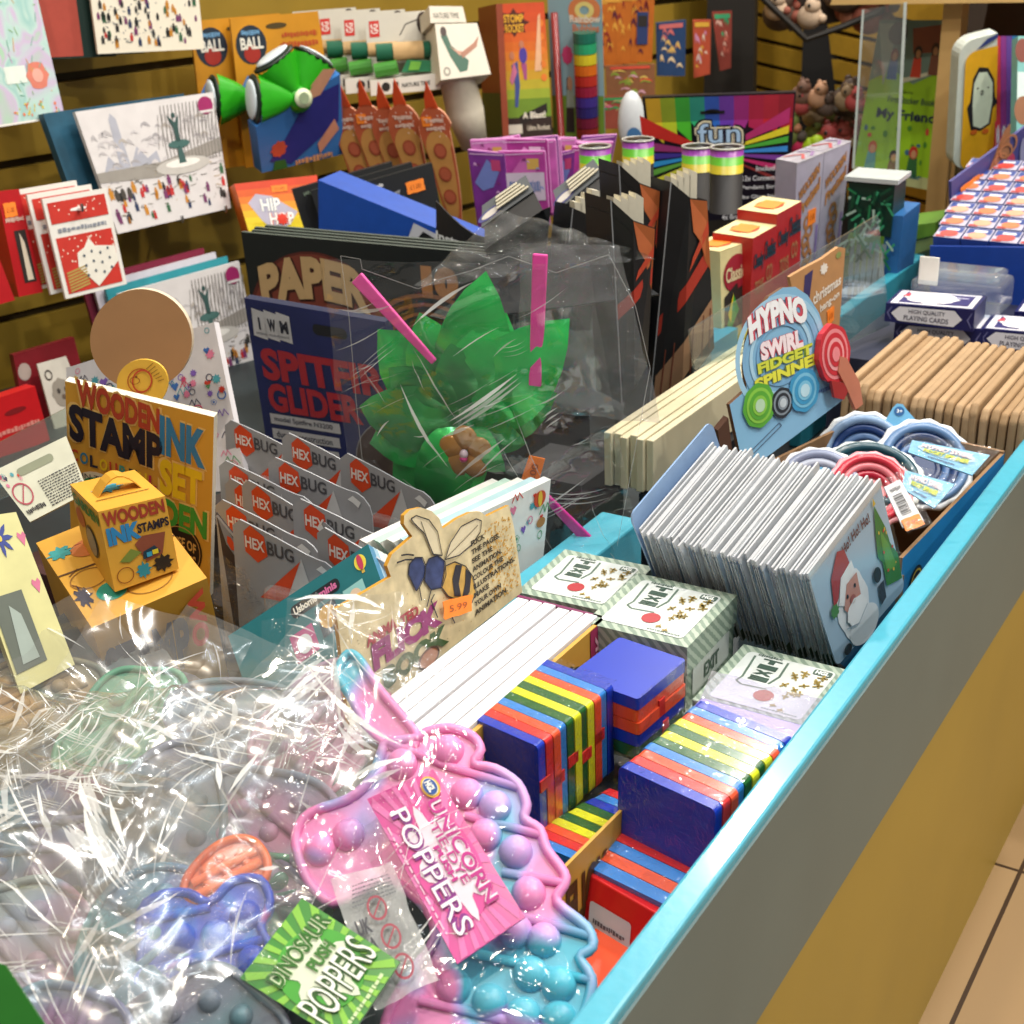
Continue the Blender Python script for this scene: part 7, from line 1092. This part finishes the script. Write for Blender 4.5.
# doodle book stack behind the bee sign
q = QD['doodbook']
for k in range(5):
    off_ = Vector((-.010*k, -.003*k, .003-.0012*k)); q2 = cardq(q, off_); t = T('doodle_book', ['front white doodle covered book beside the bee sign', 'second doodle book behind the bee sign', 'third doodle book behind the bee sign', 'fourth doodle book behind the bee sign', 'rearmost doodle book behind the bee sign'][k], 'book', q2, -.6, 'white doodle books'); mb = MB(); mb.slab(q2, .008, M('#e4e4e0', .45), M(['#dfe4e2', '#a8c8d0', '#e2e2dc', '#b4d0c4', '#dcdcd8'][k], .5), u0=-1.7, v0=-.6)
    if k == 0: doodles(mb, q2, .05, .1, .95, .95, 14, 8, .13, 1.0); mb.ell(q2, .75, .78, .14, .13, '#c8502c', .001); mb.ell(q2, .75, .78, .05, .13, '#e0b83a', .0014); mb.ell(q2, .8, .38, .12, .08, '#a8743a', .001)
    mb.build('cover', t)
# teal activity books
q = QD['usb']; n = Vector(q[4])
for k in range(6):
    off_ = -n*.0078*k+Vector((-.0012*k, 0, .0012*k)); q2 = cardq(q, off_); t = T('activity_book', ['front teal activity book with balloon logo and pink squares', 'second teal activity book in the leaning pile', 'third activity book in the leaning pile', 'fourth activity book in the leaning pile', 'fifth activity book in the leaning pile', 'rearmost activity book in the leaning pile'][k], 'book', q2, 0, 'teal activity books')
    mb = MB(); mb.slab(q2, .0072, M(['#1f6a72', '#5a9ac0', '#e8ebe6', '#cfe0dc', '#f0f0ea', '#d8e4e0'][k], .4), M(['#4f8ab0', '#a4c4d8', '#e4ece4', '#dce8e0', '#eef0e6', '#d8e4d8'][k], .5), v0=-.25)
    if k == 0:
        mb.shape(q2, rrect(.42, .62, .76, .82, .03, .08), '#171c26'); mb.text(q2, 'Usborne', .44, .66, .6, .78, '#e8e4d8', .0008, .04); mb.text(q2, 'minis', .62, .66, .74, .78, '#c86a9a', .0008, .04)
        mb.rect(q2, .36, .0, .52, .42, '#b0387a', .0006); mb.rect(q2, .56, .1, .7, .55, '#1c3444', .0006); mb.rect(q2, .76, .2, .9, .55, '#8ac0c0', .0006); mb.ell(q2, .63, .35, .06, .18, '#c89a3a', .001); mb.ell(q2, .44, .2, .05, .14, '#d8dce0', .001); mb.ell(q2, .83, .36, .04, .12, '#d8c0a8', .001); mb.ell(q2, .92, .8, .038, .13, '#e0d04a', .0006); mb.ell(q2, .92, .8, .018, .13, '#b83a5a', .001); mb.rect(q2, .91, .62, .93, .67, '#c8a84a')
    else: scatter(mb, q2, .0, .9, 1, .99, 5, ['#8ac04a', '#d8b83a'], .02, .02)
    mb.build('cover', t)
# ---------------------------------------------------------------- jacob's ladder tile toys
TC = {'b': '#0a34b4', 'r': '#d02a2a', 'o': '#e0502a', 'l': '#2f7fd0', 'y': '#d4d81f', 'g': '#155a22'}
for k_ in TC: TC[k_] = M(TC[k_], .35, scale=20, var=.04, coat=.4)
RIB = M('#c82a24', .5)
def tiles(o, X, S, Z_, w, h, seq_, label, th, ext=0, group='wooden tile toys', wrap=True):
    """o = lower left front corner, X = width dir, S = stacking dir, Z_ = height dir"""
    X, S, Z_ = Vector(X).normalized(), Vector(S).normalized(), Vector(Z_).normalized(); tot = th*len(seq_); t = thing('tile_ladder_toy', label, 'toy', Vector(o), group)
    for i, ch in enumerate(seq_):
        p = Vector(o)+S*(th*i)+X*(.0006*((i*7) % 3-1)); r_ = w*.05; pts = []
        for cx, cz, a0 in ((w-r_, h-r_, 0), (r_, h-r_, 90), (r_, r_, 180), (w-r_, r_, 270)):
            for j in range(4): a = math.radians(a0+30*j); pts.append(p+X*(cx+r_*math.cos(a))+Z_*(cz+r_*math.sin(a)))
        mb = MB(); mb.prism(pts if X.cross(Z_).dot(S) < 0 else pts[::-1], S*th*.94, TC[ch]); mb.build('tile', t)
    mb = MB(); p = Vector(o)+X*(w+.0006)
    for i in range(len(seq_)-1):
        if i % 2 == 0: a = p+S*(th*i)+Z_*h*(.42 if i % 4 else .5); mb.prism([a, a+S*th*1.4, a+S*th*1.4+Z_*h*.12, a+Z_*h*.12], X*-.001, RIB)
    mb.build('ribbon', t)
    if wrap:
        mb = MB(); e = .0015; c = [Vector(o)-X*e-S*e-Z_*e*0]; A = Vector(o)-X*e-S*e; Bx = X*(w+2*e); Cs = S*(tot+2*e); D = Z_*(h+e)
        for (a, u, v) in ((A, Bx, D), (A+Bx, Cs, D), (A+D, Bx, Cs)):
            nn = u.cross(v).normalized(); qq = [a, a+u, a+u+v, a+v, nn]; crumple(mb, qq, 14, 14, .0022, 110, 3+len(seq_), FILM('shrink_wrap', .0, .45, 70, .5, rough=.1, base_=.05))
        mb.build('shrink_wrap', t, True)
    return t
th = .0074
tiles((-.417, .584, -.062), (.054, -.008, 0), (.005, .078, 0), (0, 0, 1), .055, .064, 'brolgygyolbr'[:11], 'tall shrink wrapped stack of rainbow tiles standing next to the flick books', th)
tiles((-.372, .566, -.125), (.045, -.004, 0), (.03, .09, 0), (0, 0, 1), .055, .068, 'lroygygblr', 'lower rainbow tile stack in the gap beside the gold partition', .0072)
tiles((-.320, .590, -.082), (.066, -.012, 0), (.01, .084, .002), (-.02, .10, 1), .067, .072, 'brolgygyolbrb'[:11], 'shrink wrapped rainbow tile stack leaning against the blue rim', .0078)
# flat lying stack
tiles((-.3905, .660, -.045), (.05, -.006, 0), (0, 0, 1), (.005, .06, 0), .052, .058, 'gboob', 'flat lying tile stack with a blue top next to the puzzle boxes', .0088, wrap=True)
tiles((-.318, .5, -.13), (.062, -.004, 0), (0, .01, 1), (.01, .06, .0), .062, .062, 'gyrbo', 'flat tile stack low against the rim under the leaning one', .009)
# red pack and purple box
t = thing('red_boxed_toy', 'red pack with a white printed label at the bottom of the gap by the rim', 'box', (-.295, .53, -.13)); rq = [Vector((-.322, .535, -.13)), Vector((-.256, .520, -.13)), Vector((-.262, .545, -.060)), Vector((-.328, .560, -.060)), Vector((-.22, -.95, .25)).normalized()]
mb = MB(); mb.slab(rq, .022, M('#d01f22', .35, coat=.3)); mb.shape(rq, rrect(.15, .38, .6, .82, .03, .03), '#c4c8d0', .0006); scrib(mb, rq, .2, .66, .55, .7, '#5a5a62', .001); scrib(mb, rq, .2, .52, .5, .57, '#5a5a62', .001); mb.build('box', t, bevel=.001)
tiles((-.325, .562, -.088), (.066, -.01, 0), (.01, .06, .01), (0, 0, 1), .06, .03, 'lolr', 'small blue and orange tiles behind the red pack', .0085)
t = thing('lilac_box', 'glossy lilac wrapped box between the leaning tiles and the puzzle box', 'box', (-.285, .69, -.13)); mb = MB(); mb.box(-.318, -.248, .683, .70, -.13, -.018, M('#8a7cc0', .3, coat=.4)); mb.build('box', t, bevel=.002)
lq = [Vector((-.32, .676, -.04)), Vector((-.246, .676, -.04)), Vector((-.246, .722, -.012)), Vector((-.32, .722, -.012)), Vector((0, -.5, .85)).normalized()]; mb = MB(); crumple(mb, lq, 14, 10, .003, 90, 4, FILM('lilac_film', .25, .6, 90, .6, (.75, .7, .95))); mb.build('film', t, True)
# gold printed partition
t = thing('gold_partition', 'low gold card partition lettered FLICK between the tile stacks', 'card', (-.335, .56, -.13)); mb = MB(); gp_ = [Vector((-.322, .51, -.13)), Vector((-.318, .60, -.13)), Vector((-.318, .60, -.038)), Vector((-.322, .51, -.038)), Vector((1, -.04, 0)).normalized()]
mb.slab(gp_, .002, YG); mb.text(gp_, 'FLICK', .25, .5, .75, .85, '#4a3414', .0006, .05); mb.build('card', t)
# ---------------------------------------------------------------- heap of bagged poppers at the front left
TDP = MT('tie_dye_pastel', ['#5fbcd4', '#46b4cc', '#b9a4e0', '#ec8cc4', '#ee90c6', '#e884c0', '#8cc4e0'], 17, .38, distort=.8)
TDB = MT('tie_dye_blue', ['#e4dcd8', '#2a8ad0', '#1c4fc8', '#1238b0', '#1c4fc0', '#c8406a'], 20, .35, distort=1)
TDM = MT('tie_dye_mint', ['#7cc4b0', '#9ad0c4', '#d8a0b8', '#88b8c8', '#c8c0d8'], 20, .4)
def poly_popper(name, label, outline, n, bubs, ridges, mat, th=.010, br=.0105, rim=.0024, horn=None):
    t = thing(name, label, 'toy', sum((Vector(p) for p in outline), Vector())/len(outline)-Vector(n)*th, 'rubber popper toys'); n = Vector(n)
    ccw = sum(((Vector(outline[(i+1) % len(outline)])-Vector(outline[0])).cross(Vector(outline[(i+2) % len(outline)])-Vector(outline[(i+1) % len(outline)])).dot(n) for i in range(len(outline)))) 
    o = [Vector(p) for p in outline]; A = Vector()
    for i in range(len(o)): A += (o[i]-o[0]).cross(o[(i+1) % len(o)]-o[0])
    if A.dot(n) < 0: o = o[::-1]
    o = smooth_loop(o, 3)
    mb = MB(); mb.prism(o, n*-th, mat); bd = mb.build('body', t)
    mb = MB(); mb.tube([p+n*.0008 for p in o], rim, mat, 8, True); mb.build('rim', bd, True)
    X = n.orthogonal().normalized(); Y = n.cross(X)
    for p in bubs: mb = MB(); mb.ball(Vector(p), (br, br, br*.85), mat, (X, Y, n), 18, 7, True); mb.build('bubble', bd, True)
    for a, b_ in ridges: mb = MB(); mb.tube([Vector(a)+n*.001, Vector(b_)+n*.001], .0024, mat, 8); mb.build('ridge', bd, True)
    return t
q = QD['uni']; n = Vector(q[4]); rd = PT['uni_rid']
ut = poly_popper('unicorn_popper', 'pastel pink and blue tie dye unicorn head popper in a clear bag at the front', PT['uni_body'], n, PT['uni_bub'], [(rd[i], rd[i+1]) for i in range(0, len(rd), 2)], TDP, br=.0088, rim=.0028)
mb = MB(); hp = [Vector(x)-n*.002 for x in PT['uni_horn']]; A = Vector()
for i in range(len(hp)): A += (hp[i]-hp[0]).cross(hp[(i+1) % len(hp)]-hp[0])
hp = smooth_loop(hp if A.dot(n) > 0 else hp[::-1], 3); mb.prism([p+n*.001 for p in hp], n*-.010, TDP); mb.build('horn', ut); mb = MB(); mb.tube([p+n*.002 for p in hp], .0026, TDP, 8, True); mb.build('horn_rim', ut, True)
def sun_card(nm, label, cols, lines, name='header_card', stick=None):
    q = QD[nm]; t = T(name, label, 'card', q, 0, None); mb = MB(); mb.slab(q, .0012, M(cols[0], .35, coat=.3)); c = (.5, .48)
    for k in range(22):
        a0, a1 = 2*math.pi*k/22, 2*math.pi*(k+.45)/22
        def e(a):
            L = min(.5/max(abs(math.cos(a)), 1e-3), .5/max(abs(math.sin(a)), 1e-3)); return (.5+L*math.cos(a)*.99, .5+L*math.sin(a)*.99)
        mb.shape(q, [c, e(a0), e(a1)], cols[1], .0003)
    mb.ell(q, .5, .5, .42, .36, cols[2], .0006, k=32, wav=.0); mb.ell(q, .5, .48, .3, .3, cols[3], .0009, k=40, wav=.22); return q, t, mb
q, t, mb = sun_card('ucard', 'pink sunburst card lettered UNICORN TIE-DYE PUSH POPPERS lying on the unicorn', ['#d23c96', '#e67ab8', '#dc4f9c', '#f0dce8'], None)
# lettering reads along the long side
lq = [Vector(q[3]), Vector(q[0]), Vector(q[1]), Vector(q[2]), q[4]]
lq = [Vector(q[3]), Vector(q[0]), Vector(q[1]), Vector(q[2]), q[4]]
mb.text2(lq, 'UNICORN', .17, .68, .84, .87, '#c0288a', '#f8e8f2', .0014, .02, .07); mb.text2(lq, 'TIE-DYE', .30, .56, .68, .67, '#c0288a', '#f8e8f2', .0014, .01, .06); mb.text2(lq, 'PUSH', .42, .45, .64, .54, '#c0288a', '#f8e8f2', .0014, .04, .1); mb.text2(lq, 'POPPERS', .14, .17, .90, .42, '#f6ecf4', '#8a2a8a', .0014, .0, .06)
mb.ell(lq, .10, .84, .07, .12, '#e8b02c', .0014); mb.ell(lq, .10, .84, .058, .10, '#f4e8c0', .0018); mb.ell(lq, .10, .84, .052, .09, '#1f4f9a', .0022); mb.text(lq, 'HGL', .065, .79, .135, .89, '#f0f0e8', .0026, .05); scrib(mb, lq, .2, .05, .85, .08, '#f0c8e0', .0008); mb.build('card', t)
q, t, mb = sun_card('dino', 'green card lettered DINOSAUR PUSH POPPERS at the bottom edge', ['#2f8a2a', '#8ac84a', '#4aa83a', '#dfe8d0'], None)
q0 = q; mb.text2(q0, 'DINOSAUR', .12, .66, .98, .82, '#2a6a1c', '#d8e8c0', .0014, .02, .07); mb.text2(q0, 'PUSH', .45, .5, .78, .62, '#3a7a2a', '#d8e8c0', .0014, .04, .1); mb.text2(q0, 'POPPERS', .06, .18, .95, .48, '#eef4e8', '#2a5a1c', .0014, .0, .06); scrib(mb, q0, .1, .04, .8, .08, '#cfe8b0', .0008); mb.build('card', t)
# crinkled label strip in the unicorn bag
p = loc = None
q = QD['ucard']; qs = [B(q, -1.12, .03), B(q, -.28, -.02), B(q, -.10, .62), B(q, -.92, .68), q[4]]; t = T('safety_label', 'crumpled clear white safety label left of the pink card', 'label', qs, 0)
LF = FILM('label_film', .42, .5, 50, .6); mb = MB(); crumple(mb, qs, 14, 16, .004, 55, 6, LF, h0=.001)
for (u, v, c) in ((.62, .18, '#a84a5a'), (.6, .42, '#a84a5a'), (.55, .66, '#a84a5a')): mb.ell(qs, u, v, .15, .1, c, .007, inner=.8); mb.qline(qs, [(u-.1, v-.06), (u+.1, v+.06)], .0008, c, .007)
mb.text(qs, 'UK', .15, .5, .38, .62, '#4a4a52', .007, .04); mb.text(qs, 'CA', .15, .36, .38, .47, '#4a4a52', .007, .04)
for k in range(6): scrib(mb, qs, .2+.02*k, .72+.03*k, .9, .735+.03*k, '#6a6a72', .007)
mb.build('label', t, True)
# generic rounded poppers in bags
def ring_outline(c, X, Y, w, h, k=34, wav=.06, lobes=5, ph=0):
    return [c+X*(w*math.cos(a)*(1+wav*math.cos(lobes*a+ph)))+Y*(h*math.sin(a)*(1+wav*math.cos(lobes*a+ph))) for a in [2*math.pi*i/k for i in range(k)]]
FBH = FILM('haze_bag', .05, .6, 12, .2, rough=.15, dist=.005, stretch=(1, .3, 1), base_=.11)
def bagged(c, az, el, roll, w, h, mat, label, seed, bag=True, lift=0, bw=1.3):
    az, el, roll = (math.radians(x) for x in (az, el, roll)); n = Vector((math.cos(az)*math.cos(el), math.sin(az)*math.cos(el), math.sin(el))); x = Vector((-math.sin(az), math.cos(az), 0)); y = n.cross(x); X = x*math.cos(roll)+y*math.sin(roll); Y = n.cross(X); c = Vector(c)
    o = ring_outline(c, X, Y, w, h, ph=seed, lobes=3+seed % 3); R = random.Random(seed)
    bubs = [c+X*(w*.62*i/2)+Y*(h*.66*j/2) for i in (-2, 0, 2) for j in (-2, -.7, .7, 2) if abs(i)+abs(j) < 3.9]
    bubs = [c+X*u+Y*v for u, v in ((-.4*w, -.45*h), (.4*w, -.45*h), (0, 0), (-.45*w, .45*h), (.42*w, .45*h), (-.5*w, 0), (.5*w, 0), (0, .62*h), (0, -.62*h))]
    t = poly_popper('popper_toy', label, o, n, bubs, [(c-X*w*.8+Y*h*.22, c+X*w*.8+Y*h*.22), (c-X*w*.8-Y*h*.22, c+X*w*.8-Y*h*.22)], mat, th=.008, br=min(w, h)*.16)
    if bag:
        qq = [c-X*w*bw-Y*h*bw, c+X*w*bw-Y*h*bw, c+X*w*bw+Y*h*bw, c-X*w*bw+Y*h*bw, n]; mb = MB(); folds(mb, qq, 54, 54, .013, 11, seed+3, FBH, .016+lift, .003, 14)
        k0 = len(mb.v); mb.build('bag', t, True)
    return t
PINKM = MT('dusty_pink', ['#a8587a', '#b87a96', '#8894a8', '#8a9898'], 16, .45); TEALM = MT('murky_teal', ['#2f7a7c', '#4f8a94', '#5a6a90', '#8a5a78'], 15, .45); LIL = MT('murky_lilac', ['#7a6488', '#747a8c', '#587a84', '#8a6a7c'], 14, .45); BRN = MT('tan_mix', ['#7a5a3a', '#a08050', '#4a5a50', '#8a7a68'], 14, .5); GRN = MT('mint_mix', ['#2f7a5c', '#5a9a7c', '#5a5a54'], 14, .5)
LST = [(0, BRN, 'tan popper at the top left of the heap under clouded film'), (1, GRN, 'mint green popper near the left of the heap'), (2, LIL, 'lilac popper under the film behind the unicorn horn'), (3, PINKM, 'dusty pink popper directly left of the unicorn horn'), (4, TEALM, 'teal popper in the middle left of the heap'), (5, LIL, 'grey lilac popper in the middle of the heap'), (6, PINKM, 'pink popper left of the unicorn snout'), (7, PINKM, 'long pink popper at the left edge of the heap'), (8, TEALM, 'blue teal popper above the deep blue one'), (9, TEALM, 'dark teal popper at the bottom left corner'), (10, LIL, 'grey popper under the deep blue one'), (11, GRN, 'greenish popper between the heap and the unicorn snout')]
for k, m_, l in LST:
    c = Vector(PT['bagc'][k])+Vector((0, -.02, -.018))+Vector((0, 0, [-.005, -.012, -.006, .0, -.008, .004, .002, -.006, -.002, -.012, -.02, -.02][k])); bagged(c, -60+R.uniform(-25, 25), 62+R.uniform(-10, 10), [20, 60, -30, 50, 10, 70, -20, -60, 30, 80, 0, 20][k], .052 if k < 8 else .04, .036, m_, l, k+1, k not in (10, 11), [.0, .003, .006, .0, .004, .008, .002, .0, .004, 0, 0, 0][k], 1.5)
# heap underneath
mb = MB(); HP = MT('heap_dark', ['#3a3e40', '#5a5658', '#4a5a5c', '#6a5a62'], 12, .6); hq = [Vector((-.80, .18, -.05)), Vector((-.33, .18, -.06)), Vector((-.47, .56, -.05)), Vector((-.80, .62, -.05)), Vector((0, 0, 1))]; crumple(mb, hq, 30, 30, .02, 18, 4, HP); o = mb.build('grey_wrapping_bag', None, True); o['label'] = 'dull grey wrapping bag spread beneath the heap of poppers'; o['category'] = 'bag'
# deep blue popper
q = QD['blupop']; n = Vector(q[4]); o = [B(q, *p) for p in ((.05, .55), (.08, .9), (.25, 1.0), (.45, .98), (.6, .88), (.8, 1.02), (1.0, 1.0), (1.05, .8), (.95, .6), (1.0, .4), (.95, .2), (.6, .12), (.35, .05), (.12, .15), (.0, .3))]
t = poly_popper('popper_toy', 'deep blue, white and red tie dye popper left of the green card', o, n, [B(q, .35, .65), B(q, .62, .62), B(q, .85, .72), B(q, .85, .35), B(q, .5, .3)], [(B(q, .1, .82), B(q, .6, .84)), (B(q, .15, .45), B(q, .95, .5)), (B(q, .2, .25), B(q, .9, .22))], TDB, br=.008)
mb = MB(); crumple(mb, [B(q, -.25, -.2), B(q, 1.05, -.2), B(q, 1.1, 1.2), B(q, -.25, 1.25), q[4]], 30, 30, .010, 38, 15, FB, .003, h0=.016); mb.build('bag', t, True)
t = bagged(B(q, .75, 1.12, -.004), -60, 60, 30, .022, .016, MT('orange_red', ['#d8542c', '#e0703a', '#b83a2c'], 20, .4), 'small orange popper behind the deep blue one', 3, False)
q = QD['greencard']; t = T('green_card', 'dark green card corner at the very bottom left', 'card', q); mb = MB(); mb.slab(q, .002, M('#1f6a1c', .4), u0=-1, v0=-.5); mb.build('card', t)
# film bags spread over the heap
def sheet(name, label, pts, nu, nv, amp, f, seed, mat, h0=.02, drop=.004):
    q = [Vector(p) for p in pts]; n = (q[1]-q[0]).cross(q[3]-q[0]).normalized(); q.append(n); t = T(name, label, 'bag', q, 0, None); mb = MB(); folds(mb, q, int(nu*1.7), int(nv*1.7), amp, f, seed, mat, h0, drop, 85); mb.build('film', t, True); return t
FC = FILM('clear_bag_film', .035, .75, 12, .2, rough=.11, dist=.005, stretch=(1, .25, 1), base_=.12)
sheet('clear_bag', 'large crumpled clear bag across the middle of the heap', [(-.64, .34, -.008), (-.435, .42, .0), (-.47, .535, .008), (-.63, .485, -.01)], 60, 60, .017, 11, 31, FC)
sheet('clear_bag', 'crumpled clear bag at the top left of the heap below the amber carton', [(-.84, .34, -.02), (-.62, .36, -.015), (-.60, .475, -.016), (-.80, .46, -.02)], 54, 54, .015, 11, 41, FC)
sheet('clear_bag', 'crinkled clear bag at the bottom left in front of the pink popper', [(-.56, .22, .0), (-.40, .29, .0), (-.48, .42, .012), (-.66, .38, .0)], 50, 50, .015, 12, 51, FC)
# bag around the unicorn
q = QD['uni']; bq = [B(q, -.12, -.12), B(q, 1.02, -.12), B(q, .84, .42), B(q, -.05, .42), q[4]]; mb = MB(); UF = FILM('unicorn_bag_film', .012, .42, 36, .5, rough=.07)
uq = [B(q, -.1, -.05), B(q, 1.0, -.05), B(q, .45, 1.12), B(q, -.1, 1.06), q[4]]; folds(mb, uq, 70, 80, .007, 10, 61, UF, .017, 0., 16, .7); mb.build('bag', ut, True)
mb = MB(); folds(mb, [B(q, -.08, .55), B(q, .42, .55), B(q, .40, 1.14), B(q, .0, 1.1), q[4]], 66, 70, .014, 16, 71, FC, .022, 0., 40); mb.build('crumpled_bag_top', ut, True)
